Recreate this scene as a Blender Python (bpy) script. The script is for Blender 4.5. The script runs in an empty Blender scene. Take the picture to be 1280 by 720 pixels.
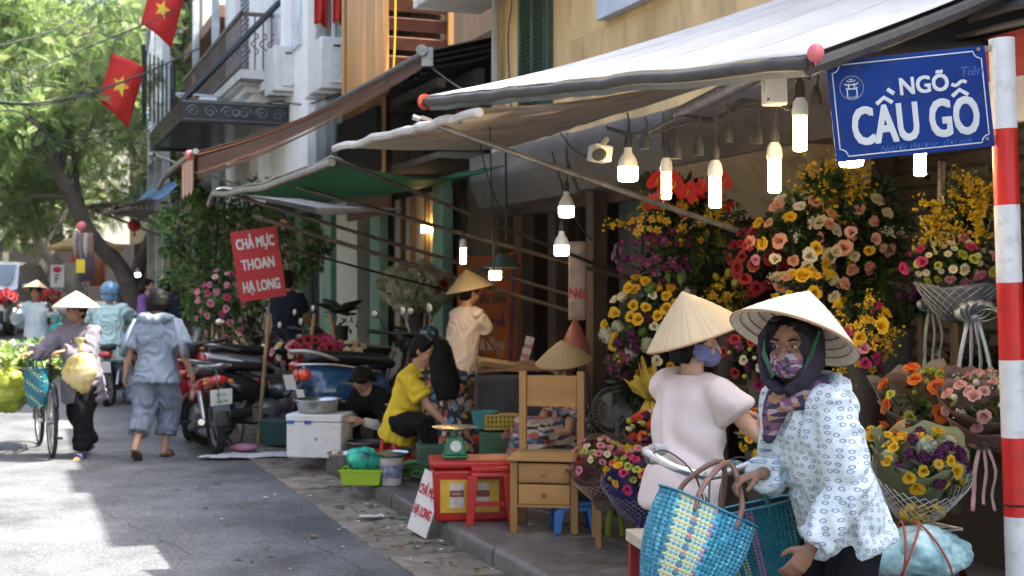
import bpy, bmesh, math, random
import numpy as np
from math import sin, cos, pi, radians, sqrt, atan2
from mathutils import Vector, Matrix, Euler, noise
random.seed(7)
C = bpy.context.scene.collection
SC = bpy.context.scene
V = Vector
# ---------------------------------------------------------------- camera
F = 1600.0; CAMZ = 1.55
cam = bpy.data.cameras.new('camera'); camo = bpy.data.objects.new('camera', cam); C.objects.link(camo)
camo.location = (0, 0, CAMZ); camo.rotation_euler = (radians(90), 0, 0)
cam.sensor_width = 36; cam.lens = 36*F/1280; cam.clip_start = .05; cam.clip_end = 2000
cam.dof.use_dof = True; cam.dof.focus_distance = 4.5; cam.dof.aperture_fstop = 5.0
SC.camera = camo
# ---------------------------------------------------------------- light
SUN_EL = 59.5
w = bpy.data.worlds.new('World'); SC.world = w; w.use_nodes = True
nt = w.node_tree; bg = nt.nodes['Background']
sky = nt.nodes.new('ShaderNodeTexSky'); sky.sky_type = 'NISHITA'; sky.sun_disc = False
sky.sun_elevation = radians(SUN_EL); sky.sun_rotation = radians(90); sky.air_density = 1.3; sky.dust_density = 4.5; sky.ozone_density = .8
nt.links.new(sky.outputs[0], bg.inputs[0]); bg.inputs[1].default_value = .08
sl = bpy.data.lights.new('sun', 'SUN'); slo = bpy.data.objects.new('sun', sl); C.objects.link(slo)
sl.energy = 2.3; sl.angle = radians(.5); sl.color = (1, .95, .86); slo.rotation_euler = (0, radians(90-SUN_EL), 0); slo.location = (20, 5, 30)
vs = SC.view_settings; vs.view_transform = 'Standard'; vs.look = 'None'; vs.gamma = 1; vs.exposure = 2.95; vs.use_curve_mapping = False
SC.cycles.max_bounces = 8; SC.cycles.transparent_max_bounces = 12; SC.cycles.use_denoising = True
SC.cycles.sample_clamp_indirect = 6
# ---------------------------------------------------------------- frames
RS = atan2(.366, .9306)               # the street runs off to the upper left
SV = V((-sin(RS), cos(RS), 0)); TV = V((cos(RS), sin(RS), 0))
def W(s, t, z=0): return SV*s + TV*t + V((0, 0, z))
def U(u, v, Y): return V(((u-640)/F*Y, Y, CAMZ-(v-360)/F*Y))
def GP(u, v, z=0): return U(u, v, (CAMZ-z)*F/(v-360))
def st(p): return (p.dot(SV), p.dot(TV))
def gz(s): return max(0, s-14)*.018      # the road climbs gently far away
ZS = .12                                  # pavement height
# ---------------------------------------------------------------- materials
MC = {}
def M(name, c=None, rough=.6, metal=0, var=.15, vs=5., bump=.12, bs=50., trans=0, emit=0, coat=0, iv=0, c2=None, spots=0, spec=.5, alpha=1, stretch=(1, 1, 1), glass=0):
    if name in MC: return MC[name]
    m = bpy.data.materials.new(name); m.use_nodes = True; MC[name] = m
    t = m.node_tree; N = t.nodes; L = t.links; b = N['Principled BSDF']
    def n(ty, **k):
        x = N.new(ty)
        for a, v in k.items(): setattr(x, a, v)
        return x
    tc = n('ShaderNodeTexCoord'); mp = n('ShaderNodeMapping'); mp.inputs['Scale'].default_value = stretch
    L.new(tc.outputs['Object'], mp.inputs[0])
    oi = n('ShaderNodeObjectInfo')
    ad = n('ShaderNodeVectorMath', operation='ADD'); L.new(mp.outputs[0], ad.inputs[0])
    sc = n('ShaderNodeVectorMath', operation='SCALE'); L.new(oi.outputs['Random'], sc.inputs[0]); sc.inputs['Scale'].default_value = 37.
    L.new(sc.outputs[0], ad.inputs[1])
    n1 = n('ShaderNodeTexNoise'); n1.inputs['Scale'].default_value = vs; n1.inputs['Detail'].default_value = 6; n1.inputs['Roughness'].default_value = .65
    L.new(ad.outputs[0], n1.inputs['Vector'])
    cr = n('ShaderNodeValToRGB'); L.new(n1.outputs['Fac'], cr.inputs[0])
    ca = [max(0, x*(1-var*1.3)) for x in c]; cb = [min(1, x*(1+var)) for x in (c2 or c)]
    cr.color_ramp.elements[0].color = (*ca, 1); cr.color_ramp.elements[1].color = (*cb, 1)
    cr.color_ramp.elements[0].position = .32; cr.color_ramp.elements[1].position = .68
    col = cr.outputs[0]
    if iv:
        hs = n('ShaderNodeHueSaturation'); mr = n('ShaderNodeMapRange'); L.new(oi.outputs['Random'], mr.inputs[0])
        mr.inputs[3].default_value = 1-iv; mr.inputs[4].default_value = 1+iv
        L.new(mr.outputs[0], hs.inputs['Value']); L.new(col, hs.inputs['Color']); col = hs.outputs[0]
    if spots:
        n3 = n('ShaderNodeTexNoise'); n3.inputs['Scale'].default_value = vs*2.7; n3.inputs['Detail'].default_value = 8; L.new(ad.outputs[0], n3.inputs['Vector'])
        r3 = n('ShaderNodeValToRGB'); r3.color_ramp.elements[0].position = .54; r3.color_ramp.elements[1].position = .66; L.new(n3.outputs['Fac'], r3.inputs[0])
        mu = n('ShaderNodeMath', operation='MULTIPLY'); L.new(r3.outputs[0], mu.inputs[0]); mu.inputs[1].default_value = spots
        mx = n('ShaderNodeMix', data_type='RGBA'); L.new(mu.outputs[0], mx.inputs[0]); L.new(col, mx.inputs[6])
        mx.inputs[7].default_value = (.07, .055, .04, 1); col = mx.outputs[2]
    L.new(col, b.inputs['Base Color'])
    b.inputs['Metallic'].default_value = metal; b.inputs['Specular IOR Level'].default_value = spec
    rr = n('ShaderNodeMapRange'); L.new(n1.outputs['Fac'], rr.inputs[0]); rr.inputs[3].default_value = max(0, rough-.12); rr.inputs[4].default_value = min(1, rough+.12)
    L.new(rr.outputs[0], b.inputs['Roughness'])
    if coat: b.inputs['Coat Weight'].default_value = coat; b.inputs['Coat Roughness'].default_value = .07
    if bump:
        n2 = n('ShaderNodeTexNoise'); n2.inputs['Scale'].default_value = bs; n2.inputs['Detail'].default_value = 5; L.new(ad.outputs[0], n2.inputs['Vector'])
        bp = n('ShaderNodeBump'); bp.inputs['Strength'].default_value = min(1, bump*2.5); bp.inputs['Distance'].default_value = .25/bs
        L.new(n2.outputs['Fac'], bp.inputs['Height']); L.new(bp.outputs[0], b.inputs['Normal'])
    if emit:
        L.new(col, b.inputs['Emission Color']); b.inputs['Emission Strength'].default_value = emit
    if glass: b.inputs['Transmission Weight'].default_value = glass
    if alpha < 1: b.inputs['Alpha'].default_value = alpha
    if trans:
        tr = n('ShaderNodeBsdfTranslucent'); L.new(col, tr.inputs[0]); ms = n('ShaderNodeMixShader'); ms.inputs[0].default_value = trans
        L.new(b.outputs[0], ms.inputs[1]); L.new(tr.outputs[0], ms.inputs[2]); L.new(ms.outputs[0], N['Material Output'].inputs[0])
    return m
def nodes(m): return m.node_tree.nodes, m.node_tree.links, m.node_tree.nodes['Principled BSDF']
# ---------------------------------------------------------------- mesh builder
class MB:
    def __init__(s): s.v = []; s.f = []; s.m = []; s.mi = 0
    def add(s, vs, fs, T=None):
        o = len(s.v)
        s.v += [tuple(T @ V(p)) if T else tuple(p) for p in vs]
        s.f += [tuple(i+o for i in f) for f in fs]; s.m += [s.mi]*len(fs); return s
    def box(s, c, sz, R=None, top=1.):
        x, y, z = sz[0]/2, sz[1]/2, sz[2]/2; k = top
        T = Matrix.Translation(c) @ (R.to_4x4() if R is not None else Matrix())
        return s.add([(-x, -y, -z), (x, -y, -z), (x, y, -z), (-x, y, -z), (-x*k, -y*k, z), (x*k, -y*k, z), (x*k, y*k, z), (-x*k, y*k, z)],
                     [(3, 2, 1, 0), (4, 5, 6, 7), (0, 1, 5, 4), (1, 2, 6, 5), (2, 3, 7, 6), (3, 0, 4, 7)], T)
    def tube(s, pts, r, n=8, cap=True, up=None, closed=False):
        pts = [V(p) for p in pts]; k = len(pts)
        rs = r if isinstance(r, (list,)) else [r]*k
        rs = [(q, q) if not isinstance(q, tuple) else q for q in rs]
        x = None; vs = []
        for i, p in enumerate(pts):
            if closed: d = pts[(i+1) % k]-pts[i-1]
            else: d = pts[min(i+1, k-1)]-pts[max(i-1, 0)]
            if d.length < 1e-9: d = V((0, 0, 1))
            d.normalize()
            if x is None:
                u = V(up) if up is not None else (V((0, 0, 1)) if abs(d.z) < .9 else V((1, 0, 0)))
                x = u-d*u.dot(d)
                if x.length < 1e-6: x = d.orthogonal()
            else: x = x-d*x.dot(d)
            if x.length < 1e-6: x = d.orthogonal()
            x.normalize(); y = d.cross(x)
            for j in range(n):
                a = 2*pi*j/n; vs.append(p+x*cos(a)*rs[i][0]+y*sin(a)*rs[i][1])
        fs = []
        for i in range(k if closed else k-1):
            for j in range(n):
                a, b = i*n+j, i*n+(j+1) % n; c, d = ((i+1) % k)*n+(j+1) % n, ((i+1) % k)*n+j
                fs.append((a, b, c, d))
        if cap and not closed: fs += [tuple(range(n-1, -1, -1)), tuple(range((k-1)*n, k*n))]
        return s.add(vs, fs)
    def lathe(s, prof, n=16, T=None, sq=(1, 1)):
        vs = []; fs = []; k = len(prof)
        for r, z in prof:
            for j in range(n): a = 2*pi*j/n; vs.append((r*cos(a)*sq[0], r*sin(a)*sq[1], z))
        for i in range(k-1):
            for j in range(n): fs.append((i*n+j, i*n+(j+1) % n, (i+1)*n+(j+1) % n, (i+1)*n+j))
        if prof[0][0] > 1e-4: fs.append(tuple(range(n-1, -1, -1)))
        if prof[-1][0] > 1e-4: fs.append(tuple(range((k-1)*n, k*n)))
        return s.add(vs, fs, T)
    def ball(s, c, r, n=10, m=6, R=None):
        if not isinstance(r, (tuple, list)): r = (r, r, r)
        T = Matrix.Translation(c) @ (R.to_4x4() if R is not None else Matrix()) @ Matrix.Diagonal((*r, 1))
        return s.lathe([(max(sin(pi*i/m), .001), -cos(pi*i/m)) for i in range(m+1)], n, T)
    def sheet(s, P, th=0):
        a = len(P); b = len(P[0]); P = [[V(p) for p in q] for q in P]
        idx = lambda i, j: i*b+j
        fs = [(idx(i, j), idx(i, j+1), idx(i+1, j+1), idx(i+1, j)) for i in range(a-1) for j in range(b-1)]
        top = [p for q in P for p in q]
        if not th: return s.add(top, fs)
        N = []
        for i in range(a):
            for j in range(b):
                u = P[min(i+1, a-1)][j]-P[max(i-1, 0)][j]; w_ = P[i][min(j+1, b-1)]-P[i][max(j-1, 0)]
                q = w_.cross(u); N.append(q.normalized() if q.length > 1e-9 else V((0, 0, 1)))
        bot = [p-q*th for p, q in zip(top, N)]; o = a*b
        g = [tuple(reversed([i+o for i in f])) for f in fs]
        per = [idx(0, j) for j in range(b)]+[idx(i, b-1) for i in range(1, a)]+[idx(a-1, j) for j in range(b-2, -1, -1)]+[idx(i, 0) for i in range(a-2, 0, -1)]
        g += [(per[(k+1) % len(per)], per[k], per[k]+o, per[(k+1) % len(per)]+o) for k in range(len(per))]
        return s.add(top+bot, fs+g)
    def prism(s, out, d):
        out = [V(p) for p in out]; d = V(d); k = len(out)
        fs = [tuple(range(k)), tuple(range(2*k-1, k-1, -1))]+[((i+1) % k, i, i+k, (i+1) % k+k) for i in range(k)]
        return s.add(out+[p+d for p in out], fs)
    def mesh(s, name, mats, smooth=40):
        me = bpy.data.meshes.new(name); me.from_pydata(s.v, [], s.f)
        for m in (mats if isinstance(mats, (list, tuple)) else [mats]): me.materials.append(m)
        if len(me.materials) > 1: me.polygons.foreach_set('material_index', s.m)
        me.validate(clean_customdata=False)
        if smooth:
            me.shade_smooth()
            if smooth < 180: me.set_sharp_from_angle(angle=radians(smooth))
        return me
def tag(o, label=None, cat=None, group=None, kind=None):
    for k, v in (('label', label), ('category', cat), ('group', group), ('kind', kind)):
        if v: o[k] = v
    return o
def link(name, me, parent=None, loc=None, rot=None, bev=0, **k):
    o = bpy.data.objects.new(name, me); C.objects.link(o)
    if parent: o.parent = parent
    if loc is not None: o.location = loc
    if rot is not None: o.rotation_euler = rot if not isinstance(rot, (int, float)) else (0, 0, rot)
    if bev:
        b = o.modifiers.new('bevel', 'BEVEL'); b.width = bev; b.segments = 2; b.limit_method = 'ANGLE'; b.angle_limit = radians(40)
    return tag(o, **k)
def mk(name, mb, mats, parent=None, loc=None, rot=None, smooth=40, bev=0, **k):
    return link(name, mb.mesh(name, mats, smooth), parent, loc, rot, bev, **k)
def thing(name, label, cat, loc=(0, 0, 0), rot=0, group=None):
    o = bpy.data.objects.new(name, None); C.objects.link(o); o.empty_display_size = .1
    o.location = loc; o.rotation_euler = rot if not isinstance(rot, (int, float)) else (0, 0, rot)
    return tag(o, label, cat, group)
def dup(root, loc, rot=None, label=None, group=None):
    def cp(o, par):
        c = o.copy(); C.objects.link(c)
        if par: c.parent = par
        for ch in o.children: cp(ch, c)
        return c
    r = cp(root, None); r.location = loc
    if rot is not None: r.rotation_euler = rot if not isinstance(rot, (int, float)) else (0, 0, rot)
    return tag(r, label, None, group)
def B(c, sz, R=None, top=1.): return MB().box(c, sz, R, top)
def T(pts, r, n=8, **k): return MB().tube(pts, r, n, **k)
def lerp(a, b, t): return a+(b-a)*t
def bez(p, n):  # smooth curve through points (Catmull-Rom)
    p = [V(q) for q in p]; out = []
    q = [p[0]*2-p[1]]+p+[p[-1]*2-p[-2]]
    k = max(1, n//(len(p)-1))
    for i in range(1, len(q)-2):
        for j in range(k):
            t = j/k; a, b, c, d = q[i-1:i+3]
            out.append(.5*((2*b)+(c-a)*t+(2*a-5*b+4*c-d)*t*t+(3*b-a-3*c+d)*t**3))
    return out+[p[-1]]
def sagline(a, b, sag, n=12):
    a = V(a); b = V(b); return [a.lerp(b, i/n)-V((0, 0, sag*4*(i/n)*(1-i/n))) for i in range(n+1)]
def rotto(d, up=(0, 0, 1)):  # matrix whose z axis is d
    return V(d).normalized().to_track_quat('Z', 'Y').to_matrix()
def text(name, s, size, mat, parent, loc, rot, sx=1., bold=0, depth=.001, align='CENTER', shear=0):
    cu = bpy.data.curves.new(name, 'FONT'); cu.body = s; cu.size = size; cu.align_x = align; cu.align_y = 'CENTER'; cu.extrude = depth; cu.offset = bold; cu.resolution_u = 3; cu.shear = shear
    o = bpy.data.objects.new('tmp', cu); C.objects.link(o)
    dg = bpy.context.evaluated_depsgraph_get(); me = bpy.data.meshes.new_from_object(o.evaluated_get(dg))
    bpy.data.objects.remove(o); me.transform(Matrix.Diagonal((sx, 1, 1, 1))); me.name = name; me.materials.clear(); me.materials.append(mat)
    return link(name, me, parent, loc, rot)
# ================================================================ the setting
def street(name, mb, mats, **k): return mk(name, mb, mats, rot=RS, **k)   # local x = across (t), y = along (s)
asph = M('asphalt', (.094, .098, .105), .8, var=.38, vs=.9, bump=.5, bs=170, c2=(.125, .13, .137), spots=.3)
N_, L_, b_ = nodes(asph)   # pale aggregate flecks
tc = N_.new('ShaderNodeTexCoord'); vo = N_.new('ShaderNodeTexVoronoi'); vo.inputs['Scale'].default_value = 95; L_.new(tc.outputs['Object'], vo.inputs['Vector'])
cr = N_.new('ShaderNodeValToRGB'); cr.color_ramp.elements[0].position = .0; cr.color_ramp.elements[0].color = (1.9, 1.9, 1.85, 1); cr.color_ramp.elements[1].position = .5; cr.color_ramp.elements[1].color = (.75, .75, .77, 1)
mx = N_.new('ShaderNodeMix'); mx.data_type = 'RGBA'; mx.blend_type = 'MULTIPLY'; mx.inputs[0].default_value = .8
old = b_.inputs['Base Color'].links[0].from_socket; L_.new(vo.outputs['Color'], cr.inputs[0]); L_.new(old, mx.inputs[6]); L_.new(cr.outputs[0], mx.inputs[7]); L_.new(mx.outputs[2], b_.inputs['Base Color'])
earth = M('packed_earth', (.13, .115, .1), .9, var=.3)
ss = [-60, -20, 0, 4, 8, 12, 14, 18, 24, 30, 40, 60, 90, 150, 300, 600, 1200]
def strip(t0, t1, z, s0=-60, s1=1200, wob=0, n=0):
    a = [q for q in ss if s0 < q < s1]; a = sorted(set([s0]+a+[s1]+[s0+(s1-s0)*i/n for i in range(n)] if n else [s0]+a+[s1]))
    mb = MB(); ts = [t0, t1]
    mb.sheet([[(t0, q, gz(min(q, 90))+z) for q in a], [(t1+wob*(noise.noise((q*1.7, 3, 1))+.6*noise.noise((q*5, 8, 1))), q, gz(min(q, 90))+z) for q in a]]); return mb
street('ground', strip(-600, 600, -.012), earth, kind='structure')
street('road', strip(-7.5, 2.16, 0, -40, 300, .09, 700), asph, kind='structure', smooth=180)
gs = M('gutter_slab_stone', (.20, .17, .14), .75, var=.35, vs=3, bump=.3, bs=30, spots=.6, iv=.2)
gut = street('gutter', strip(2.05, 2.5, -.008, -5, 60), M('gutter_mud', (.07, .06, .05), .9), kind='structure')
s = 4.6; i = 0
while s < 24:
    d = .62+random.uniform(-.05, .09)
    mk('slab', B((0, 0, 0), (.47, d-.03, .05)), gs, gut, (2.26+random.uniform(-.012, .012), s+d/2, -.012+gz(s)+random.uniform(-.005, .005)), (random.uniform(-.012, .012), random.uniform(-.02, .02), random.uniform(-.015, .015)), bev=.008)
    s += d
side = street('pavement', strip(2.55, 5.2, ZS-.035, -5, 60), M('pavement_bed', (.05, .045, .04), .9), kind='structure')
kst = M('kerb_stone', (.11, .105, .105), .45, var=.3, vs=4, bump=.25, bs=25, iv=.15, spots=.35)
kmb = MB(); kmb.tube([(0, -.492, 0), (0, .492, 0)], [(.16, .1)]*2, 4)
kp = [(-.0, -.14), (-.0, .085), (.012, .112), (.035, .12), (.3, .12), (.3, -.14)]
kme = MB().prism([(x, -.494, z) for x, z in kp], (0, .988, 0)).mesh('kerb_stone', kst, 50)
for i in range(34):
    s = 3.1+i*1.0
    link('kerb_stone', kme, side, (2.48+random.uniform(-.006, .006), s, gz(s)+random.uniform(-.004, .004)), (random.uniform(-.006, .006), random.uniform(-.01, .01), random.uniform(-.006, .006)))
pst = M('paving_tile', (.135, .12, .115), .38, var=.35, vs=4, bump=.2, bs=22, iv=.25, spots=.5)
tme = B((0, 0, 0), (.393, .393, .05)).mesh('tile', pst)
n = 0
for j in range(6):
    for i in range(22):
        s = 4.5+i*.4+(.2 if j % 2 else 0); t = 2.985+j*.4
        if s > 13: continue
        link('tile', tme, side, (t, s, ZS-.026+random.uniform(-.003, .003)), (random.uniform(-.008, .008), random.uniform(-.008, .008), random.uniform(-.006, .006)), bev=.004 if s < 9.5 else 0)
street('pavement_far', strip(2.78, 5.2, ZS-.002, 13, 60), pst, kind='structure')
ck = MB(); random.seed(12)
for (a, b, c, d) in ((1.0, 7.6, .6, 9.3), (.9, 10.6, 1.4, 12.6), (1.8, 6.8, 1.65, 8.2)):
    n_ = 26; pr = None
    for i in range(n_+1):
        x = lerp(a, c, i/n_)+.07*noise.noise((i*.35, a, 1)); y = lerp(b, d, i/n_)+.07*noise.noise((i*.35, b, 4)); w_ = .001+.004*abs(noise.noise((i*.5, a, 9)))
        q = ((x-w_, y-w_*.5, .0055+gz(y)), (x+w_, y+w_*.5, .0055+gz(y)))
        if pr: ck.add([pr[0], pr[1], q[1], q[0]], [(0, 1, 2, 3)])
        pr = q
street('road_crack', ck, M('crack_dark', (.03, .03, .032), .9), kind='structure')
# litter, leaves and paper in the gutter
lit = MB(); random.seed(5)
for i in range(560):
    s = random.uniform(5.5, 15); t = 2.47-abs(random.gauss(0, .22)) if random.random() < .75 else random.uniform(1.2, 2.4)
    if t > 2.47: continue
    a = random.uniform(0, 6); r = random.uniform(.006, .034); k = random.uniform(.4, 1)
    lit.mi = random.choice([0, 0, 1, 2, 2, 3]); z = .012+random.uniform(0, .01)
    if t < 2.1: z -= .006
    lit.add([(t+r*cos(a), s+r*sin(a), z+gz(s)), (t-r*k*sin(a), s+r*k*cos(a), z+.006+gz(s)), (t-r*cos(a), s-r*sin(a), z+gz(s)), (t+r*k*sin(a), s-r*k*cos(a), z+.004+gz(s))], [(0, 1, 2, 3)])
street('litter', lit, [M('dry_leaf', (.19, .12, .05), .8), M('paper_scrap', (.6, .6, .58), .8), M('green_scrap', (.1, .15, .04), .7), M('dark_scrap', (.06, .05, .04), .9)], kind='stuff', label='leaves petals and scraps along the gutter')
def paper(name, label, p, w, h, rz, mat):
    g = [[(x*w/6-w/2, y*h/4-h/2, .018+.014*noise.noise((x*.9, y*.8, w*30))) for y in range(5)] for x in range(7)]
    return mk(name, MB().sheet(g, .0015), mat, None, p, rz, label=label, cat='paper')
paper('paper_scrap', 'crumpled white paper scrap on the gutter slabs', GP(464, 648, .016), .16, .09, .3, MC['paper_scrap'])
# ================================================================ buildings on the right
class Bld:
    def __init__(s, name, label, cat, s0, t0, z0=0, group=None):
        s.e = thing(name, label, cat, W(s0, t0, z0), RS, group); s.o = V((-t0, -s0, -z0))
    def p(s, name, mb, mats, par=None, **k):
        return mk(name, mb, mats, par or s.e, s.o if par is None else None, **k)
def each(f, name, L, mats, **k):
    for a in L: f(name, bxs(a), mats, **k)
def bx(t0, t1, s0, s1, z0, z1): return B(((t0+t1)/2, (s0+s1)/2, (z0+z1)/2), (t1-t0, s1-s0, z1-z0))
def bxs(*L):
    m = MB()
    for a in L: m.box(((a[0]+a[1])/2, (a[2]+a[3])/2, (a[4]+a[5])/2), (a[1]-a[0], a[3]-a[2], a[5]-a[4]))
    return m
ochre = M('ochre_plaster', (.66, .46, .22), .85, var=.2, vs=1.2, bump=.12, bs=18, c2=(.72, .53, .28), spots=.28, stretch=(1, 1, .35))
dkwall = M('dark_wall', (.06, .05, .045), .9, var=.3)
white = M('white_plaster', (.84, .84, .83), .8, var=.06, vs=2, bump=.08, bs=20, spots=.06)
slabw = M('weathered_white_concrete', (.62, .61, .58), .85, var=.12, vs=2, spots=.2)
# yellow house above the flower shop; its roof is what shades the street
Y = Bld('yellow_house', 'ochre plastered house with green shutters above the flower shop', 'house', 7.5, 5)
Y.p('wall', bxs((5, 5.25, 1.5, 8.95, 2.95, 6.0), (5, 5.25, 8.95, 11.29, 2.95, 3.9), (5, 5.25, 8.95, 11.29, 6.3, 7.2), (5, 5.25, 11.29, 13.1, 2.95, 7.2), (5.25, 9, 12.85, 13.1, 2.95, 7.2)), ochre)
WS0, WS1 = 11.66, 12.34  # shuttered window
Y.p('roof', bxs((4.6, 9, 1.5, 6.42, 5.95, 6.12), (4.6, 9, 6.42, 13.2, 7.2, 7.38), (5.1, 8, 8.4, 9.7, 7.39, 8.5)), M('roof_tile', (.22, .12, .08), .8), bev=.02)
Y.p('balcony', bxs((4.2, 4.998, 11, 13.7, 4.66, 4.84)), slabw, bev=.01)
Y.p('upper_panel', bxs((5, 5.25, 8.95, 11.29, 3.902, 6.298)), ochre)
gsh = M('green_shutter_paint', (.035, .075, .05), .55, var=.3, vs=9, bump=.2, spots=.4)
fr = Y.p('window', bxs((4.94, 4.998, WS0-.06, WS0, 3.35, 4.75), (4.94, 4.998, WS1, WS1+.06, 3.35, 4.75), (4.94, 4.998, WS0, WS1, 3.35, 3.41), (4.94, 4.998, WS0, WS1, 4.69, 4.75), (4.985, 4.998, WS0, WS1, 3.41, 4.69)), gsh)
sl_me = B((0, 0, 0), (.05, .27, .014)).mesh('slat', gsh, 0)
for k in range(2):
    s0 = WS0+.01+k*.335; sh = MB()
    for a in ((s0, s0+.03), (s0+.295, s0+.325)): sh.box((4.945, (a[0]+a[1])/2, 4.05), (.03, a[1]-a[0], 1.26))
    so = mk('shutter', sh, gsh, fr)
    for q in range(28): link('slat', sl_me, fr, (4.948, s0+.163, 3.45+q*.044), (0, radians(38), 0))
Y.p('drain_pipe', T([(4.9, 12.95, 2.95), (4.9, 12.95, 7.1)], .045), M('grey_pipe', (.45, .44, .42), .6))
Y.p('cable', T(bez([(4.97, 12.7, 6.8), (4.96, 12.6, 4.8), (4.97, 12.75, 4.2), (4.96, 12.6, 3.2)], 20), .008, 5), M('black_rubber', (.02, .02, .02), .6))
Y.p('sign', bxs((4.9, 4.99, 9.0, 10.4, 3.95, 4.8)), M('blue_white_board', (.5, .58, .7), .6))
Y.p('vent', bxs(*[(4.93, 4.995, 8.2, 8.9, 4.25+i*.05, 4.28+i*.05) for i in range(7)]), M('vent_grey', (.2, .2, .21), .5))
# flower shop at street level
tin = M('white_tin', (.17, .16, .15), .5, var=.12, vs=2, bump=.05, spots=.25)
wood_dk = M('dark_wood', (.075, .05, .033), .65, var=.4, vs=3, bump=.25, bs=30, stretch=(1, 1, .15))
shop = Bld('flower_shop', 'dark flower shop front with brown roller shutter and tin shutter casing', 'shop', 5, 5.2)
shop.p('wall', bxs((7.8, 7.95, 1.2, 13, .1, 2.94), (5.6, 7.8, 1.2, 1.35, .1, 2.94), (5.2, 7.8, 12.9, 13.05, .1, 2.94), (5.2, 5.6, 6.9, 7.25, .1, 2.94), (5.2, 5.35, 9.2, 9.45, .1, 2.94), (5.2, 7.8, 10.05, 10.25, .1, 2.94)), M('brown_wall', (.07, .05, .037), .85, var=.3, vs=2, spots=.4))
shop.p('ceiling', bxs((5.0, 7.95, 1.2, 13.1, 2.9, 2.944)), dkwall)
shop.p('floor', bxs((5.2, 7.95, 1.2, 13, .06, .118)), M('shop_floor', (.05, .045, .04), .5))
# roller shutter of separate slats with punched holes
shm = M('bronze_shutter', (.15, .11, .07), .45, metal=.35, var=.2, vs=6, bump=.1, iv=.12)
hole = M('hole_black', (.008, .007, .006), .9)
for i in range(26):
    z = .18+i*.092
    sl_ = shop.p('shutter_slat', MB().prism([(5.42, 3.0, z), (5.405, 3.0, z+.02), (5.405, 3.0, z+.07), (5.42, 3.0, z+.088), (5.44, 3, z+.088), (5.44, 3, z)], (0, 3.88, 0)), shm, smooth=30)
    hm = MB()
    for q in range(13):
        yy = 3.2+q*.28+(i % 2)*.14
        if yy < 6.8 and (i*7+q*3) % 4 < 3: hm.lathe([(.021, 0), (.021, .004)], 10, Matrix.Translation((5.4045, yy, z+.045)) @ Matrix.Rotation(-pi/2, 4, 'Y'))
    if z > 1.3: shop.p('slat_hole', hm, hole, kind='stuff')
# shutter casings / tin awning boxes over the openings
def casing(s0, s1, z0, z1, t0=4.62):
    return MB().prism([(5.15, s0, z1), (t0, s0, z1), (t0, s0, z0+.28), (t0+.12, s0, z0), (5.15, s0, z0-.06)], (0, s1-s0, 0))
shop.p('shutter_casing', bxs((4.62, 5.15, 6.45, 8.6, 2.46, 2.9)), M('shaded_tin', (.13, .10, .075), .5, var=.25, vs=3, spots=.4), bev=.006)  # upper casing face tinted brown, its shade put into the colour
shop.p('slanted_panel', MB().prism([(4.64, 6.8, 2.458), (5.15, 6.8, 2.458), (5.15, 6.8, 2.06), (5.08, 6.8, 2.06)], (0, 1.8, 0)), M('lit_cream_tin', (.40, .31, .19), .5, var=.2, vs=3, spots=.35), smooth=20)  # paler cream tint carries the bulbs' light on this lower casing face
shop.p('shutter_casing', casing(8.65, 9.2, 2.3, 2.9), tin, smooth=20, bev=.006)
shop.p('shutter_casing', casing(9.25, 10.4, 2.42, 2.92), tin, smooth=20, bev=.006)
shop.p('shutter_casing', casing(10.45, 13.0, 2.4, 2.94), tin, smooth=20, bev=.006)
each(shop.p, 'post', ((4.75, 4.9, 10.15, 10.3, .12, 2.4), (5.0, 5.15, 11.55, 11.75, .12, 2.4), (4.9, 5.05, 12.2, 12.42, .12, 2.4)), wood_dk, bev=.01)
shop.p('door', bxs((4.95, 5.0, 9.5, 10.05, .14, 2.36), (4.93, 4.95, 9.58, 9.97, .3, 1.0), (4.93, 4.95, 9.58, 9.97, 1.15, 2.2)), M('dark_green_paint', (.02, .04, .035), .45), bev=.006)
shop.p('beam', bxs((4.9, 5.1, 9.2, 13.0, 2.3, 2.398)), wood_dk)
each(shop.p, 'shelf', ((5.0, 5.5, 6.95, 9.1, .8, .84), (5.0, 5.5, 6.95, 9.1, 1.35, 1.39)), wood_dk)
shop.p('counter', bxs((4.7, 5.2, 3.0, 6.85, .12, .62)), M('counter_wood', (.03, .022, .017), .6, var=.3, vs=3, bump=.1), bev=.008)
tx = M('print_black', (.02, .02, .02), .7, bump=0)
# low tarred shed and back wall between the houses
low = Bld('corrugated_shed', 'low shed with rusty corrugated roof between ochre house and wooden house', 'shed', 14, 5)
low.p('wall', bxs((6.5, 6.7, 13.15, 15.2, .1, 5.6), (5.3, 6.5, 15.0, 15.2, .1, 3.6)), white)
low.p('dark_front', bxs((4.75, 4.85, 13.15, 15.0, 2.95, 3.95), (4.12, 4.18, 14.95, 16.9, 2.97, 3.75)), M('void_dark_board', (.03, .026, .024), .9))  # first sheet paints the shed's shaded void; the second is a dark board
rust = M('rusty_tin', (.055, .04, .038), .65, metal=.2, var=.45, vs=4, bump=.15, spots=.5)
rfm = []
for k in range(4):
    P = []
    for i in range(25):
        s = 13.2+i*.075; P.append([(4.2+q*1.5/3+k*.02, s, 4.1+q*.14-k*.06+.02*sin(i*pi/2)+.03*noise.noise((s*2, q, k))) for q in range(4)])
    low.p('roof_sheet', MB().sheet(P, .006), rust, smooth=60)
low.p('eave_beam', bxs((4.3, 4.4, 13.15, 15.1, 3.72, 3.82), (4.3, 5.3, 14.95, 15.05, 3.7, 3.78)), wood_dk)
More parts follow.
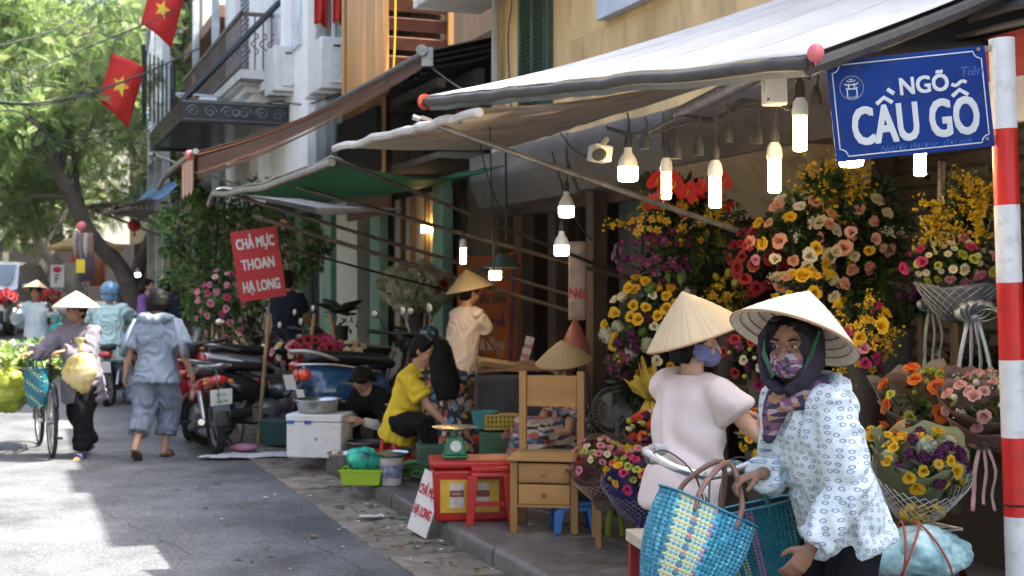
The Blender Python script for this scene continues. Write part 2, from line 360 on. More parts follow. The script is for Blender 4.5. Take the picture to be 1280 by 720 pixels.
# house clad in honey coloured boards
honey = M('honey_wood', (.42, .20, .055), .5, var=.3, vs=2.5, bump=.15, bs=30, c2=(.52, .27, .09), stretch=(1, 1, .12), iv=.1)
wh = Bld('wooden_house', 'narrow house front clad in upright honey boards with brown louvres', 'house', 16, 4.4)
wh.p('wall', bxs((4.4, 4.6, 13.15+2.1, 16.9, 2.9, 9), (4.6, 8, 15.1, 15.3, 2.9, 9)), wood_dk)
wme = B((0, 0, 0), (.05, .33, 6.1)).mesh('board', honey, 0)
for i in range(5): wh.p('board', MB(), honey) if 0 else link('board', wme, wh.e, V((4.22+.004*(i % 2), 15.12+i*.345, 6.0))+wh.o, (0, 0, 0), bev=.006)
each(wh.p, 'corner_board', ((4.19, 4.27, 16.83, 16.95, 2.95, 9), ), honey, bev=.008)
lme = B((0, 0, 0), (.74, .10, .15)).mesh('louvre', M('red_brown_wood', (.16, .06, .032), .6, var=.35, vs=4, stretch=(1, .15, 1), iv=.25))
for i in range(16): link('louvre', lme, wh.e, V((4.65, 15.02, 4.3+i*.235))+wh.o, (radians(20), 0, 0))
wh.p('louvre_frame', bxs((4.20, 4.27, 14.92, 15.05, 3.9, 8.5), (5.03, 5.1, 14.92, 15.05, 4.2, 8.5)), honey)
wh.p('yellow_cable', T(bez([(4.32, 14.88, 8), (4.34, 14.88, 5), (4.3, 14.86, 4)], 10), .012, 6), M('yellow_rubber', (.7, .5, .03), .5))
wh.p('lower_front', bxs((4.25, 4.3, 14.9, 16.9, 2.45, 2.95)), M('sign_board_brown', (.09, .03, .015), .5))
# mint green shop front
mint = M('mint_paint', (.16, .36, .27), .5, var=.15, vs=3, bump=.1, spots=.12)
cream = M('cream_paint', (.55, .5, .38), .7, var=.12, vs=2, spots=.12)
glas = M('shop_glass', (.03, .04, .04), .06, bump=0, var=.05, spec=.8)
ms = Bld('mint_shop', 'shop front with mint green frames and lit cream display bays', 'shop', 17.5, 5)
def su(u, t): Yy = t/((u-640)/F*.9306+.366); return Yy*(-.366*(u-640)/F+.9306)
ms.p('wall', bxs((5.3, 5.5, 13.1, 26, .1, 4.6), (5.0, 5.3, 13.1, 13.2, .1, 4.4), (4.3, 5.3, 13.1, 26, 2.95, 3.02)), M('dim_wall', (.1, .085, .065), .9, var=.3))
for a, b_ in ((545, 558), (466, 479), (405, 417), (372, 380)): ms.p('frame_post', bxs((4.95, 5.08, su(b_, 5), su(a, 5), .12, 2.9)), mint, bev=.01)
ms.p('column', bxs((4.9, 5.1, su(454, 5), su(428, 5), .12, 2.94)), M('cream_column', (.62, .58, .5), .7, var=.1, spots=.1), bev=.01)
ms.p('display_bay', bxs((5.15, 5.25, su(543, 5), su(481, 5), .9, 2.8)), cream)
ms.p('display_rail', bxs(*[(5.09, 5.15, su(u+2, 5), su(u, 5), .9, 2.8) for u in (492, 505, 522)]), M('brown_rail', (.12, .07, .03), .6))
ms.p('display_lamp', bxs((5.08, 5.14, su(531, 5), su(519, 5), 2.28, 2.38)), M('warm_tube', (1, .62, .22), emit=5, bump=0, var=0))
each(ms.p, 'window', ((5.12, 5.14, su(465, 5), su(455, 5), .3, 2.9), (5.12, 5.14, su(404, 5), su(381, 5), .3, 2.9), (5.12, 5.14, su(427, 5), su(418, 5), .3, 2.9)), glas)
each(ms.p, 'top_frame', ((4.85, 5.0, 16.4, 24, 2.9, 3.0), (4.62, 4.85, 15.5, 24, 3.05, 3.16), (4.62, 4.85, 15.5, 24, 3.7, 3.82)), mint, bev=.01)
ms.p('upper_wall', bxs((4.8, 4.9, 15.4, 24, 3.16, 3.7)), M('mint_wall', (.13, .27, .2), .7, var=.2))
each(ms.p, 'upper_window', [(4.72, 4.8, s, s+.5, 3.2, 3.66) for s in (16.2, 17.1, 18.4, 19.3, 20.6)], glas)
# white town house with the air conditioners, the glass strip beside it
whs = Bld('white_house', 'tall white plastered house with mouldings and a black iron canopy', 'house', 21, 4.2)
whs.p('wall', bxs((4.2, 4.45, 19.1, 23.2, 3.0, 11), (4.45, 9, 19.1, 19.3, 3.0, 11), (4.2, 4.45, 24.6, 27, 3.0, 11), (4.35, 4.45, 23.2, 24.6, 3.0, 11)), white)
each(whs.p, 'pilaster', ((3.98, 4.2, 22.0, 22.9, 3.0, 11), (4.02, 4.2, 24.7, 25.3, 3.0, 11)), white, bev=.02)
each(whs.p, 'window', ((4.16, 4.198, 19.5, 20.1, 5.3, 8), (4.16, 4.198, 20.5, 21.6, 5.3, 8)), M('white_pane', (.55, .6, .66), .2, bump=0))
each(whs.p, 'window_frame', ((4.05, 4.2, 20.2, 20.42, 5.0, 9), (4.05, 4.2, 21.65, 21.85, 5.0, 9), (3.95, 4.2, 20.15, 21.9, 4.85, 5.0)), white, bev=.012)
whs.p('louvre_panel', bxs(*[(4.1, 4.2, 23.25, 24.55, 5.2+i*.1, 5.26+i*.1) for i in range(40)]), M('violet_grey', (.3, .27, .31), .7))
mo = MB()
for k, (dt, z0, z1) in enumerate(((.55, 5.0, 5.12), (.45, 4.88, 5.0), (.33, 4.74, 4.88))): mo.box((4.2-dt/2, 23.3, (z0+z1)/2), (dt, 2.2+dt, z1-z0))
whs.p('cornice', mo, white, bev=.015)
each(whs.p, 'ledge', ((3.3, 4.2, 24.2, 25.6, 4.5, 5.1), (3.6, 4.2, 22.4, 23.4, 4.5, 4.62)), white, bev=.02)
blk = M('black_iron', (.022, .023, .026), .4, metal=.4, var=.2)
can = whs.p('canopy', bxs((2.5, 4.2, 20.53, 25.2, 4.42, 4.5), (2.5, 2.56, 20.53, 25.2, 4.16, 4.418), (2.56, 4.2, 25.14, 25.2, 4.16, 4.418)), blk)
whs.p('canopy_ceiling', bxs((2.56, 4.2, 20.6, 25.1, 4.2, 4.24)), M('glossy_soffit', (.05, .05, .055), .22, metal=.5, var=.3, vs=2, bump=.05))
whs.p('canopy_fascia', bxs((2.5, 4.2, 20.45, 20.527, 4.14, 4.5)), blk, bev=.01)
sc = MB()
for k in range(6):
    c = 2.68+k*.27
    pts = [(c+.1*(1-q/26)*cos(q*.42)*(1 if k % 2 else -1), 20.44, 4.32+.1*(1-q/26)*sin(q*.42)) for q in range(24)]
    sc.tube(pts, .011, 5)
sc.tube([(3.35+.05*cos(a), 20.44, 4.32+.05*sin(a)) for a in [i*pi/6 for i in range(12)]], .014, 5, closed=True)
for z in (4.19, 4.46): sc.tube([(2.52, 20.44, z), (4.18, 20.44, z)], .012, 5)
whs.p('scrollwork', sc, M('grey_iron', (.16, .17, .18), .4, metal=.5))
whs.p('stay_bar', T([(4.15, 20.9, 6.25), (2.55, 20.7, 4.5)], .05, 4), blk)
gl = Bld('glass_bay', 'tall glass bay reflecting trees between white and wooden houses', 'glass wall', 18, 4.2)
gl.p('pane', bxs((4.45, 4.47, 16.95, 19.1, 3.0, 9)), M('mirror_glass', (.25, .34, .3), .05, metal=.85, bump=.02, bs=3, var=.3, vs=2))
gl.p('frame', bxs((4.4, 4.44, 17.6, 17.65, 3.0, 9), (4.4, 4.44, 18.35, 18.4, 3, 9), (4.3, 4.5, 18.98, 19.09, 3.0, 9)), M('grey_frame', (.5, .52, .53), .5))
# air conditioners
acw = M('ac_white', (.62, .63, .62), .45, var=.06, spots=.08)
def ac(label, u, v, Yd):
    p = U(u, v, Yd); e = thing('air_conditioner', label, 'air conditioner', p, RS, 'air conditioners on the white house')
    mk('case', B((0, 0, .38), (.40, .84, .72)), acw, e, bev=.02)
    mk('service_cover', bxs((-.08, .13, -.45, -.432, .1, .66)), acw, e, bev=.004)
    mk('handle', bxs((-.03, .07, -.46, -.451, .6, .63)), M('dark_plastic', (.03, .03, .03), .5), e)
    g = MB()
    for k in range(1, 7): g.tube([(-.22, .05+.055*k*cos(a), .4+.055*k*sin(a)) for a in [i*pi/10 for i in range(20)]], .006, 4, closed=True)
    g.v = [(-x, y, z) for x, y, z in g.v]
    mk('fan_grille', g, MC['dark_plastic'], e)
    mk('bracket', bxs((-.25, .35, -.35, -.31, -.04, -.002), (-.25, .35, .31, .35, -.04, -.002)), MC['grey_pipe'], e)
    mk('pipe', T(bez([(.1, -.46, .15), (.24, -.52, .1), (.42, -.42, .3), (.42, -.3, 1.1)], 16), .055, 8), acw, e)
ac('white air conditioner on the wall nearer the white pilaster', 352, 120, 20.6)
ac('white air conditioner in front of the green glass bay', 410, 118, 18.2)
# iron balcony further along
bal = Bld('iron_balcony', 'brown wrought iron balcony railing with scrolls above the canopy', 'balcony', 24, 3.6, 5.2)
br = M('brown_iron', (.11, .075, .06), .6, var=.3)
bal.p('floor', bxs((3.6, 4.2, 21.5, 29, 5.05, 5.2)), slabw)
bal.p('rail', bxs((3.58, 3.64, 21.5, 29, 6.1, 6.16), (3.59, 3.63, 21.5, 29, 5.25, 5.29), (3.58, 4.2, 21.5, 21.56, 6.1, 6.16)), br)
for i in range(38):
    s = 21.6+i*.195
    bm_ = T([(3.61, s, 5.2), (3.61, s, 6.12)], .014, 5); sg = 1 if i % 2 else -1
    bm_.tube([(3.61, s+sg*.07*sin(q*.5)*(1-q/30), 5.45+.02*q+.03*cos(q*.5)) for q in range(22)], .011, 5)
    bal.p('baluster', bm_, br)
for q in range(4):
    t = 3.7+q*.14; bal.p('baluster', T([(t, 21.53, 5.2), (t, 21.53, 6.12)], .014, 5).tube([(t+.06*sin(k*.5), 21.53, 5.45+.02*k) for k in range(20)], .011, 5), br)
# grey steel frame and far houses
sf = Bld('steel_frame', 'pale steel stair frame with diagonal bracing among the trees', 'steel frame', 30, 3)
st_ = M('galvanised_steel', (.42, .45, .48), .4, metal=.6, var=.2)
for s, t in ((27, 3.0), (28.4, 3.0), (30, 3.0), (27, 4), (30, 4)): sf.p('post', bxs((t-.07, t+.07, s-.07, s+.07, 0, 11)), st_)
for z in (4.3, 6.1, 8): sf.p('beam', bxs((2.92, 3.08, 27, 30, z, z+.14)), st_)
sf.p('brace', T([(2.8, 27, 7.9), (2.8, 30, 6.1)], .05, 6).tube([(2.8, 27, 4.4), (2.8, 30, 6.1)], .05, 6), st_)
def farhouse(label, s0, s1, t0, h, mat, t1=9):
    z = gz(s0); b = Bld('far_house', label, 'house', (s0+s1)/2, t0, z, 'house fronts far down the street')
    side_ = 1 if t1 > t0 else -1
    b.p('wall', bxs((min(t0, t1), max(t0, t1), s0, s1, z+2.7, z+h)), mat)
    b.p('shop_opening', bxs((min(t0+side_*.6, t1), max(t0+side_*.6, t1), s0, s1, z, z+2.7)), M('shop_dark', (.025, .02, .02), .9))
    b.p('roof', bxs((min(t0, t1)-.3, max(t0, t1)+.3, s0, s1, z+h, z+h+.25)), MC['roof_tile'])
    for q in range(int((s1-s0)//2)):
        for f in range(int((h-3)//3)):
            wn = b.p('window', bxs((t0-side_*.06-.03, t0-side_*.06+.03, s0+.6+q*2, s0+1.7+q*2, z+3.4+f*3, z+4.9+f*3)), gsh)
    each(b.p, 'door_post', [(min(t0, t0+side_*.3), max(t0, t0+side_*.3), s0+q*2.2, s0+q*2.2+.2, z, z+2.7) for q in range(int((s1-s0)/2.2)+1)], wood_dk)
pale = M('pale_plaster', (.5, .47, .4), .85, var=.1, vs=1, spots=.1)
farhouse('dim red curtained shopfront beyond the white house', 27.2, 33, 4.4, 7, M('maroon_front', (.10, .02, .025), .8, var=.3))
farhouse('pale house beyond the leaning tree on the shop side', 33.2, 41, 4.6, 9, pale)
farhouse('ochre house far along the shop side', 41.2, 52, 4.4, 8, M('far_ochre', (.45, .36, .2), .85))
farhouse('tall pale house where the street closes', 60, 75, -.6, 13, pale)
farhouse('yellow walled house behind the white car', 46, 60, -7.5, 10, M('far_yellow', (.5, .43, .27), .85), t1=-14)

# house fronts on the other side of the road: they close the street off from low sky
for k, (s0, s1, h) in enumerate(((-14, -5, 10), (-5, 4, 8.5), (4, 12, 11), (12, 20, 9), (20, 28, 10.5), (28, 37, 9), (37, 46, 10))):
    farhouse(['plain old house across the road behind the viewer', 'low grey house across the road by the viewer', 'tall house across the road from the flower shop', 'house across the road from the mint shop', 'narrow house across the road from the wooden house', 'house across the road from the iron balcony', 'last house across the road before the yellow wall'][k], s0+.02, s1-.02, -7.2, h, M('worn_front_%d' % (k % 3), [(.30, .27, .22), (.24, .24, .23), (.33, .26, .18)][k % 3], .85, var=.2, vs=1, spots=.25), t1=-13)
# ================================================================ awnings, poles, lamps
def cloth(c00, c01, c10, c11, sag, nu=24, nv=14, wr=.012, seed=0, fold=0):
    P = []
    for i in range(nu+1):
        u = i/nu; r = []
        for j in range(nv+1):
            v = j/nv
            p = c00*(1-u)*(1-v)+c01*(1-u)*v+c10*u*(1-v)+c11*u*v
            p = p-V((0, 0, sag*4*v*(1-v)*(1+.15*sin(u*5+seed))+fold*4*u*(1-u)*(1-v)))+V((0, 0, wr*noise.noise((u*7+seed, v*2.2, seed))+wr*.5*noise.noise((u*22, v*3, seed+5))))
            r.append(p)
        P.append(r)
    return P
wt = M('white_tarp', (.70, .69, .68), .55, var=.1, vs=1.6, trans=.2, bump=.1, bs=7, spots=.12)
bt = M('beige_tarp', (.42, .35, .28), .3, var=.12, vs=2, trans=.42, bump=.06, bs=8, spots=.15, stretch=(1, 1, 3))
gt = M('green_tarp', (.045, .19, .10), .45, var=.2, vs=2, trans=.5, bump=.05, bs=10)
stl = M('dull_steel', (.30, .285, .27), .38, metal=.7, var=.3, vs=8, spots=.35)
stl2 = M('rusty_steel', (.10, .075, .06), .55, metal=.5, var=.4, vs=8, spots=.4)
grip = M('grey_sleeve', (.05, .047, .047), .6, var=.3, vs=10)
# white awning over the flower shop
A = W(6.7, 2.13, 2.6); Bp = W(3.9, 2.68, 2.39); Cb = W(6.75, 4.85, 3.5); Db = W(4.05, 4.85, 3.34)
e = thing('awning', 'large white sunlit tarpaulin awning over the flower shop', 'awning', W(5, 3.5, 2.9))
def wp(e, name, mb, mats, **k): return mk(name, mb, mats, e, -V(e.location), **k)
P = cloth(A, Cb, Bp, Db, .05, 30, 18, .012, 1)
wp(e, 'cloth', MB().sheet(P, .004), wt, smooth=180)
for k in (5, 11, 17, 24): wp(e, 'seam', MB().sheet([[p+V((0, 0, .006)), p+V((0, 0, .006))+(P[k+1][j]-P[k][j])*.16] for j, p in enumerate(P[k])], .002), M('seam_tarp', (.55, .54, .53), .6, trans=.1))
fr_ = [p[0]+V((0, 0, -.03)) for p in P]
wp(e, 'front_roll', T([p+V((0, 0, .0))+V((0, 0, .006*noise.noise((i*.8, 1, 1)))) for i, p in enumerate(fr_)], [.026+.004*noise.noise((i*.9, 2, 2)) for i in range(len(fr_))], 10), grip, smooth=180)
wp(e, 'roll_end_cap', T([fr_[0]+(fr_[0]-fr_[1])*.02, fr_[0]+(fr_[0]-fr_[1])*.25], .043, 12), M('orange_red_plastic', (.45, .06, .02), .5))
wp(e, 'valance', MB().sheet([[p[0]+V((0, 0, -.04)), p[0]+V((.02, .05, -.07))] for p in P], .003), M('grey_tarp', (.22, .25, .25), .5, trans=.2))
wp(e, 'side_bar', T([P[-1][j]-V((0, 0, .05)) for j in range(0, 19, 3)], .03), grip)
# beige tarpaulin under it
e = thing('awning', 'beige tarpaulin sheet hung beneath the white awning', 'awning', W(7.5, 3.3, 2.7))
P = cloth(W(9.1, 2.2, 2.58), W(11.4, 4.5, 2.9), W(6.1, 2.22, 2.46), W(7.0, 4.5, 2.95), .03, 24, 14, .025, 3)
wp(e, 'cloth', MB().sheet(P, .004), bt, smooth=180)
wp(e, 'front_pipe', T([p[0]-V((0, 0, .02)) for p in P], .026), M('pale_pipe', (.5, .49, .47), .5, var=.2, vs=12))
wp(e, 'inner_roll', T([W(6.0, 4.1, 2.86), W(7.6, 4.2, 2.72)], .05, 10), M('silver_tarp', (.32, .32, .34), .35, metal=.3, var=.3, vs=14))
wp(e, 'clip', MB().box(W(6.5, 2.25, 2.47), (.03, .03, .07)), M('dark_red_cloth', (.2, .01, .012), .8))
# green awning
e = thing('awning', 'dark green tarpaulin awning with a white edge', 'awning', W(12, 3.3, 2.7))
P = cloth(W(14.5, 2.15, 2.63), W(13.6, 4.5, 2.80), W(9.2, 2.2, 2.5), W(11.5, 4.5, 2.74), .16, 24, 14, .02, 6, .05)
wp(e, 'cloth', MB().sheet(P, .004), gt, smooth=180)
wp(e, 'white_edge', MB().sheet([[p[0]+V((-.012, -.01, .018)), p[0].lerp(p[2], .5)+V((0, 0, .012))] for p in P[::-1]], .003), wt)
wp(e, 'loose_end', MB().sheet([[W(14.5+.9*k/6, 2.15+.05*k, 2.66+.02*k), W(14.0+.6*k/6, 3.2+.05*k, 2.44-.08*sin(k)), W(13.4+.5*k/6, 4.0, 2.42)] for k in range(7)], .003), wt, smooth=180)
wp(e, 'front_pipe', T(bez([P[0][0]+SV*.5+V((0, 0, -.12)), P[0][0]+SV*.2-V((0, 0, .02))]+[p[0]-V((0, 0, .03)) for p in P[::4]], 40), .03), stl)
# brown striped awning
bs_ = M('brown_awning', (.11, .06, .045), .6, var=.25, vs=3, trans=.15)
ob = M('orange_stripe', (.5, .16, .06), .6, trans=.2)
gy = M('taupe_awning', (.26, .235, .22), .6, var=.1, trans=.2)
e = thing('awning', 'brown striped roll awning with orange edging', 'awning', W(16.5, 3.2, 3.4))
for k, (a, b) in enumerate(((0, 1),)):
    P = cloth(W(18.6, 2.0, 3.12), W(18.6, 4.1, 4.0), W(15.2, 2.05, 3.14), W(13.05, 4.1, 3.98), .09, 24, 12, .012, 9)
    wp(e, 'cloth', MB().sheet(P, .005), gy, smooth=180)
Pe = P[-1]
for k in range(7):
    o = .02+k*.03
    wp(e, 'stripe', MB().sheet([[p-V((0, 0, o*(.4+1.0*(1-i/12)))), p-V((0, 0, (o+(.010 if k in (0, 5) else .028))*(.4+1.0*(1-i/12))))] for i, p in enumerate(Pe)], .003), ob if k in (0, 5) else bs_)
wp(e, 'underside', MB().sheet([[p-V((0, 0, .05)) for p in q[::3]] for q in P[::4]], .004), bs_)
val = MB()
for k in range(9):
    val.mi = k % 2; a = W(15.2+k*.12, 2.0, 3.1); b = W(15.2+(k+1)*.12, 2.0, 3.1)
    val.sheet([[a, a-V((0, 0, .4+.03*(k % 3)))], [b, b-V((0, 0, .4+.03*((k+1) % 3)))]], .003)
wp(e, 'valance', val, [ob, M('pale_stripe', (.55, .48, .42), .6)])
wp(e, 'roller', T([W(13.0, 4.12, 4.03), W(18.6, 4.12, 4.06)], .05, 10), stl2)
wp(e, 'bracket', MB().box(W(12.98, 4.14, 4.0), (.12, .1, .2)).lathe([(.06, -.03), (.06, .03)], 12, Matrix.Translation(W(12.93, 4.06, 4.06)) @ Matrix.Rotation(pi/2, 4, 'X')), stl)
wp(e, 'front_pipe', T(bez([W(18.9, 2.0, 3.0), W(18.4, 1.95, 2.95), W(17.5, 1.97, 3.08), W(15.0, 2.0, 3.12)], 18), .035), stl)
# folding arms from the awning fronts to the wall
def arm(label, a, b, r, mat, name='support_pole'):
    o = mk(name, T([V((0, 0, 0)), (b-a)*.5-V((0, 0, .01)), b-a], [r, r, r*.9], 8), mat, None, a, label=label, cat='pole')
    mk('joint', T([(b-a)*.985-V((0, 0, .0)), (b-a)], r*1.6, 8), stl2, o); mk('clamp', T([(b-a)*.015, (b-a)*.035], r*1.5, 8), stl2, o)
def UW(u, v, t): Yy = t/((u-640)/F*.9306+.366); return U(u, v, Yy)
arm('longest bare steel awning pole, crossing the flower tower to the right', UW(516, 146, 2.2), UW(1135, 361, 5.0), .017, stl)
arm('brown pole slanting from the beige sheet down past the white bulbs', UW(412, 196, 2.2), UW(800, 352, 4.9), .015, stl2)
arm('upper rusty pole under the green awning', UW(332, 222, 2.2), UW(790, 350, 4.9), .019, stl2)
arm('middle rusty pole under the green awning, ending by the door', UW(298, 246, 2.2), UW(738, 376, 4.9), .019, stl2)
arm('rusty pole starting right above the red hanging sign', UW(316, 270, 2.2), UW(736, 396, 4.9), .022, stl2)
arm('thin lowest pole passing the pink shirted woman', UW(352, 308, 2.4), UW(596, 372, 4.9), .012, stl2)
arm('grey pole below the blue tarp pointing at the green climber', UW(118, 262, 1.8), UW(262, 318, 3.8), .03, stl2)
arm('pale pole under the blue tarp with a bent end', UW(142, 258, 1.8), UW(232, 296, 3.6), .03, stl)
arm('white pole poking out above the striped awning end', UW(188, 192, 1.9), UW(300, 232, 3.8), .022, MC['pale_pipe'])
# far awnings
def farawn(label, pts, mat, seed):
    e = thing('awning', label, 'awning', V(pts[0])); P = cloth(*[V(p) for p in pts], .1, 12, 8, .03, seed)
    wp(e, 'cloth', MB().sheet(P, .006), mat, smooth=180); wp(e, 'front_pipe', T([p[0] for p in P], .03, 6), stl2)
farawn('bright blue tarpaulin awning behind the striped awning', (U(143, 259, 25), U(185, 238, 27), U(188, 249, 20.5), U(226, 224, 20.8)), M('blue_tarp', (.22, .45, .68), .5, trans=.5), 2)
farawn('dark green tarp above the blue tarpaulin', (W(33, 1.6, 3.5), W(33, 4.2, 4.1), W(28.2, 1.6, 3.3), W(28.2, 4.2, 3.9)), M('dark_green_tarp', (.02, .06, .05), .5, trans=.2), 3)
farawn('brown tarp sagging over the far stalls', (W(26, 1.7, 3.0), W(26, 4.0, 3.0), W(21, 1.8, 2.8), W(21, 4, 2.95)), M('brown_tarp', (.09, .05, .04), .6, trans=.2), 4)
farawn('orange tarp far down between the trees', (W(42, .8, 4.0), W(42, 4.2, 4.2), W(36, .8, 3.7), W(36, 4.2, 4.2)), M('orange_tarp', (.6, .17, .05), .6, trans=.35), 5)
farawn('sun bleached tarp at the far end of the street', (W(48, -1, 4.1), W(48, 3.2, 4.2), W(43, -1, 3.8), W(43, 3.2, 4.1)), M('bleached_tarp', (.5, .42, .36), .6, trans=.3), 6)
# canopy seen dark behind the street sign
e = thing('awning', 'dark underside of a roof canopy behind the blue sign', 'awning', W(3.4, 4.2, 2.8))
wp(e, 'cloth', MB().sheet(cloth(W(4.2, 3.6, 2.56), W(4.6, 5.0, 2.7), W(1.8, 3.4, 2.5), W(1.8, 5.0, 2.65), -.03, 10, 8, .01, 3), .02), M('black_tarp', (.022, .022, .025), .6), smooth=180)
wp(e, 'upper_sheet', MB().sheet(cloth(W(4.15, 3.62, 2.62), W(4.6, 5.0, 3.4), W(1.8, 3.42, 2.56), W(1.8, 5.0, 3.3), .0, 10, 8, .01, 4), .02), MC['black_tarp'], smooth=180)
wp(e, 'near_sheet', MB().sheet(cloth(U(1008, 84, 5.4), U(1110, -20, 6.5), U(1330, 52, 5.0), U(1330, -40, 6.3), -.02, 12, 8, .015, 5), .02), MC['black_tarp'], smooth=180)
e2 = thing('shop_banner', 'red and white shop banner strip mostly hidden behind the blue sign', 'banner', W(4, 3.7, 2.4), RS)
mk('cloth', bxs((-.03, .0, -2.2, .5, -.02, .16)), M('red_fascia', (.3, .03, .03), .6), e2)
mk('lower_strip', bxs((-.03, .0, -2.2, .5, -.2, -.022)), M('grey_white_board', (.45, .43, .42), .6), e2)
text('lettering', '38', .12, tx, e2, (-.035, -1.02, -.11), (pi/2, 0, -pi/2), .8)
# ---- balloons
def balloon(label, p, col, r=.032):
    e = mk('balloon', MB().ball((0, 0, 0), (r, r, r*1.12), 16, 10), col, None, p, label=label, cat='balloon', group='pink balloons on awning ends')
    mk('knot', MB().lathe([(.002, 0), (.006, .012)], 8, Matrix.Translation((0, 0, -r*1.12-.011))), col, e)
pk = M('pink_balloon', (.75, .2, .23), .35, trans=.25, bump=0, var=.04)
balloon('pink balloon on the near end of the white awning roll', P and Bp+V((.02, -.03, .0)), pk, .031)
balloon('small pink balloon on the striped awning corner', U(237, 194, 15.0), pk, .055)
balloon('small pinkish balloon hanging among the far awnings', U(102, 283, 20.5), pk, .075)
o = mk('lantern', MB().ball((0, 0, 0), (.13, .13, .11), 14, 8), M('red_lantern', (.6, .02, .02), .5), None, U(168, 282, 24), label='round red lantern under the blue tarpaulin', cat='lantern')
mk('tassel', T([(0, 0, -.1), (0, 0, -.2)], [.015, .03]), MC['red_lantern'], o); mk('cord', T([(0, 0, .1), (0, 0, .5)], .006, 5), MC['black_rubber'], o)
# ---- bulbs
def bulbmat(n, c, e): return M(n, c, .4, emit=e, bump=0, var=0)
warm = bulbmat('glow_warm', (1, .60, .2), 11); warm2 = bulbmat('glow_amber', (1, .72, .36), 11); cold = bulbmat('glow_cold', (.93, .96, 1), 3.2)
bw = M('bulb_white_plastic', (.6, .6, .58), .4); bk = MC['black_rubber']
def bulb(label, u, v, Yd, mat, kind, cord=None, grp='lit bulbs hanging over the stalls'):
    # v is the bottom of the glowing glass
    e = thing('light_bulb', label, 'light bulb', U(u, v, Yd), 0, grp); k = Yd/5.
    if kind == 'tube': r, h, n = .026, .135, .06
    elif kind == 'short': r, h, n = .024, .13, .06
    else: r, h, n = .052, .075, .09
    if kind == 'wide': mk('glass', MB().lathe([(.02, 0), (r*.9, .004), (r, .02), (r, h)], 16), mat, e); mk('heat_sink', MB().lathe([(r, h), (r, h+.02), (r*.75, h+.05), (.022, h+.075), (.02, h+.1)], 16), bw, e)
    else: mk('glass', MB().lathe([(r*.7, 0), (r, .006), (r, h)], 14), mat, e); mk('heat_sink', MB().lathe([(r, h), (r*1.25, h+.008), (r*1.25, h+.03), (r*1.1, h+.055), (.016, h+.075)], 14), bw, e)
    top = h+(.1 if kind == 'wide' else .075)
    mk('socket', MB().lathe([(.017, top-.003), (.02, top+.02), (.018, top+.05), (.008, top+.07)], 10), bk, e)
    mk('cord', T(bez([(0, 0, top+.06), (.008, 0, top+.06+(cord or .15)*.5), (-.004, 0, top+.06+(cord or .15))], 8), .005, 5), bk, e)
bulb('tall glowing tube bulb next to the blue street sign', 1000, 189, 5.0, warm2, 'tube', .1)
bulb('glowing tube bulb lower left of the blue street sign', 968, 241, 5.3, warm2, 'tube', .14)
bulb('glowing tube bulb in front of the red anthuriums', 894, 260, 5.6, warm2, 'tube', .16)
bulb('short glowing tube bulb above the flower tower', 833, 249, 6.3, warm2, 'short', .12)
bulb('wide glowing bulb just right of the security camera', 785, 227, 6.6, warm2, 'wide', .12)
bulb('upper of two white bulbs by the dark doorway', 708, 272, 8.6, cold, 'wide', .22)
bulb('lower of two white bulbs by the dark doorway', 702, 320, 9.0, cold, 'wide', .3)
bulb('small amber tube bulb over the orange banner', 579, 330, 10.5, warm, 'short', .25)
bulb('capped bulb partly behind a pole on the orange banner', 619, 350, 11.0, warm2, 'wide', .2)
bulb('glowing tube bulb peeping out under the blue sign', 1150, 220, 5.6, warm2, 'tube', .3)
bulb('disc lamp glowing below the middle of the blue sign', 1064, 209, 5.5, warm2, 'wide', .2)
bulb('distant white bulb behind the purple clothed woman', 172, 346, 26, cold, 'wide', .3)
bulb('distant warm bulb beside the leaning tree trunk', 160, 345, 27, warm2, 'wide', .3)
mk('conical_reflector', MB().lathe([(.02, .12), (.05, .11), (.17, 0), (.165, -.004), (.045, .1)], 18), M('dark_green_enamel', (.02, .04, .035), .4), None, U(628, 334, 11.0), label='dark conical enamel reflector above the orange banner bulb', cat='lamp reflector')
# empty sockets on the festoon cable
def socket(label, u, v, Yd, l):
    e = thing('lamp_socket', label, 'lamp socket', U(u, v, Yd), 0, 'empty lamp sockets on the black cable')
    mk('holder', MB().lathe([(.026, -.03), (.027, .01), (.018, .03), (.012, .06)], 10), bk, e); mk('cord', T(bez([(0, 0, .05), (.01, 0, .05+l*.5), (0, 0, .05+l)], 6), .005, 5), bk, e)
for lab, u, v, l in (('empty black socket left of the junction box, highest one', 946, 172, .1), ('empty black socket second left of the junction box', 909, 170, .09), ('empty black socket above the middle tube bulb', 873, 186, .12), ('empty grey socket beside the camera', 806, 178, .06), ('black socket hanging right of the junction box', 1020, 124, .1), ('empty socket over the flower tower top', 845, 190, .1)): socket(lab, u, v, 5.6, l)
cb = MB(); random.seed(3)
pts = [(760, 158, 6.6), (800, 166, 6.3), (850, 150, 6.0), (895, 150, 5.8), (925, 130, 5.6), (955, 128, 5.5), (985, 105, 5.2), (1010, 95, 5.0)]
for k in range(4):
    cb.tube(bez([U(u+random.uniform(-4, 4), v+random.uniform(-5, 5), Yy+.03*k) for u, v, Yy in pts], 60), .006, 5)
mk('festoon_cable', cb, bk, label='tangle of black cables carrying the lamp sockets', cat='cable')
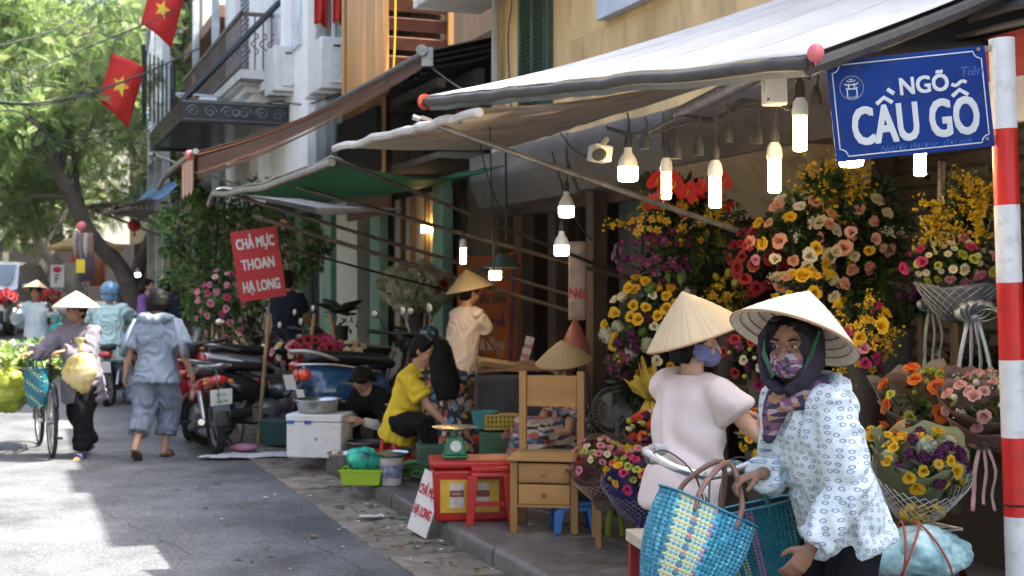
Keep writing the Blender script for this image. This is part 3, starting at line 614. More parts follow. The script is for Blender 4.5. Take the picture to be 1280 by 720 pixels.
for lab, u0, v0, Y0, u1, v1, Y1, sg, r in (('loose cables hanging off the shutter casing', 690, 190, 9.0, 740, 300, 9.5, .1, .006), ('black cable looping before the tin casing', 600, 180, 10.5, 640, 260, 10.5, .2, .006), ('thin cord dropping from the beige sheet', 612, 150, 8.5, 618, 350, 10.5, .05, .005), ('upright black cable beside the casing', 632, 190, 11, 633, 300, 11, 0, .01), ('yellowish wire strung under the beige sheet', 700, 165, 7.5, 760, 190, 7.2, .08, .004)):
    mk('hanging_cable', T(sagline(U(u0, v0, Y0), U(u1, v1, Y1), sg), r, 5), bk, label=lab, cat='cable')
# junction box and camera
e = thing('junction_box', 'white plastic junction box hung beside the street sign', 'electrical box', U(968, 108, 5.0))
mk('box', B((0, 0, 0), (.095, .05, .15)), M('ivory_plastic', (.6, .57, .5), .5, spots=.1), e, bev=.008); mk('lid', B((0, -.028, 0), (.085, .006, .135)), MC['ivory_plastic'], e, bev=.003)
mk('screw', MB().ball((.03, -.033, .055), .005).ball((-.03, -.033, -.055), .005), stl2, e)
mk('cord', T(bez([(.03, 0, -.075), (.06, 0, -.09), (.09, .01, -.02), (.1, .01, .1)], 10), .006, 5), bk, e)
e = thing('security_camera', 'white security camera under the beige sheet', 'camera', U(750, 192, 6.8))
mk('housing', B((0, 0, 0), (.1, .12, .085), Euler((0, .15, .3)).to_matrix()), bw, e, bev=.008); mk('lens', T([(-.0, -.05, -.01), (-.02, -.12, -.02)], .032, 14), bk, e); mk('bracket', T([(0, .05, .03), (.05, .2, .1)], .015), bw, e)
# a sprinkling of dark wire bundles on the wall
# ================================================================ trees and plants
leafm = [M('leaf_green', (.14, .23, .06), .5, var=.3, vs=1.2, trans=.5, bump=0, c2=(.22, .32, .10)), M('leaf_light', (.30, .38, .13), .5, var=.3, vs=1.2, trans=.55, bump=0), M('leaf_dark', (.07, .13, .045), .5, var=.3, vs=1.2, trans=.4, bump=0)]
bark = M('bark', (.07, .055, .045), .9, var=.4, vs=5, bump=.5, bs=25, spots=.2)
bark2 = M('pale_bark', (.2, .17, .14), .9, var=.35, vs=4, bump=.4, bs=25)
def frond_arr(n=9, L=.42, wd=.1):
    v = []; 
    for k in range(n):
        x = L*(.15+.85*k/(n-1)); w_ = wd*(1-.55*(k/(n-1))**2)*(.6 if k == 0 else 1)
        z = -.06*(x/L)**2*L*2
        for sg in (-1, 1):
            v += [(x, 0, z), (x+.25*w_, sg*w_*.5, z+.006), (x+.5*w_, sg*w_, z-.014), (x+.02+.42*w_, sg*w_*.42, z-.012)]
    return np.array(v)
def scatter_leaves(name, parent, centers, mats, arr, per, rad, scale, seed, squash=.65, droop=.12, matw=(.5, .3, .2), loc=None):
    rg = np.random.default_rng(seed); n = len(centers)*per
    c = np.repeat(np.array([tuple(q) for q in centers]), per, 0)
    rr = np.repeat(np.array(rad if hasattr(rad, '__len__') else [rad]*len(centers)), per)
    d = rg.normal(size=(n, 3)); d /= np.linalg.norm(d, axis=1)[:, None]
    r = rr*rg.uniform(0, 1, n)**.45
    p = c+d*r[:, None]*np.array([1, 1, squash])
    out = d+rg.normal(size=(n, 3))*.7; out[:, 2] -= droop; out /= np.linalg.norm(out, axis=1)[:, None]
    up = rg.normal(size=(n, 3))*.45+np.array([0, 0, 1]); y = np.cross(up, out); y /= np.linalg.norm(y, axis=1)[:, None]; z = np.cross(out, y)
    sc = scale*rg.uniform(.6, 1.25, n); k = len(arr)
    vv = (arr[None, :, 0:1]*out[:, None]+arr[None, :, 1:2]*y[:, None]+arr[None, :, 2:3]*z[:, None])*sc[:, None, None]+p[:, None]
    vv = vv.reshape(-1, 3); nf = n*k//4
    me = bpy.data.meshes.new(name); me.vertices.add(len(vv)); me.vertices.foreach_set('co', vv.ravel().astype(np.float32))
    me.loops.add(nf*4); me.loops.foreach_set('vertex_index', np.arange(nf*4, dtype=np.int32))
    me.polygons.add(nf); me.polygons.foreach_set('loop_start', np.arange(0, nf*4, 4, dtype=np.int32))
    cl = rg.choice(len(mats), len(centers), p=np.array(matw[:len(mats)])/sum(matw[:len(mats)]))
    mi = np.repeat(cl, per); ch = rg.random(n) < .3; mi[ch] = rg.integers(0, len(mats), ch.sum())
    for m in mats: me.materials.append(m)
    me.polygons.foreach_set('material_index', np.repeat(mi, k//4).astype(np.int32)); me.update(); me.validate()
    return link(name, me, parent, loc)
OVL = np.array([(0, 0, 0), (.45, .34, .05), (1, 0, -.06), (.45, -.34, .05)])  # an ovate leaf of one quad
def tree(label, base, path, r0, blobs, seed, barkm=bark, per=170, scale=1., limbs=(), group=None, arr=None, trunkn='trunk'):
    random.seed(seed); e = thing('tree', label, 'tree', base, 0, group); o = V(base)
    pts = bez([V(p)-o for p in path], 24); n = len(pts)
    mk(trunkn, T([p+V((.03*noise.noise((i*.6, seed, 0)), .03*noise.noise((i*.6, seed, 5)), 0)) for i, p in enumerate(pts)], [r0*(1-.62*i/(n-1))*(1+.1*noise.noise((i*.9, seed, 2))) for i in range(n)], 12), barkm, e, smooth=180)
    lm = MB()
    for c, r in blobs:
        k = pts[int(n*random.uniform(.45, .97))]; c = V(c)-o
        m = k.lerp(c, .5)+V((random.uniform(-.3, .3), random.uniform(-.3, .3), random.uniform(0, .4)))
        q = bez([k, m, c], 8); lm.tube(q, [r0*.33*(1-.8*i/(len(q)-1)) for i in range(len(q))], 6)
        for z in range(4):
            d = V((random.gauss(0, 1), random.gauss(0, 1), random.gauss(0, .7))).normalized()*r*.8
            lm.tube(bez([m.lerp(c, random.uniform(.2, 1)), c+d*.5, c+d], 6), [r0*.1, r0*.08, r0*.06, r0*.05, r0*.04, r0*.03, .008][:7], 5)
    mk('limbs', lm, barkm, e, smooth=180, kind='stuff')
    cs = []; rs = []
    for c, r in blobs:
        for q in range(9):
            d = V((random.gauss(0, 1), random.gauss(0, 1), random.gauss(0, .8))).normalized()*r*random.uniform(.3, 1)
            cs.append(V(c)-o+d); rs.append(r*random.uniform(.3, .55))
    scatter_leaves('crown', e, cs, leafm, frond_arr() if arr is None else arr, per//3, rs, scale, seed)['kind'] = 'stuff'
    return e
def at(u, v, Y): return tuple(U(u, v, Y))
# dark trunk leaning out over the road, the near tree
g0 = GP(176, 395+20, gz(21)); b1 = W(21.6, 2.05, gz(21.6))
tree('large feathery leaved tree with a dark trunk leaning over the road', b1, [b1, U(160, 352, 22.2), U(118, 300, 22), U(88, 245, 21.8), U(62, 195, 21.5), U(40, 150, 21)], .17,
     [(at(30, 130, 21.5), 1.1), (at(95, 150, 22.5), 1.15), (at(20, 250, 22.5), .6), (at(70, 60, 23), 1.2), (at(-30, 180, 21.5), 1.2), (at(135, 110, 24.5), 1.0), (at(50, 225, 23.5), .5), (at(10, 30, 22.5), 1.2), (at(120, 20, 25), 1.2), (at(-60, 90, 22), 1.3)], 11, per=150, scale=.75)
b2 = W(29.5, 1.75, gz(29.5))
tree('pale barked tree with a forked leaning trunk beyond the parasol', b2, [b2, U(100, 372, 30.4), U(60, 318, 30.2), U(44, 292, 30), U(10, 250, 30), U(-20, 200, 29)], .22,
     [(at(10, 200, 30), 1.6), (at(60, 160, 31), 1.6), (at(-40, 120, 30), 1.8), (at(100, 230, 31.5), 1.2), (at(120, 90, 31), 1.6), (at(30, 60, 31), 1.8), (at(180, 60, 32), 1.5), (at(60, 270, 32), .8)], 12, bark2, per=110, scale=.95)
b3 = W(34, 2.4, gz(34))
tree('bright green tree filling the gap behind the flags', b3, [b3, U(205, 250, 35), U(215, 150, 35), U(225, 60, 35)], .2,
     [(at(215, 60, 34.5), 1.7), (at(250, 110, 35), 1.3), (at(180, 150, 34), 1.5), (at(160, 40, 34.5), 1.8), (at(235, -10, 35), 1.8), (at(205, 215, 34.5), 1.0), (at(270, 40, 36), 1.2)], 13, per=140, scale=.95)
b4 = W(48, .2, gz(48))
tree('tall tree hazy in the distance at the end of the street', b4, [b4, U(70, 300, 48), U(60, 200, 48), U(70, 80, 48)], .3,
     [(at(40, 120, 48), 2.8), (at(110, 160, 49), 2.6), (at(150, 60, 50), 2.8), (at(20, 30, 48), 3), (at(80, 10, 49), 3), (at(40, 220, 50), 2.2), (at(130, 250, 50), 1.8), (at(-20, 180, 47), 2.6), (at(195, 130, 50), 2.4), (at(200, 10, 50), 2.4), (at(240, 70, 52), 2.4)], 14, bark2, per=120, scale=1.3)
b5 = W(52, -7, gz(52))
tree('roadside tree behind the white car', b5, [b5, U(10, 300, 52), U(0, 150, 52)], .25, [(at(-10, 120, 51), 3), (at(10, 230, 52), 2), (at(-70, 40, 50), 3.5), (at(-60, 200, 50), 3), (at(30, 40, 52), 2.5)], 15, per=130, scale=1.5)
# leaves mirrored in the glass bay belong to a tree across the road
# climber on the shop front
e = thing('climbing_plant', 'leafy green climber bush hanging beside the red hanging sign', 'plant', W(17.6, 3.2, .1)); o = e.location
cl = []; random.seed(21); cr_ = []
for u, v, r in ((225, 300, .28), (250, 270, .3), (235, 345, .3), (270, 300, .32), (290, 270, .32), (262, 340, .3), (310, 262, .3), (330, 290, .3), (285, 330, .34), (340, 330, .3), (360, 300, .3), (248, 380, .28), (280, 385, .3), (215, 275, .2), (380, 330, .25), (250, 248, .15), (236, 232, .12), (310, 395, .3), (395, 300, .22)):
    p = U(u, v, 17.3+random.uniform(-.3, .5))-o
    for q in range(7): cl.append(p+V((random.gauss(0, r*.5), random.gauss(0, r*.5), random.gauss(0, r*.5)))); cr_.append(r*.6)
scatter_leaves('foliage', e, cl, [M('climber_leaf', (.10, .23, .045), .45, var=.3, vs=3, trans=.45, bump=0), leafm[1], M('climber_dark', (.02, .055, .018), .45, trans=.3, bump=0)], OVL, 60, cr_, .085, 5, .9, .2, (.5, .22, .28))['kind'] = 'stuff'
for k in range(5): mk('stem', T(bez([W(17.4+k*.3, 3.3+.1*k, .1)-o, U(260+k*15, 380, 17.6)-o, U(250+k*22, 270, 17.5)-o], 10), .02, 6), bark, e)
# ================================================================ people
def ik(a, b, l1, l2, pole):
    a = V(a); b = V(b); d = b-a; L = min(d.length, (l1+l2)*.999); d.normalize(); b = a+d*L
    x = (l1*l1-l2*l2+L*L)/(2*L); h = sqrt(max(0, l1*l1-x*x)); p = V(pole); p = p-d*p.dot(d)
    p = p.normalized() if p.length > 1e-6 else d.orthogonal().normalized()
    return a+d*x+p*h, b
def remeshed(name, mb, mat, parent, vox, sm=4, wr=0, wsc=.08, label=None, loc=None, rot=None):
    o = mk(name, mb, mat, parent, loc, rot, smooth=180, label=label)
    r = o.modifiers.new('r', 'REMESH'); r.mode = 'VOXEL'; r.voxel_size = vox; r.use_smooth_shade = True
    s = o.modifiers.new('s', 'SMOOTH'); s.iterations = sm; s.factor = .5
    if wr:
        k = 'wr%g%d' % (wsc, wr > .012)
        t = bpy.data.textures.get(k) or bpy.data.textures.new(k, 'MARBLE' if wr > .012 else 'CLOUDS'); t.noise_scale = wsc*(2.4 if wr > .012 else 1)
        if wr > .012: t.marble_type = 'SOFT'; t.turbulence = 22; t.noise_depth = 0; wr *= .62
        d = o.modifiers.new('d', 'DISPLACE'); d.texture = t; d.strength = wr; d.mid_level = .3 if wr < .01 else .12
    return o
def hand(mb, w, d, n, side, k=1., curl=.5, spread=1., thumb=.5):
    d = V(d).normalized(); n = V(n); n = (n-d*n.dot(d)).normalized(); side = V(side); s = (side-d*side.dot(d)-n*side.dot(n))
    s = s.normalized() if s.length > 1e-3 else d.cross(n)
    kn = w+d*.088*k
    mb.tube([w-d*.012*k, w+d*.02*k, w+d*.055*k, kn+d*.006*k], [(.023*k, .019*k), (.031*k, .017*k), (.040*k, .016*k), (.037*k, .012*k)], 10, up=s)
    for i, (o, L, r) in enumerate(((.030, .072, .0088), (.0105, .08, .009), (-.010, .075, .0086), (-.029, .058, .0075))):
        p = kn+s*o*k+n*.002*k-d*(.006*k if i == 3 else 0); dd = (d+s*o*3*spread*.4).normalized(); pts = [p-d*.012*k]
        a = 0
        for q, f in enumerate((.45, .32, .25)):
            a += curl*(.75 if q == 0 else 1.05)*(1+.12*i)
            pts.append(p.copy()); p = p+(dd*cos(a)+n*sin(a))*L*f*k
        pts.append(p); mb.tube(pts, [r*k*f for f in (1, 1, .97, .9, .74)], 7)
    b = w+d*.026*k+s*.026*k; t1 = b+(d*.55+s*.7+n*.25)*.036*k; t2 = t1+(d*.8+s*.25*(1-thumb)+n*(.2+.7*thumb))*.032*k; t3 = t2+(d*.75-s*.15*thumb+n*(.2+.6*thumb))*.026*k
    mb.tube([b-s*.01*k, b, t1, t2, t3], [.013*k, .014*k, .0115*k, .0105*k, .008*k], 7)
skin_c = {'d': (.20, .105, .065), 'a': (.42, .235, .15), 'b': (.34, .18, .11), 'c': (.48, .28, .19)}
def skinm(k): return M('skin_'+k, skin_c[k], .5, var=.1, vs=9, bump=.08, bs=220, spec=.4)
hairm = M('black_hair', (.005, .004, .0035), .62, var=.4, vs=14, bump=.35, bs=60, stretch=(1, 1, .12), spec=.15)
def hatmat(name, c):
    m = M(name, c, .55, var=.08, vs=5, bump=.05, bs=50, spots=.05, trans=.12); N, L, b = nodes(m)
    tc = N.new('ShaderNodeTexCoord'); g = N.new('ShaderNodeTexGradient'); g.gradient_type = 'RADIAL'; L.new(tc.outputs['Object'], g.inputs[0])
    mu = N.new('ShaderNodeMath'); mu.operation = 'MULTIPLY'; mu.inputs[1].default_value = 46; L.new(g.outputs['Fac'], mu.inputs[0])
    no = N.new('ShaderNodeTexNoise'); no.noise_dimensions = '1D'; no.inputs['Scale'].default_value = 2.2; no.inputs['Detail'].default_value = 3; L.new(mu.outputs[0], no.inputs['W'])
    old = b.inputs['Base Color'].links[0].from_socket; mx = N.new('ShaderNodeMix'); mx.data_type = 'RGBA'; mx.blend_type = 'MULTIPLY'; mx.inputs[0].default_value = .5
    cr = N.new('ShaderNodeValToRGB'); cr.color_ramp.elements[0].position = .35; cr.color_ramp.elements[0].color = (.62, .55, .45, 1); cr.color_ramp.elements[1].position = .6
    L.new(no.outputs['Fac'], cr.inputs[0]); L.new(old, mx.inputs[6]); L.new(cr.outputs[0], mx.inputs[7]); L.new(mx.outputs[2], b.inputs['Base Color'])
    bp = N.new('ShaderNodeBump'); bp.inputs['Strength'].default_value = .35; bp.inputs['Distance'].default_value = .002; L.new(no.outputs['Fac'], bp.inputs['Height']); L.new(bp.outputs[0], b.inputs['Normal'])
    return m
hat_white = hatmat('pale_palm_leaf', (.80, .74, .63)); hat_tan = hatmat('tan_palm_leaf', (.60, .47, .29)); hat_old = hatmat('old_palm_leaf', (.42, .31, .17))
rimm = M('rim_bamboo', (.35, .2, .1), .5)
def hat(parent, loc, R=.21, h=.175, mat=None, tilt=(0, 0, 0), label=None):
    o = MB(); pr = []; k = 15
    for i in range(k+1):
        f = i/k; r = R*f; z = h*(1-f)**1.0+.010*sin(pi*f); pr.append((max(r, .001), z+(.0012 if i % 2 else 0)))
    pr += [(R+.001, -.006), (R-.004, -.006)]+[(max(R*(1-i/k)-.004, .001), h*(i/k)+.010*sin(pi*i/k)-.007) for i in range(k+1)]
    o.lathe(pr, 48)
    ob = mk('conical_hat', o, mat or hat_tan, parent, loc, tilt, smooth=50, label=label)
    hp = MB()
    for f in (.2, .32, .44, .56, .68, .8, .9):
        r = R*f-.006; z = h*(1-f)+.010*sin(pi*f)-.0085; hp.tube([(r*cos(a), r*sin(a), z) for a in [i*pi/18 for i in range(36)]], .0022, 5, closed=True)
    mk('hoop', hp, rimm, ob)
    mk('rim', T([(R*cos(a), R*sin(a), -.003) for a in [i*pi/24 for i in range(48)]], .0042, 6, closed=True), rimm, ob)
    return ob
def person(label, loc, rz, H=1.55, hz=None, nb=(0, -.02), nbz=None, twist=0, yaw=0, pitch=0, hl=None, hr=None, fl=None, fr=None, el=(.4, .8, -.5), er=(-.4, .8, -.5), kl=(.1, -1, 0), kr=(-.1, -1, 0),
           skin='a', vox=.011, top=None, bottom=None, shoe=None, hair='bun', pn=None, curl=(.5, .5), hd=(None, None), face=True, fat=1., hatk=None, extra=None, foot_dir=(None, None)):
    e = thing('person', label, 'person', loc, rz)
    hz = hz if hz is not None else .515*H
    P = V((0, 0, hz)); NBv = V((nb[0], nb[1], nbz if nbz is not None else hz+.305*H)); sp = NBv-P; upv = sp.normalized()
    ct, s_ = cos(twist), sin(twist); sx = V((ct, s_, 0)); sx = (sx-upv*sx.dot(upv)).normalized(); fwd = sx.cross(upv)*1.   # forward (-Y)
    fwd = -(upv.cross(sx))
    Sh = {1: NBv+sx*.102*H*fat**.5-upv*.022*H, -1: NBv-sx*.102*H*fat**.5-upv*.022*H}
    hipj = {1: P+V((.05*H, 0, 0)), -1: P-V((.05*H, 0, 0))}
    ft = {1: V(fl) if fl else V((.07, .0, .06)), -1: V(fr) if fr else V((-.07, .0, .06))}
    hands = {1: V(hl) if hl else V((.26, -.06, hz-.06)), -1: V(hr) if hr else V((-.26, -.06, hz-.06))}
    ua, fa, th, shn = .178*H, .148*H, .245*H, .245*H
    el_, wr_, kn_, an_ = {}, {}, {}, {}
    for sd, pl in ((1, el), (-1, er)): el_[sd], wr_[sd] = ik(Sh[sd], hands[sd], ua, fa, pl)
    for sd, pl in ((1, kl), (-1, kr)): kn_[sd], an_[sd] = ik(hipj[sd], ft[sd], th, shn, pl)
    b = MB(); f = fat
    spine = [P-upv*.055*H, P+upv*.0*H, P+sp*.3, P+sp*.58, P+sp*.8, P+sp*.93, NBv, NBv+upv*.03*H]
    R = [(.062, .05), (.098*f, .07*f), (.078*f, .06*f), (.09*f, .068*f), (.095*f, .064*f), (.085, .045), (.04, .036), (.031, .031)]
    b.tube(spine, [(x*H, y*H) for x, y in R], 14, up=sx)
    Rh = Euler((pitch, 0, yaw)).to_matrix(); hc = NBv+upv*.055*H+V((0, 0, .055*H))+Rh @ V((0, -.012*H, 0)); k = H/1.55
    def hp(x, y, z): return hc+Rh @ V((x*k, y*k, z*k))
    b.tube([NBv, hp(0, .02, -.06)], [.034*H, .033*H], 10)
    b.ball(hp(0, .012, .022), (.073*k, .09*k, .088*k), 16, 10, Rh); b.ball(hp(0, -.022, -.035), (.056*k, .062*k, .068*k), 14, 8, Rh); b.ball(hp(0, -.062, -.088), (.022*k, .02*k, .018*k), 8, 6, Rh)
    b.tube([hp(0, -.078, .012), hp(0, -.094, -.018), hp(0, -.103, -.032), hp(0, -.085, -.042)], [.009*k, .011*k, .014*k, .012*k], 7)
    for sd in (1, -1):
        b.ball(hp(sd*.075, .01, -.012), (.012*k, .02*k, .033*k), 8, 6, Rh @ Euler((0, 0, sd*.4)).to_matrix()); b.ball(hp(sd*.036, -.064, -.03), (.024*k, .02*k, .022*k), 8, 6, Rh)
        b.ball(hp(sd*.033, -.072, .022), (.026*k, .012*k, .008*k), 8, 5, Rh)
    b.ball(hp(0, -.083, -.06), (.024*k, .010*k, .006*k), 8, 5, Rh); b.ball(hp(0, -.081, -.07), (.02*k, .010*k, .007*k), 8, 5, Rh)
    for sd in (1, -1):
        s0, e0, w0 = Sh[sd], el_[sd], wr_[sd]
        b.tube([NBv+sx*sd*.04*H-upv*.01*H, s0, s0.lerp(e0, .35), s0.lerp(e0, .75), e0, e0.lerp(w0, .3), e0.lerp(w0, .7), w0], [r*H*f**.5 for r in (.03, .034, .03, .026, .023, .0245, .019, .0145)], 10)
        dh = hd[0 if sd == 1 else 1]; dh = V(dh) if dh else (w0-e0)
        q = pn[0 if sd == 1 else 1] if pn else None; q = V(q) if q else V((-sd, -.2, 0))
        sdv = dh.normalized().cross(q)*(-sd)  # thumb side
        if not (q and False): hand(b, w0, dh, q, sdv if sdv.dot(V((0, -1, .3))) > 0 or pn else -sdv, .93*H/1.55, curl[0 if sd == 1 else 1])
        h0, k0, a0 = hipj[sd], kn_[sd], an_[sd]
        b.tube([h0+V((0, 0, .01*H)), h0.lerp(k0, .3), h0.lerp(k0, .75), k0, k0.lerp(a0, .25), k0.lerp(a0, .6), a0], [r*H*f**.5 for r in (.053, .052, .037, .032, .034, .026, .02)], 10)
        fd = foot_dir[0 if sd == 1 else 1]; fd = V(fd).normalized() if fd else V((sd*.15, -1, -.25)).normalized()
        b.tube([a0-fd*.035-V((0, 0, .025)), a0-V((0, 0, .02)), a0+fd*.07-V((0, 0, .02)), a0+fd*.15-V((0, 0, .025)), a0+fd*.185-V((0, 0, .03))], [(.024, .026), (.03, .03), (.036, .025), (.04, .016), (.03, .011)], 9, up=(1, 0, 0))
        if shoe:
            sb = MB(); zz = V((0, 0, -.052))
            sb.tube([a0-fd*.055+zz, a0-fd*.03+zz, a0+fd*.07+zz, a0+fd*.16+zz, a0+fd*.2+zz], [(.022, .008), (.033, .009), (.04, .009), (.045, .009), (.03, .008)], 10, up=(1, 0, 0))
            sb.tube([a0+fd*.09-V((.046, 0, .045)), a0+fd*.09-V((.03, 0, -.004)), a0+fd*.09-V((-.0, 0, -.016)), a0+fd*.09-V((-.03, 0, -.004)), a0+fd*.09-V((-.046, 0, .045))], [(.026, .004)]*5, 8, up=fd)
            mk('sandal', sb, shoe, e, smooth=180)
    remeshed('body', b, skinm(skin), e, vox*.75 if vox < .009 else vox, 2)
    if face:
        for sd in (1, -1):
            o = mk('eye', MB().ball(hp(sd*.031, -.076, .005), (.0115*k, .008*k, .0058*k), 10, 6, Rh), M('eye_white', (.4, .37, .34), .3, bump=0), e)
            mk('iris', MB().ball(hp(sd*.031, -.0838, .005), (.006*k, .003*k, .006*k), 10, 6, Rh), M('iris_dark', (.012, .008, .006), .2, bump=0), o)
            mk('eyebrow', T([hp(sd*.016, -.083, .024), hp(sd*.032, -.084, .029), hp(sd*.05, -.074, .024)], [.003*k, .004*k, .002*k], 6), hairm, e)
        mk('lips', MB().ball(hp(0, -.0865, -.063), (.02*k, .009*k, .0045*k), 10, 5, Rh).ball(hp(0, -.0855, -.070), (.017*k, .009*k, .005*k), 10, 5, Rh), M('lip_skin', (.3, .1, .08), .45), e)
    if hair:
        h = MB(); h.ball(hp(0, .024, .034), (.083*k, .094*k, .086*k), 16, 10, Rh)
        h.ball(hp(0, .05, -.03), (.076*k, .06*k, .07*k), 12, 8, Rh)
        for sd in (1, -1): h.tube([hp(sd*.05, -.05, .085), hp(sd*.076, -.02, .045), hp(sd*.08, .0, -.005)], [.02*k, .022*k, .014*k], 7)
        if hair == 'bun': h.ball(hp(0, .12, -.0), .045*k, 10, 6)
        if hair == 'bob':
            for i in range(9):
                a = -1.35+i*2.7/8; h.tube([hp(.085*sin(a), .02+.08*cos(a), .03), hp(.09*sin(a), .025+.085*cos(a), -.04), hp(.085*sin(a), .025+.08*cos(a), -.10)], [.024*k, .025*k, .014*k], 7)
        if hair == 'long':
            for i in range(7):
                a = -1.2+i*2.4/6; h.tube([hp(.075*sin(a), .02+.07*cos(a), .03), hp(.085*sin(a), .05+.06*cos(a), -.12), hp(.1*sin(a), .10+.03*cos(a), -.28), hp(.07*sin(a), .11+.02*cos(a), -.42)], [.026*k, .03*k, .032*k, .012*k], 7)
        if hair == 'tail': h.tube([hp(0, .1, -.02), hp(0, .14, -.08), hp(0, .13, -.2)], [.028*k, .035*k, .012*k], 8)
        remeshed('hair', h, hairm, e, .008 if vox < .009 else .01, 4, .006, .02)
    J = dict(P=P, NB=NBv, sp=sp, up=upv, sx=sx, Sh=Sh, el=el_, wr=wr_, hip=hipj, kn=kn_, an=an_, H=H, hp=hp, Rh=Rh, fwd=fwd)
    if top:
        g = MB(); hem = top.get('hem', -.12); lo = top.get('loose', .016); fl_ = top.get('flare', 0)
        sw = top.get('drop', V((0, 0, -1)))
        lowp = P+upv*hem*H
        pts = [lowp, lowp.lerp(P, .5), P+sp*.05, P+sp*.3, P+sp*.58, P+sp*.8, P+sp*.93, NBv+upv*.0, NBv+upv*.012*H]
        rr = [(.108*f+fl_, .082*f+fl_), (.106*f+fl_*.7, .08*f+fl_*.7), (.1*f+fl_*.4, .074*f+fl_*.4), (.09*f, .068*f), (.094*f, .071*f), (.098*f, .066*f), (.088, .05), (.045, .042), (.036, .038)]
        g.tube(pts, [(x*H+lo, y*H+lo) for x, y in rr], 18, up=sx)
        for sd in (1, -1):
            s0, e0, w0 = Sh[sd], el_[sd], wr_[sd]; sl_ = top.get('sleeve', 'short'); q = lo*.8; k_ = top.get('wide', 1.)
            if sl_ == 'long':
                L_s = top.get('slen', .93); g.tube([NBv+sx*sd*.04*H-upv*.012*H, s0-upv*.002*H, s0.lerp(e0, .5), e0, e0.lerp(w0, .4), e0.lerp(w0, L_s*.85), e0.lerp(w0, L_s)], [.028*H+q, .034*H+q, .032*H*k_+q, .029*H*k_+q, .027*H*k_+q, .021*H*k_+q, .022*H*k_+q], 12)
            else:
                L_s = top.get('slen', .62); g.tube([NBv+sx*sd*.04*H-upv*.012*H, s0-upv*.006*H, s0.lerp(e0, L_s*.6), s0.lerp(e0, L_s)], [.026*H+q, .031*H+q, .034*H*k_+q, .036*H*k_+q*1.2], 12)
        remeshed('top', g, top['mat'], e, vox, 3, top.get('wr', .016), top.get('wsc', .07), top.get('label'))
        if top.get('collar'):
            c0 = NBv+upv*.012*H; mk('collar', MB().tube([c0+(sx*cos(a)*.045+fwd*sin(a)*.05)*H*.95+upv*.012 for a in [-pi/2+.6+i*(2*pi-.0)/14*1. for i in range(13)]], [(.022, .006)]*13, 8, up=upv), top['mat'], e, smooth=180)
    if bottom:
        g = MB(); L_b = bottom.get('len', .95); q = bottom.get('loose', .014); k_ = bottom.get('wide', 1.)
        if bottom.get('kind') == 'skirt':
            c = (kn_[1]+kn_[-1])/2; a = (an_[1]+an_[-1])/2; end = c.lerp(a, L_b)
            g.tube([P+sp*.1, P, P.lerp(c, .5), c, end], [(.085*H, .065*H), (.108*H, .085*H), (.12*H, .1*H), (.12*H*k_, .105*H), (.13*H*k_, .12*H)], 16, up=sx)
            for sd in (1, -1): g.tube([hipj[sd], kn_[sd], kn_[sd].lerp(an_[sd], L_b)], [.065*H, .05*H, .05*H], 10)
        else:
            g.tube([P+sp*.16, P+upv*.02*H, P-upv*.05*H], [(.082*H+q*.6, .064*H+q*.6), (.101*H+q, .075*H+q), (.075*H+q, .06*H+q)], 14, up=sx)
            for sd in (1, -1):
                h0, k0, a0 = hipj[sd], kn_[sd], an_[sd]; en = k0.lerp(a0, L_b)
                g.tube([h0+V((0, 0, .02*H)), h0.lerp(k0, .35), h0.lerp(k0, .8), k0, k0.lerp(en, .5), k0.lerp(en, .93), en], [.058*H+q*.6, .057*H+q, .043*H*k_+q, .038*H*k_+q, .035*H*k_+q, .033*H*k_+q, .034*H*k_+q], 12)
        remeshed('trousers' if bottom.get('kind') != 'skirt' else 'skirt', g, bottom['mat'], e, max(vox, .009), 3, bottom.get('wr', .018), .08)
    if hatk:
        m, R_, h_, tl = hatk[:4]; oz = hatk[4] if len(hatk) > 4 else .035
        Rt = (Rh @ Euler(tl).to_matrix()); hat(e, hp(0, .01, oz), R_, h_, m, Rt.to_euler())
    if extra: extra(e, J)
    return e, J
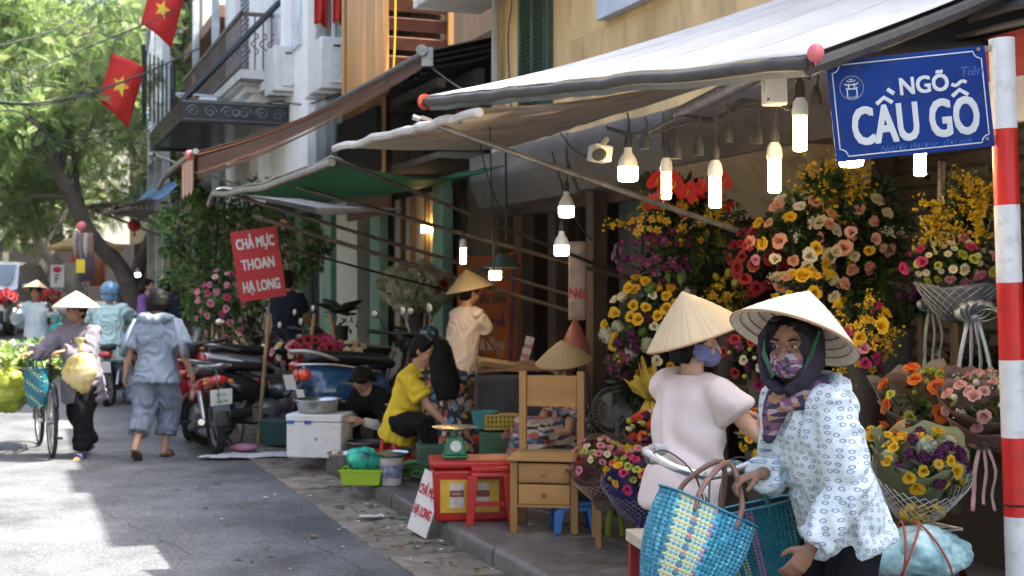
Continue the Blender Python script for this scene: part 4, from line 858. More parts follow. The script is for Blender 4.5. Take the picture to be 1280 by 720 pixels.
# ---- cloth materials
def printed(name, base, kind, sc, cols):
    m = M(name, base, .8, var=.05, vs=4, bump=.12, bs=90); N, L, b = nodes(m)
    tc = N.new('ShaderNodeTexCoord'); sp_ = N.new('ShaderNodeSeparateXYZ'); L.new(tc.outputs['Object'], sp_.inputs[0])
    at_ = N.new('ShaderNodeMath'); at_.operation = 'ARCTAN2'; L.new(sp_.outputs[1], at_.inputs[0]); L.new(sp_.outputs[0], at_.inputs[1])
    mu = N.new('ShaderNodeMath'); mu.operation = 'MULTIPLY'; mu.inputs[1].default_value = .17; L.new(at_.outputs[0], mu.inputs[0])
    cb_ = N.new('ShaderNodeCombineXYZ'); L.new(mu.outputs[0], cb_.inputs[0]); L.new(sp_.outputs[2], cb_.inputs[1])
    old = b.inputs['Base Color'].links[0].from_socket
    vo = N.new('ShaderNodeTexVoronoi'); vo.voronoi_dimensions = '2D'; vo.inputs['Scale'].default_value = sc; L.new(cb_.outputs[0], vo.inputs['Vector'])
    if kind == 'rings':
        vo.inputs['Randomness'].default_value = .55
        cr = N.new('ShaderNodeValToRGB'); E = cr.color_ramp.elements; cr.color_ramp.interpolation = 'EASE'
        E[0].position = .0; E[0].color = (*cols[1], 1); E[1].position = .085; E[1].color = (*base, 1)
        for p_, c_ in ((.13, base), (.17, cols[0]), (.25, cols[0]), (.30, base)): x = E.new(p_); x.color = (*c_, 1)
        no = N.new('ShaderNodeTexNoise'); no.inputs['Scale'].default_value = 260; L.new(tc.outputs['Object'], no.inputs['Vector'])
        ad = N.new('ShaderNodeMath'); ad.operation = 'MULTIPLY_ADD'; L.new(no.outputs['Fac'], ad.inputs[0]); ad.inputs[1].default_value = .12; L.new(vo.outputs['Distance'], ad.inputs[2])
        sb = N.new('ShaderNodeMath'); sb.operation = 'SUBTRACT'; L.new(ad.outputs[0], sb.inputs[0]); sb.inputs[1].default_value = .06
        L.new(sb.outputs[0], cr.inputs[0]); out = cr.outputs[0]
        v2 = N.new('ShaderNodeTexVoronoi'); v2.voronoi_dimensions = '2D'; v2.inputs['Scale'].default_value = sc*1.9; L.new(cb_.outputs[0], v2.inputs['Vector'])
        c2 = N.new('ShaderNodeValToRGB'); c2.color_ramp.elements[0].position = .10; c2.color_ramp.elements[0].color = (.55, .66, .8, 1); c2.color_ramp.elements[1].position = .16; L.new(v2.outputs['Distance'], c2.inputs[0])
        m3 = N.new('ShaderNodeMix'); m3.data_type = 'RGBA'; m3.blend_type = 'MULTIPLY'; m3.inputs[0].default_value = 1; L.new(out, m3.inputs[6]); L.new(c2.outputs[0], m3.inputs[7]); out = m3.outputs[2]
    else:
        if kind == 'blocks': vo.distance = 'CHEBYCHEV'
        w1 = N.new('ShaderNodeSeparateColor'); L.new(vo.outputs['Color'], w1.inputs[0])
        cr = N.new('ShaderNodeValToRGB'); cr.color_ramp.interpolation = 'CONSTANT'; E = cr.color_ramp.elements
        E[0].color = (*cols[0], 1); E[1].position = 1/len(cols); E[1].color = (*cols[1], 1)
        for i in range(2, len(cols)): x = E.new(i/len(cols)); x.color = (*cols[i], 1)
        L.new(w1.outputs[0], cr.inputs[0]); out = cr.outputs[0]
        if kind == 'dots': 
            mx = N.new('ShaderNodeMix'); mx.data_type = 'RGBA'; th_ = N.new('ShaderNodeMath'); th_.operation = 'LESS_THAN'; th_.inputs[1].default_value = .33; L.new(vo.outputs['Distance'], th_.inputs[0]); L.new(th_.outputs[0], mx.inputs[0]); L.new(old, mx.inputs[6]); L.new(out, mx.inputs[7]); out = mx.outputs[2]
    L.new(out, b.inputs['Base Color']); return m
jack = printed('ring_print_cotton', (.54, .62, .67), 'rings', 42, ((.17, .235, .36), (.32, .42, .54)))
pinkw = M('pale_pink_cotton', (.62, .53, .52), .85, var=.06, vs=6, bump=.22, bs=150)
blackc = M('black_cloth', (.006, .006, .008), .9, var=.3, bump=.15, bs=60, spec=.15)
greyv = M('grey_violet_cotton', (.165, .145, .18), .85, var=.12, bump=.15, bs=60)
greyb = M('grey_blue_cotton', (.21, .26, .335), .85, var=.12, bump=.15, bs=60)
greyb2 = M('slate_cotton', (.16, .185, .25), .85, var=.12, bump=.15, bs=60)
teal = M('pale_teal_nylon', (.34, .52, .53), .6, var=.1)
paleblue = M('pale_blue_cotton', (.5, .6, .65), .8, var=.1)
yellowc = M('yellow_cotton', (.66, .48, .025), .85, var=.1, bump=.12, bs=60)
navy = M('navy_cotton', (.009, .014, .032), .9, var=.2, spec=.2)
purple = M('purple_cotton', (.26, .11, .38), .8, var=.15)
mask_f = printed('floral_mask_cloth', (.05, .02, .05), 'cells', 160, ((.04, .02, .05), (.22, .07, .15), (.03, .06, .04), (.3, .25, .27), (.12, .05, .14)))
scarf_f = printed('floral_scarf', (.05, .03, .09), 'cells', 75, ((.02, .015, .04), (.28, .2, .22), (.03, .02, .07), (.12, .05, .1), (.25, .13, .06), (.02, .02, .05), (.02, .015, .04)))
nsc = M('dark_violet_scarf', (.014, .008, .022), .8, var=.3)
sandal = M('brown_sandal', (.09, .05, .03), .6)
# 1 the near woman in the printed jacket
def near_extra(e, J):
    hp, Rh, NB, H = J['hp'], J['Rh'], J['NB'], J['H']
    g = MB(); g.ball(hp(0, -.05, -.055), (.058, .055, .052), 16, 10, Rh); g.ball(hp(0, -.088, -.045), (.022, .022, .03), 10, 8, Rh)
    remeshed('face_mask', g, mask_f, e, .006, 2)
    s = MB()
    for sd in (1, -1):
        s.tube([hp(sd*.03, -.02, .095), hp(sd*.082, -.01, .03), hp(sd*.085, -.015, -.05), hp(sd*.06, -.05, -.12), hp(sd*.01, -.075, -.15)], [(.04, .01), (.042, .01), (.042, .01), (.04, .012), (.028, .012)], 10, up=(0, 1, 0))
    s.ball(hp(0, .03, -.0), (.09, .09, .11), 14, 10)
    remeshed('headscarf', s, nsc, e, .007, 3, .01, .03)
    n = MB(); 
    for k in range(3): n.tube([NB+V((cos(a)*(.075+.012*k), sin(a)*(.07+.012*k)-.012, .035-.022*k+.012*sin(a*2+k)-.02*(sin(a) < -.3))) for a in [i*pi/9 for i in range(18)]], (.022, .014) and .02, 8, closed=True)
    n.tube([NB+V((0, -.085, .0)), NB+V((.01, -.115, -.07)), NB+V((.0, -.13, -.15))], [.04, .035, .015], 8)
    remeshed('neck_scarf', n, scarf_f, e, .008, 2, .01, .03)
    st = MB()
    for sd in (1, -1): st.tube([hp(sd*.10, -.02, .055), hp(sd*.085, -.055, -.02), hp(sd*.045, -.07, -.10)], [(.012, .002)]*3, 6)
    mk('chin_strap', st, M('green_ribbon', (.02, .12, .06), .6), e)
    h = MB()   # hood lying on the back
    h.tube([NB+V((cos(a)*.115, .035+sin(a)*.07, .0+.03*sin(a))) for a in [-.5+i*(pi+1)/14 for i in range(15)]], [.015+.028*sin(pi*i/14) for i in range(15)], 10)
    h.ball(NB+V((0, .12, -.05)), (.12, .05, .085), 14, 8)
    remeshed('hood', h, jack, e, .009, 3, .016, .05)
    for sd in (1,):   # elastic cuff
        w0, e0 = J['wr'][sd], J['el'][sd]; mk('cuff', T([e0.lerp(w0, .80), e0.lerp(w0, .86), e0.lerp(w0, .95)], [.036, .030, .038], 12), jack, e, smooth=180)
rz1 = radians(-70)
def loc_of(wpt, base, rz): d = V(wpt)-V(base); return Matrix.Rotation(-rz, 3, 'Z') @ d
base1 = V((1.10, 4.22, 0))
GRIP = U(915, 598, 4.18)
person('near woman in pale blue ring printed jacket and white conical hat holding the bicycle', base1, rz1, 1.47, nb=(0, -.165), yaw=radians(36), pitch=radians(2), vox=.0075,
       hl=loc_of(U(1014, 684, 3.98), base1, rz1), hr=loc_of(U(952, 592, 4.16), base1, rz1), er=(-.6, .6, -.8), el=(.5, .7, -.2), skin='d', hd=(None, loc_of(base1+V((-.8, -.15, -.18)), base1, rz1)),
       pn=((-1, .2, 0), loc_of(base1+V((-.2, -.1, -1)), base1, rz1)), curl=(.45, .75), top=dict(mat=jack, sleeve='long', hem=-.035, loose=.017, flare=-.004, wide=1.22, wr=.026, wsc=.075, slen=.9), bottom=dict(mat=blackc, loose=.002, wr=.004),
       shoe=sandal, hair='bun', hatk=(hat_white, .212, .168, (radians(-27), radians(9), 0), .03), extra=near_extra, fat=1.04)
# 2 woman in the pale pink T-shirt
def tee_extra(e, J):
    hp, Rh = J['hp'], J['Rh']
    g = MB(); g.ball(hp(0, -.058, -.055), (.05, .046, .044), 14, 8, Rh)
    for sd in (1, -1): g.tube([hp(sd*.05, -.06, -.03), hp(sd*.076, -.02, -.02), hp(sd*.085, .015, -.0)], [(.022, .006), (.018, .006), (.02, .006)], 8); g.tube([hp(sd*.05, -.055, -.07), hp(sd*.078, -.005, -.06), hp(sd*.086, .02, -.03)], [(.012, .005), (.02, .005), (.012, .005)], 8)
    remeshed('face_mask', g, M('violet_blue_mask', (.12, .13, .28), .7, var=.3, vs=20), e, .007, 1)
    w0 = J['wr'][-1]
base2 = V((.67, 5.0, .10)); rz2 = radians(128)
person('woman in white T-shirt and tan conical hat reaching out beside the near woman', base2, rz2, 1.33, nb=(0, -.05), yaw=radians(-46), pitch=radians(6), vox=.008, skin='c',
       hr=loc_of(U(976, 489, 4.86), base2, rz2), hl=loc_of(U(945, 520, 5.4), base2, rz2), er=(-.1, .1, -2), pn=((0, 0, -1), (-.3, 0, -1)), top=dict(mat=pinkw, sleeve='short', hem=-.07, loose=.024, flare=.006, wr=.034, wsc=.1, slen=.5, wide=1.15), bottom=dict(mat=navy),
       shoe=sandal, hair='bob', hatk=(hat_tan, .205, .185, (radians(-24), radians(-4), 0), .03), extra=tee_extra)
# 3 woman pushing the bicycle
base3 = GP(103, 570)
def bw_extra(e, J):
    P, NB = J['P'], J['NB']
    for q in (.12, .22, .32): mk('button', MB().ball(NB+V((0, -.12, -q)), .008), MC['paper_scrap'], e)
person('older woman in grey violet shirt and conical hat walking her laden bicycle', base3, radians(-8), 1.44, nb=(-.02, -.05), yaw=radians(-6), pitch=radians(7), skin='b', vox=.01,
       hl=(.0, -.36, .985), hr=(-.33, -.32, .965), el=(.8, .4, -.5), er=(-.5, .6, -.6), fl=(.07, -.16, .06), fr=(-.03, .22, .10), pn=((0, 0, -1), (0, 0, -1)), curl=(.8, .8), hd=((-.6, -.6, -.1), (-.5, -.7, -.1)),
       top=dict(mat=greyv, sleeve='long', hem=-.16, loose=.028, flare=.016, wr=.026, wide=1.25, collar=True), bottom=dict(mat=blackc, loose=.02, wide=1.25), shoe=M('blue_slipper', (.08, .12, .28), .6), hair='bun', hatk=(hat_tan, .215, .15, (radians(-8), 0, 0), .04), extra=bw_extra)
# 4 woman walking away
base4 = GP(196, 572)
def cape(e, J):
    NB = J['NB']; h = MB(); h.tube([NB+V((cos(a)*.14, .03+sin(a)*.10, .01+.03*sin(a)-.05*(1-abs(cos(a))))) for a in [-.6+i*(pi+1.2)/14 for i in range(15)]], [.02+.03*sin(pi*i/14) for i in range(15)], 10)
    h.ball(NB+V((.02, .12, -.11)), (.15, .04, .1), 14, 8); h.ball(NB+V((.06, .13, -.17)), (.09, .035, .07), 14, 8)
    remeshed('hood', h, greyb, e, .011, 3, .013, .06)
    for sd in (1, -1):  # open sleeve ends
        s0, e0 = J['Sh'][sd], J['el'][sd]; mk('sleeve_cape', T([s0+V((sd*.03, .02, .02)), s0.lerp(e0, .6)+V((sd*.035, .04, 0)), e0+V((sd*.05, .05, -.05))], [(.075, .03), (.085, .035), (.08, .02)], 12, up=(0, 1, 0)), greyb, e, smooth=180)
person('woman in grey blue hooded top and cropped trousers walking away', base4, radians(176), 1.54, nb=(0, -.03), yaw=radians(8), pitch=radians(5), skin='a', hair='bob', face=False,
       hl=(.30, -.02, .76), hr=(-.30, -.05, .78), fl=(.09, .30, .13), fr=(-.05, -.06, .065), foot_dir=((.1, -.85, -.6), None), el=(.2, 1, 0), er=(-.2, 1, 0), top=dict(mat=greyb, sleeve='short', hem=-.07, loose=.03, flare=.014, wr=.02, wide=1.35, slen=.9), bottom=dict(mat=greyb2, len=.62, loose=.022, wide=1.35, wr=.03), shoe=sandal, extra=cape)
# 5 rose seller far back
base5 = W(17.6, .1, gz(17.6)); base5 = U(46, 360, 19.2); base5.z = gz(17)
ps, J5 = person('rose seller in pale blue shirt and conical hat holding up red roses', base5, radians(2), 1.53, hl=(.30, -.25, 1.16), hr=(-.20, -.25, 1.18), el=(.5, .3, -1), er=(-.5, .3, -1), skin='b', vox=.013, hair='bun', top=dict(mat=paleblue, sleeve='long', hem=-.15, loose=.03, wide=1.2), bottom=dict(mat=blackc), shoe=sandal, hatk=(hat_tan, .2, .15, (radians(-14), 0, 0), .05), curl=(1, 1))
# 6 rider on scooter, seen from behind
base6 = GP(132, 512); 
person('motorbike rider in pale teal jacket and blue helmet seen from behind', base6+V((0, .1, 0)), radians(186), 1.6, hz=.80, nb=(0, -.10), nbz=1.30, hl=(.33, -.52, 1.0), hr=(-.33, -.52, 1.0), fl=(.16, -.36, .34), fr=(-.33, .02, .07), kr=(-.5, -1, .2), kl=(.4, -1, .3), skin='a', hair=None, face=False, vox=.013,
       top=dict(mat=teal, sleeve='long', hem=-.13, loose=.04, flare=.03, wr=.03, wide=1.3), bottom=dict(mat=printed('dotted_trousers', (.10, .12, .17), 'dots', 60, ((.4, .42, .48), (.3, .33, .4))), wide=1.2), shoe=MC['dark_plastic'],
       extra=lambda e, J: (remeshed('helmet', MB().ball(J['hp'](0, .01, .04), (.125, .145, .13), 18, 12).ball(J['hp'](0, .05, -.02), (.118, .105, .09), 14, 8), M('blue_helmet', (.10, .24, .42), .25, var=.4, vs=12, coat=.5, bump=0), e, .012, 2), mk('helmet_band', T([J['hp'](.13*cos(a), .01+.15*sin(a), .0) for a in [i*pi/12 for i in range(24)]], .008, 6, closed=True), MC['dark_plastic'], e)))
# 7, 8 people further back
b7 = U(181, 360, 21.5); b7.z = gz(20.5)
person('woman in purple jacket standing sideways by the far stall', b7, radians(70), 1.58, nb=(0, -.06), hl=(.1, -.36, .98), hr=(-.15, -.34, .95), hair='tail', vox=.014, top=dict(mat=purple, sleeve='long', hem=-.1, loose=.025), bottom=dict(mat=navy), shoe=sandal, skin='c', extra=lambda e, J: mk('face_mask', MB().ball(J['hp'](0, -.05, -.05), (.06, .055, .045), 12, 8, J['Rh']), M('violet_mask', (.16, .08, .3), .7), e, smooth=180))
b8 = U(206, 360, 20.2); b8.z = gz(19.5)
person('dark clothed person standing just right of the purple jacketed woman', b8, radians(160), 1.6, hair='bob', vox=.014, face=False, top=dict(mat=navy, sleeve='long', hem=-.1, loose=.03), bottom=dict(mat=blackc), shoe=sandal)
# 9 man in navy
b9 = U(358, 360, 15.2); b9.z = ZS
person('man in navy shirt standing behind the red hanging sign', b9, radians(150), 1.64, hr=(-.1, -.38, 1.0), hl=(.35, -.28, .84), nb=(.03, -.06), yaw=radians(20), vox=.012, hair='short', top=dict(mat=navy, sleeve='short', hem=-.1, loose=.03, wr=.025), bottom=dict(mat=blackc), shoe=sandal)
# 10 woman in yellow on a low stool
b10 = W(9.95, 2.98, ZS); b10 = GP(503, 588, ZS); 
person('woman in yellow T-shirt sitting low with her dark hair pinned up', b10, radians(62), 1.52, hz=.36, nb=(0, -.15), nbz=.79, hl=(.12, -.48, .34), hr=(-.1, -.5, .34), fl=(.14, -.42, .06), fr=(-.14, -.44, .06), kl=(.5, -.4, 1), kr=(-.5, -.4, 1), pitch=radians(22), yaw=radians(10), hair='bun', top=dict(mat=yellowc, sleeve='short', hem=-.08, loose=.026, wr=.024, slen=.8), bottom=dict(mat=blackc), shoe=sandal, vox=.01)
# 11 long haired woman in floral dress
flor = printed('floral_dress', (.03, .025, .04), 'cells', 26, ((.02, .02, .03), (.35, .08, .04), (.025, .02, .03), (.45, .36, .3), (.1, .2, .32), (.02, .02, .03), (.03, .03, .04), (.5, .3, .08)))
b11 = GP(556, 592, ZS)
person('long haired woman in a dark floral dress squatting with her back turned', b11, radians(200), 1.52, hz=.33, nb=(0, -.12), nbz=.77, hl=(.12, -.45, .4), hr=(-.12, -.45, .42), fl=(.13, -.3, .06), fr=(-.13, -.32, .06), kl=(.5, -.4, 1), kr=(-.5, -.4, 1), pitch=radians(18), hair='long', face=False, top=dict(mat=flor, sleeve='short', hem=-.15, loose=.03, flare=.03), bottom=dict(mat=flor, kind='skirt', len=.7), shoe=sandal, vox=.011)
# 12 dark haired person bending behind the scooter
b12 = GP(487, 562, ZS)
person('black haired person in white sleeves crouching between scooter and yellow shirted woman', b12, radians(-35), 1.5, hz=.30, nb=(0, -.30), nbz=.52, hl=(.12, -.5, .3), hr=(-.06, -.52, .3), fl=(.13, -.3, .06), fr=(-.13, -.3, .06), kl=(.5, -.4, 1), kr=(-.5, -.4, 1), pitch=radians(62), hair='bob', top=dict(mat=blackc, sleeve='short', hem=-.06, loose=.025), bottom=dict(mat=blackc), shoe=sandal, vox=.011,
       extra=lambda e, J: [mk('sleeve_guard', T([J['el'][q].lerp(J['wr'][q], .1), J['el'][q].lerp(J['wr'][q], .9)], [.05, .036], 10), M('off_white_cotton', (.5, .48, .45), .8), e, smooth=180) for q in (1, -1)])
# 13 woman in pale pink shirt standing at the stall
b13 = U(574, 360, 11.6); b13.z = ZS
person('standing woman in pale pink shirt and tan conical hat before the orange banner', b13, radians(128), 1.5, nb=(0, -.09), hr=(-.05, -.42, .82), hl=(.2, -.38, .82), er=(-.3, .6, -.6), pitch=radians(14), hair='bun', top=dict(mat=pinkw, sleeve='short', hem=-.08, loose=.024, wr=.02, slen=.8), bottom=dict(mat=printed('plaid_trousers', (.06, .03, .03), 'blocks', 30, ((.05, .03, .03), (.15, .05, .04), (.2, .17, .14), (.04, .03, .03)))), shoe=sandal, vox=.011, hatk=(hat_tan, .225, .185, (radians(-24), radians(6), 0), .03), fat=1.05)
# 14 hatted woman sitting behind the wooden chair
pat = printed('patchwork_dress', (.05, .06, .1), 'blocks', 48, ((.05, .08, .16), (.35, .28, .24), (.03, .03, .05), (.35, .08, .05), (.1, .2, .3), (.04, .03, .04), (.4, .36, .33), (.2, .1, .08)))
b14 = GP(722, 612, ZS)
person('woman in patchwork print dress and old conical hat sitting behind the wooden chair', b14, radians(-70), 1.5, hz=.31, nb=(0, -.08), nbz=.72, hl=(.12, -.36, .42), hr=(-.16, -.42, .40), fl=(.13, -.38, .06), fr=(-.13, -.4, .06), kl=(.2, -.6, 1), kr=(-.2, -.6, 1), pitch=radians(20), yaw=radians(40), skin='b', hair='bun', top=dict(mat=pat, sleeve='short', hem=-.1, loose=.03, flare=.02), bottom=dict(mat=pat, kind='skirt', len=.7), shoe=sandal, vox=.011, hatk=(hat_old, .2, .15, (radians(-6), 0, 0), .04))
# ================================================================ bicycles, motorbikes, car
rub = M('tyre_rubber', (.011, .011, .012), .8, bump=.2, bs=60, spots=.2)
chrome = M('chrome', (.62, .62, .63), .34, metal=1, var=.08, bump=.03)
alum = M('dull_alloy', (.35, .35, .36), .4, metal=.8, var=.2, spots=.2)
bpl = M('black_plastic', (.010, .010, .011), .45, var=.2, bump=.08, bs=80)
seatm = M('black_vinyl', (.007, .007, .008), .5, bump=.1, bs=70)
def ring(R, r, n=28, sq=1.): return MB().tube([(0, R*cos(i*2*pi/n), R*sin(i*2*pi/n)) for i in range(n)], [(r, r*sq)]*n, 8, closed=True, up=(1, 0, 0))
def wheel(parent, name, p, R, r, spokes=10, spoke_r=.006, steer=0, rimr=None, hub=.03, hw=.05):
    w_ = mk(name, ring(R-r, r), rub, parent, p, (0, 0, steer), smooth=180)
    mk('rim', ring(R-2*r, r*.5), rimr or alum, w_, smooth=180)
    sp = MB()
    for i in range(spokes):
        a = i*2*pi/spokes; o = .016*(1 if i % 2 else -1); sp.tube([(o, .02*cos(a), .02*sin(a)), (0, (R-2*r)*cos(a), (R-2*r)*sin(a))], spoke_r, 5)
    mk('spokes', sp, rimr or alum, w_, kind='stuff' if spokes > 20 else None); mk('hub', T([(-hw, 0, 0), (hw, 0, 0)], hub, 10), alum, w_)
    return w_
def bicycle(label, loc, rz, col, steer=0, style='swept'):
    # local: -Y is forward, wheels on z = 0
    e = thing('bicycle', label, 'bicycle', loc, rz)
    fr = M('bike_paint_'+col, dict(black=(.03, .03, .035), red=(.10, .012, .014))[col], .4, metal=.2, var=.2, spots=.2)
    R = .33
    wheel(e, 'rear_wheel', (0, .53, R), R, .019, 28, .0016, rimr=chrome); wheel(e, 'front_wheel', (0, -.55, R), R, .019, 28, .0016, steer, chrome)
    bb = V((0, .08, .28)); st_ = V((0, .22, .78)); hd_ = V((0, -.36, .84)); hb = V((0, -.39, .66)); ra = V((0, .53, R))
    f = MB(); f.tube([bb, st_], .016).tube([hb, bb], .018).tube([hd_-V((0, 0, .02)), bb.lerp(st_, .35)], .015).tube([hb-V((0, .005, .02)), hd_], .02)
    for sx in (-.05, .05): f.tube([bb, (sx, .53, R)], .01).tube([st_-V((0, .0, .06)), (sx, .53, R)], .008)
    mk('frame', f, fr, e)
    fk = MB()
    for sx in (-.05, .05): fk.tube([hb, hb+V((sx, -.02, -.03)), (sx, -.53, R+.12), (sx, -.55, R)], .011)
    mk('fork', fk, chrome, e)
    mk('saddle', MB().tube([st_+V((0, -.16, .1)), st_+V((0, -.05, .105)), st_+V((0, .06, .11)), st_+V((0, .12, .1))], [(.02, .02), (.03, .025), (.085, .03), (.07, .03)], 12, up=(1, 0, 0)), seatm, e, smooth=180)
    mk('seat_post', T([st_, st_+V((0, .01, .09))], .013), chrome, e)
    h = MB(); tp = hd_+V((0, .02, .12)); h.tube([hd_, tp], .013)
    for sx in (-1, 1): h.tube(bez([tp, tp+V((sx*.10, -.045, .03)), tp+V((sx*.2, -.03, .07)), tp+V((sx*.26, .08, .065)), tp+V((sx*.28, .22, .05))], 20), .0145, 10)
    hb_ = mk('handlebar', h, chrome, e, smooth=180)
    for sx in (-1, 1):
        mk('grip', T([tp+V((sx*.278, .19, .052)), tp+V((sx*.283, .30, .042))], [.024, .022], 12), M('grey_grip', (.40, .42, .43), .5), hb_)
        mk('brake_lever', T(bez([tp+V((sx*.25, .07, .055)), tp+V((sx*.262, .12, .02)), tp+V((sx*.272, .26, .0))], 8), [.012, .008, .008, .008, .008, .009, .008, .008, .007][:9], 8), alum, hb_, smooth=180)
    for nm, yy, a0, a1 in (('rear_mudguard', .53, -.3, 2.9), ('front_mudguard', -.55, .6, 2.7)):
        P_ = []
        for i in range(15):
            a = a0+(a1-a0)*i/14; P_.append([(x, yy+(R+.025-abs(x)*.3)*cos(a)*(1), R+(R+.025-abs(x)*.3)*sin(a)) for x in (-.026, 0, .026)])
        mk(nm, MB().sheet(P_, .002), fr, e, smooth=180)
    rk = MB()
    for sx in (-.06, 0, .06): rk.tube([(sx, .2, .70), (sx, .75, .70)], .006, 6)
    for yy in (.2, .48, .75): rk.tube([(-.07, yy, .70), (.07, yy, .70)], .006, 6)
    for sx in (-.06, .06): rk.tube([(sx, .6, .70), (sx, .53, R)], .006, 6)
    mk('rack', rk, chrome, e)
    mk('crank', T([(.06, .08, .28), (.07, .08, .11)], .01).tube([(-.06, .08, .28), (-.07, .08, .45)], .01).tube([(-.06, .08, .28), (.06, .08, .28)], .015), alum, e)
    for sx, z in ((.12, .105), (-.12, .455)): mk('pedal', B((sx, .08, z), (.09, .07, .025)), bpl, e, bev=.004)
    mk('chain_ring', ring(.085, .006, 20), alum, e, (.05, .08, .28))
    mk('brake_cable', T(bez([tp+V((.2, -.03, .07)), tp+V((.12, -.12, .08)), tp+V((.02, -.13, -.05)), (0, -.42, .62)], 12), .003, 5).tube(bez([tp+V((-.2, -.03, .07)), tp+V((-.1, -.10, .09)), tp+V((.0, -.1, .0)), (0, -.3, .72)], 12), .003, 5), bpl, e)
    if abs(steer) > .01:   # turn the front end about the head tube
        A = Matrix.Translation((0, -.40, 0)); Rz = A @ Matrix.Rotation(steer, 4, 'Z') @ A.inverted()
        for o in e.children:
            if o.name.split('.')[0] in ('handlebar', 'fork', 'front_mudguard', 'brake_cable', 'front_wheel'): o.matrix_local = Rz @ (Matrix.Translation(o.location))
    return e
def motorbike(label, loc, rz, paint, lean=.08, plate=None, steer=.25, white=False, group='motorbikes parked along the kerb', seatc=None, rack=False):
    # local: +Y is the rear of the bike, -Y forward
    e = thing('motorbike', label, 'motorbike', loc, (0, lean, rz), group)
    R = .285
    wheel(e, 'rear_wheel', (0, .62, R), R, .042, 16, .0025); wheel(e, 'front_wheel', (0, -.62, R), R, .038, 16, .0025, steer)
    b = MB()  # underbone body: tail cowl and leg shields
    b.tube([(0, .86, .72), (0, .62, .68), (0, .3, .62), (0, .08, .5)], [(.05, .045), (.1, .085), (.11, .09), (.07, .08)], 12, up=(1, 0, 0))
    b.tube([(0, .1, .5), (0, -.15, .42), (0, -.36, .6)], [(.06, .07), (.05, .06), (.06, .07)], 10, up=(1, 0, 0))
    remeshed('tail_cowl', b, paint, e, .014, 3)
    for sx in (-1, 1):
        P_ = [[(sx*(.05+.02*j), -.32+.05*j-.02*i, .86-.1*i-.02*j) for j in range(4)] for i in range(2)]
        sh = [[(sx*(.04+.045*j*(1-.08*(i-2)**2)), -.42+.10*(i/6)**1.5*2.2+.03*j, .90-.1*i) for j in range(4)] for i in range(7)]
        mk('leg_shield', MB().sheet(sh, .012), paint, e, smooth=180)
        mk('side_cover', MB().tube([(sx*.105, .05, .5), (sx*.125, .3, .55), (sx*.10, .62, .68)], [(.015, .06), (.018, .07), (.01, .03)], 8, up=(1, 0, 0)), paint, e, smooth=180)
    mk('front_fender', MB().sheet([[(x, -.62+(R+.03)*cos(a)*1, R+(R+.035-abs(x)*.4)*sin(a)) for x in (-.055, -.03, 0, .03, .055)] for a in [.5+i*.21 for i in range(11)]], .006), paint, e, smooth=180)
    mk('rear_fender', MB().sheet([[(x, .60+(R+.05)*cos(a), R+(R+.055-abs(x)*.4)*sin(a)) for x in (-.065, -.03, 0, .03, .065)] for a in [-.1+i*.2 for i in range(9)]], .006), bpl, e, smooth=180)
    fk = MB()
    for sx in (-.065, .065): fk.tube([(sx, -.62, R), (sx*.9, -.46, .72), (sx*.8, -.42, .82)], [.018, .02, .02], 8)
    mk('fork', fk, alum, e)
    hs = MB(); hs.tube([(0, -.40, .80), (0, -.39, .93), (0, -.36, 1.0)], [(.07, .06), (.12, .085), (.09, .05)], 12, up=(1, 0, 0)); hs.tube([(-.14, -.33, .985), (0, -.37, .975), (.14, -.33, .985)], [.03, .045, .03], 8)
    remeshed('handlebar_cowl', hs, bpl, e, .012, 3)
    mk('headlight', MB().ball((0, -.47, .91), (.085, .03, .055), 14, 8), M('lamp_lens', (.55, .58, .6), .08, coat=1, bump=0), e)
    hb_ = mk('handlebar', T(bez([(-.34, -.2, 1.02), (-.24, -.27, 1.0), (0, -.34, .985), (.24, -.27, 1.0), (.34, -.2, 1.02)], 16), .013, 8), bpl, e, smooth=180)
    for sx in (-1, 1):
        mk('grip', T([(sx*.25, -.262, 1.002), (sx*.36, -.185, 1.024)], .02, 10), bpl, hb_)
        mk('mirror_stalk', T(bez([(sx*.2, -.29, 1.0), (sx*.27, -.3, 1.1), (sx*.3, -.26, 1.17)], 6), .006, 6), bpl, e)
        mk('mirror', MB().ball((sx*.31, -.25, 1.19), (.06, .014, .042), 14, 8), bpl, e); mk('mirror_glass', MB().ball((sx*.31, -.239, 1.19), (.052, .008, .035), 14, 6), chrome, e)
        mk('indicator', MB().ball((sx*.15, -.43, .93), (.03, .02, .02), 8, 6), M('amber_lens', (.6, .2, .02), .2, bump=0), e)
        mk('rear_indicator', MB().ball((sx*.115, .84, .69), (.028, .025, .022), 8, 6), MC['amber_lens'], e)
        mk('shock', T([(sx*.1, .62, .32), (sx*.1, .5, .6)], [.02, .026], 10), chrome, e)
        mk('footpeg', T([(sx*.1, .1, .27), (sx*.26, .1, .27)], .014, 8), rub, e)
    s_ = MB(); s_.tube([(0, -.05, .70), (0, .08, .755), (0, .35, .77), (0, .62, .80), (0, .80, .79)], [(.07, .03), (.11, .05), (.135, .055), (.125, .05), (.08, .035)], 14, up=(1, 0, 0))
    remeshed('seat', s_, seatc or seatm, e, .013, 3)
    mk('grab_rail', T(bez([(-.12, .5, .77), (-.14, .78, .83), (0, .93, .85), (.14, .78, .83), (.12, .5, .77)], 16), .012, 8), alum, e, smooth=180)
    mk('tail_light', MB().ball((0, .875, .715), (.09, .04, .04), 14, 8), M('red_lens', (.5, .015, .01), .12, bump=0, coat=1), e)
    eg = MB(); eg.ball((0, .02, .34), (.1, .16, .11), 12, 8).tube([(0, -.1, .36), (0, -.26, .40)], [.085, .07], 12).box((0, .1, .28), (.22, .22, .14)); mk('engine', eg, alum, e)
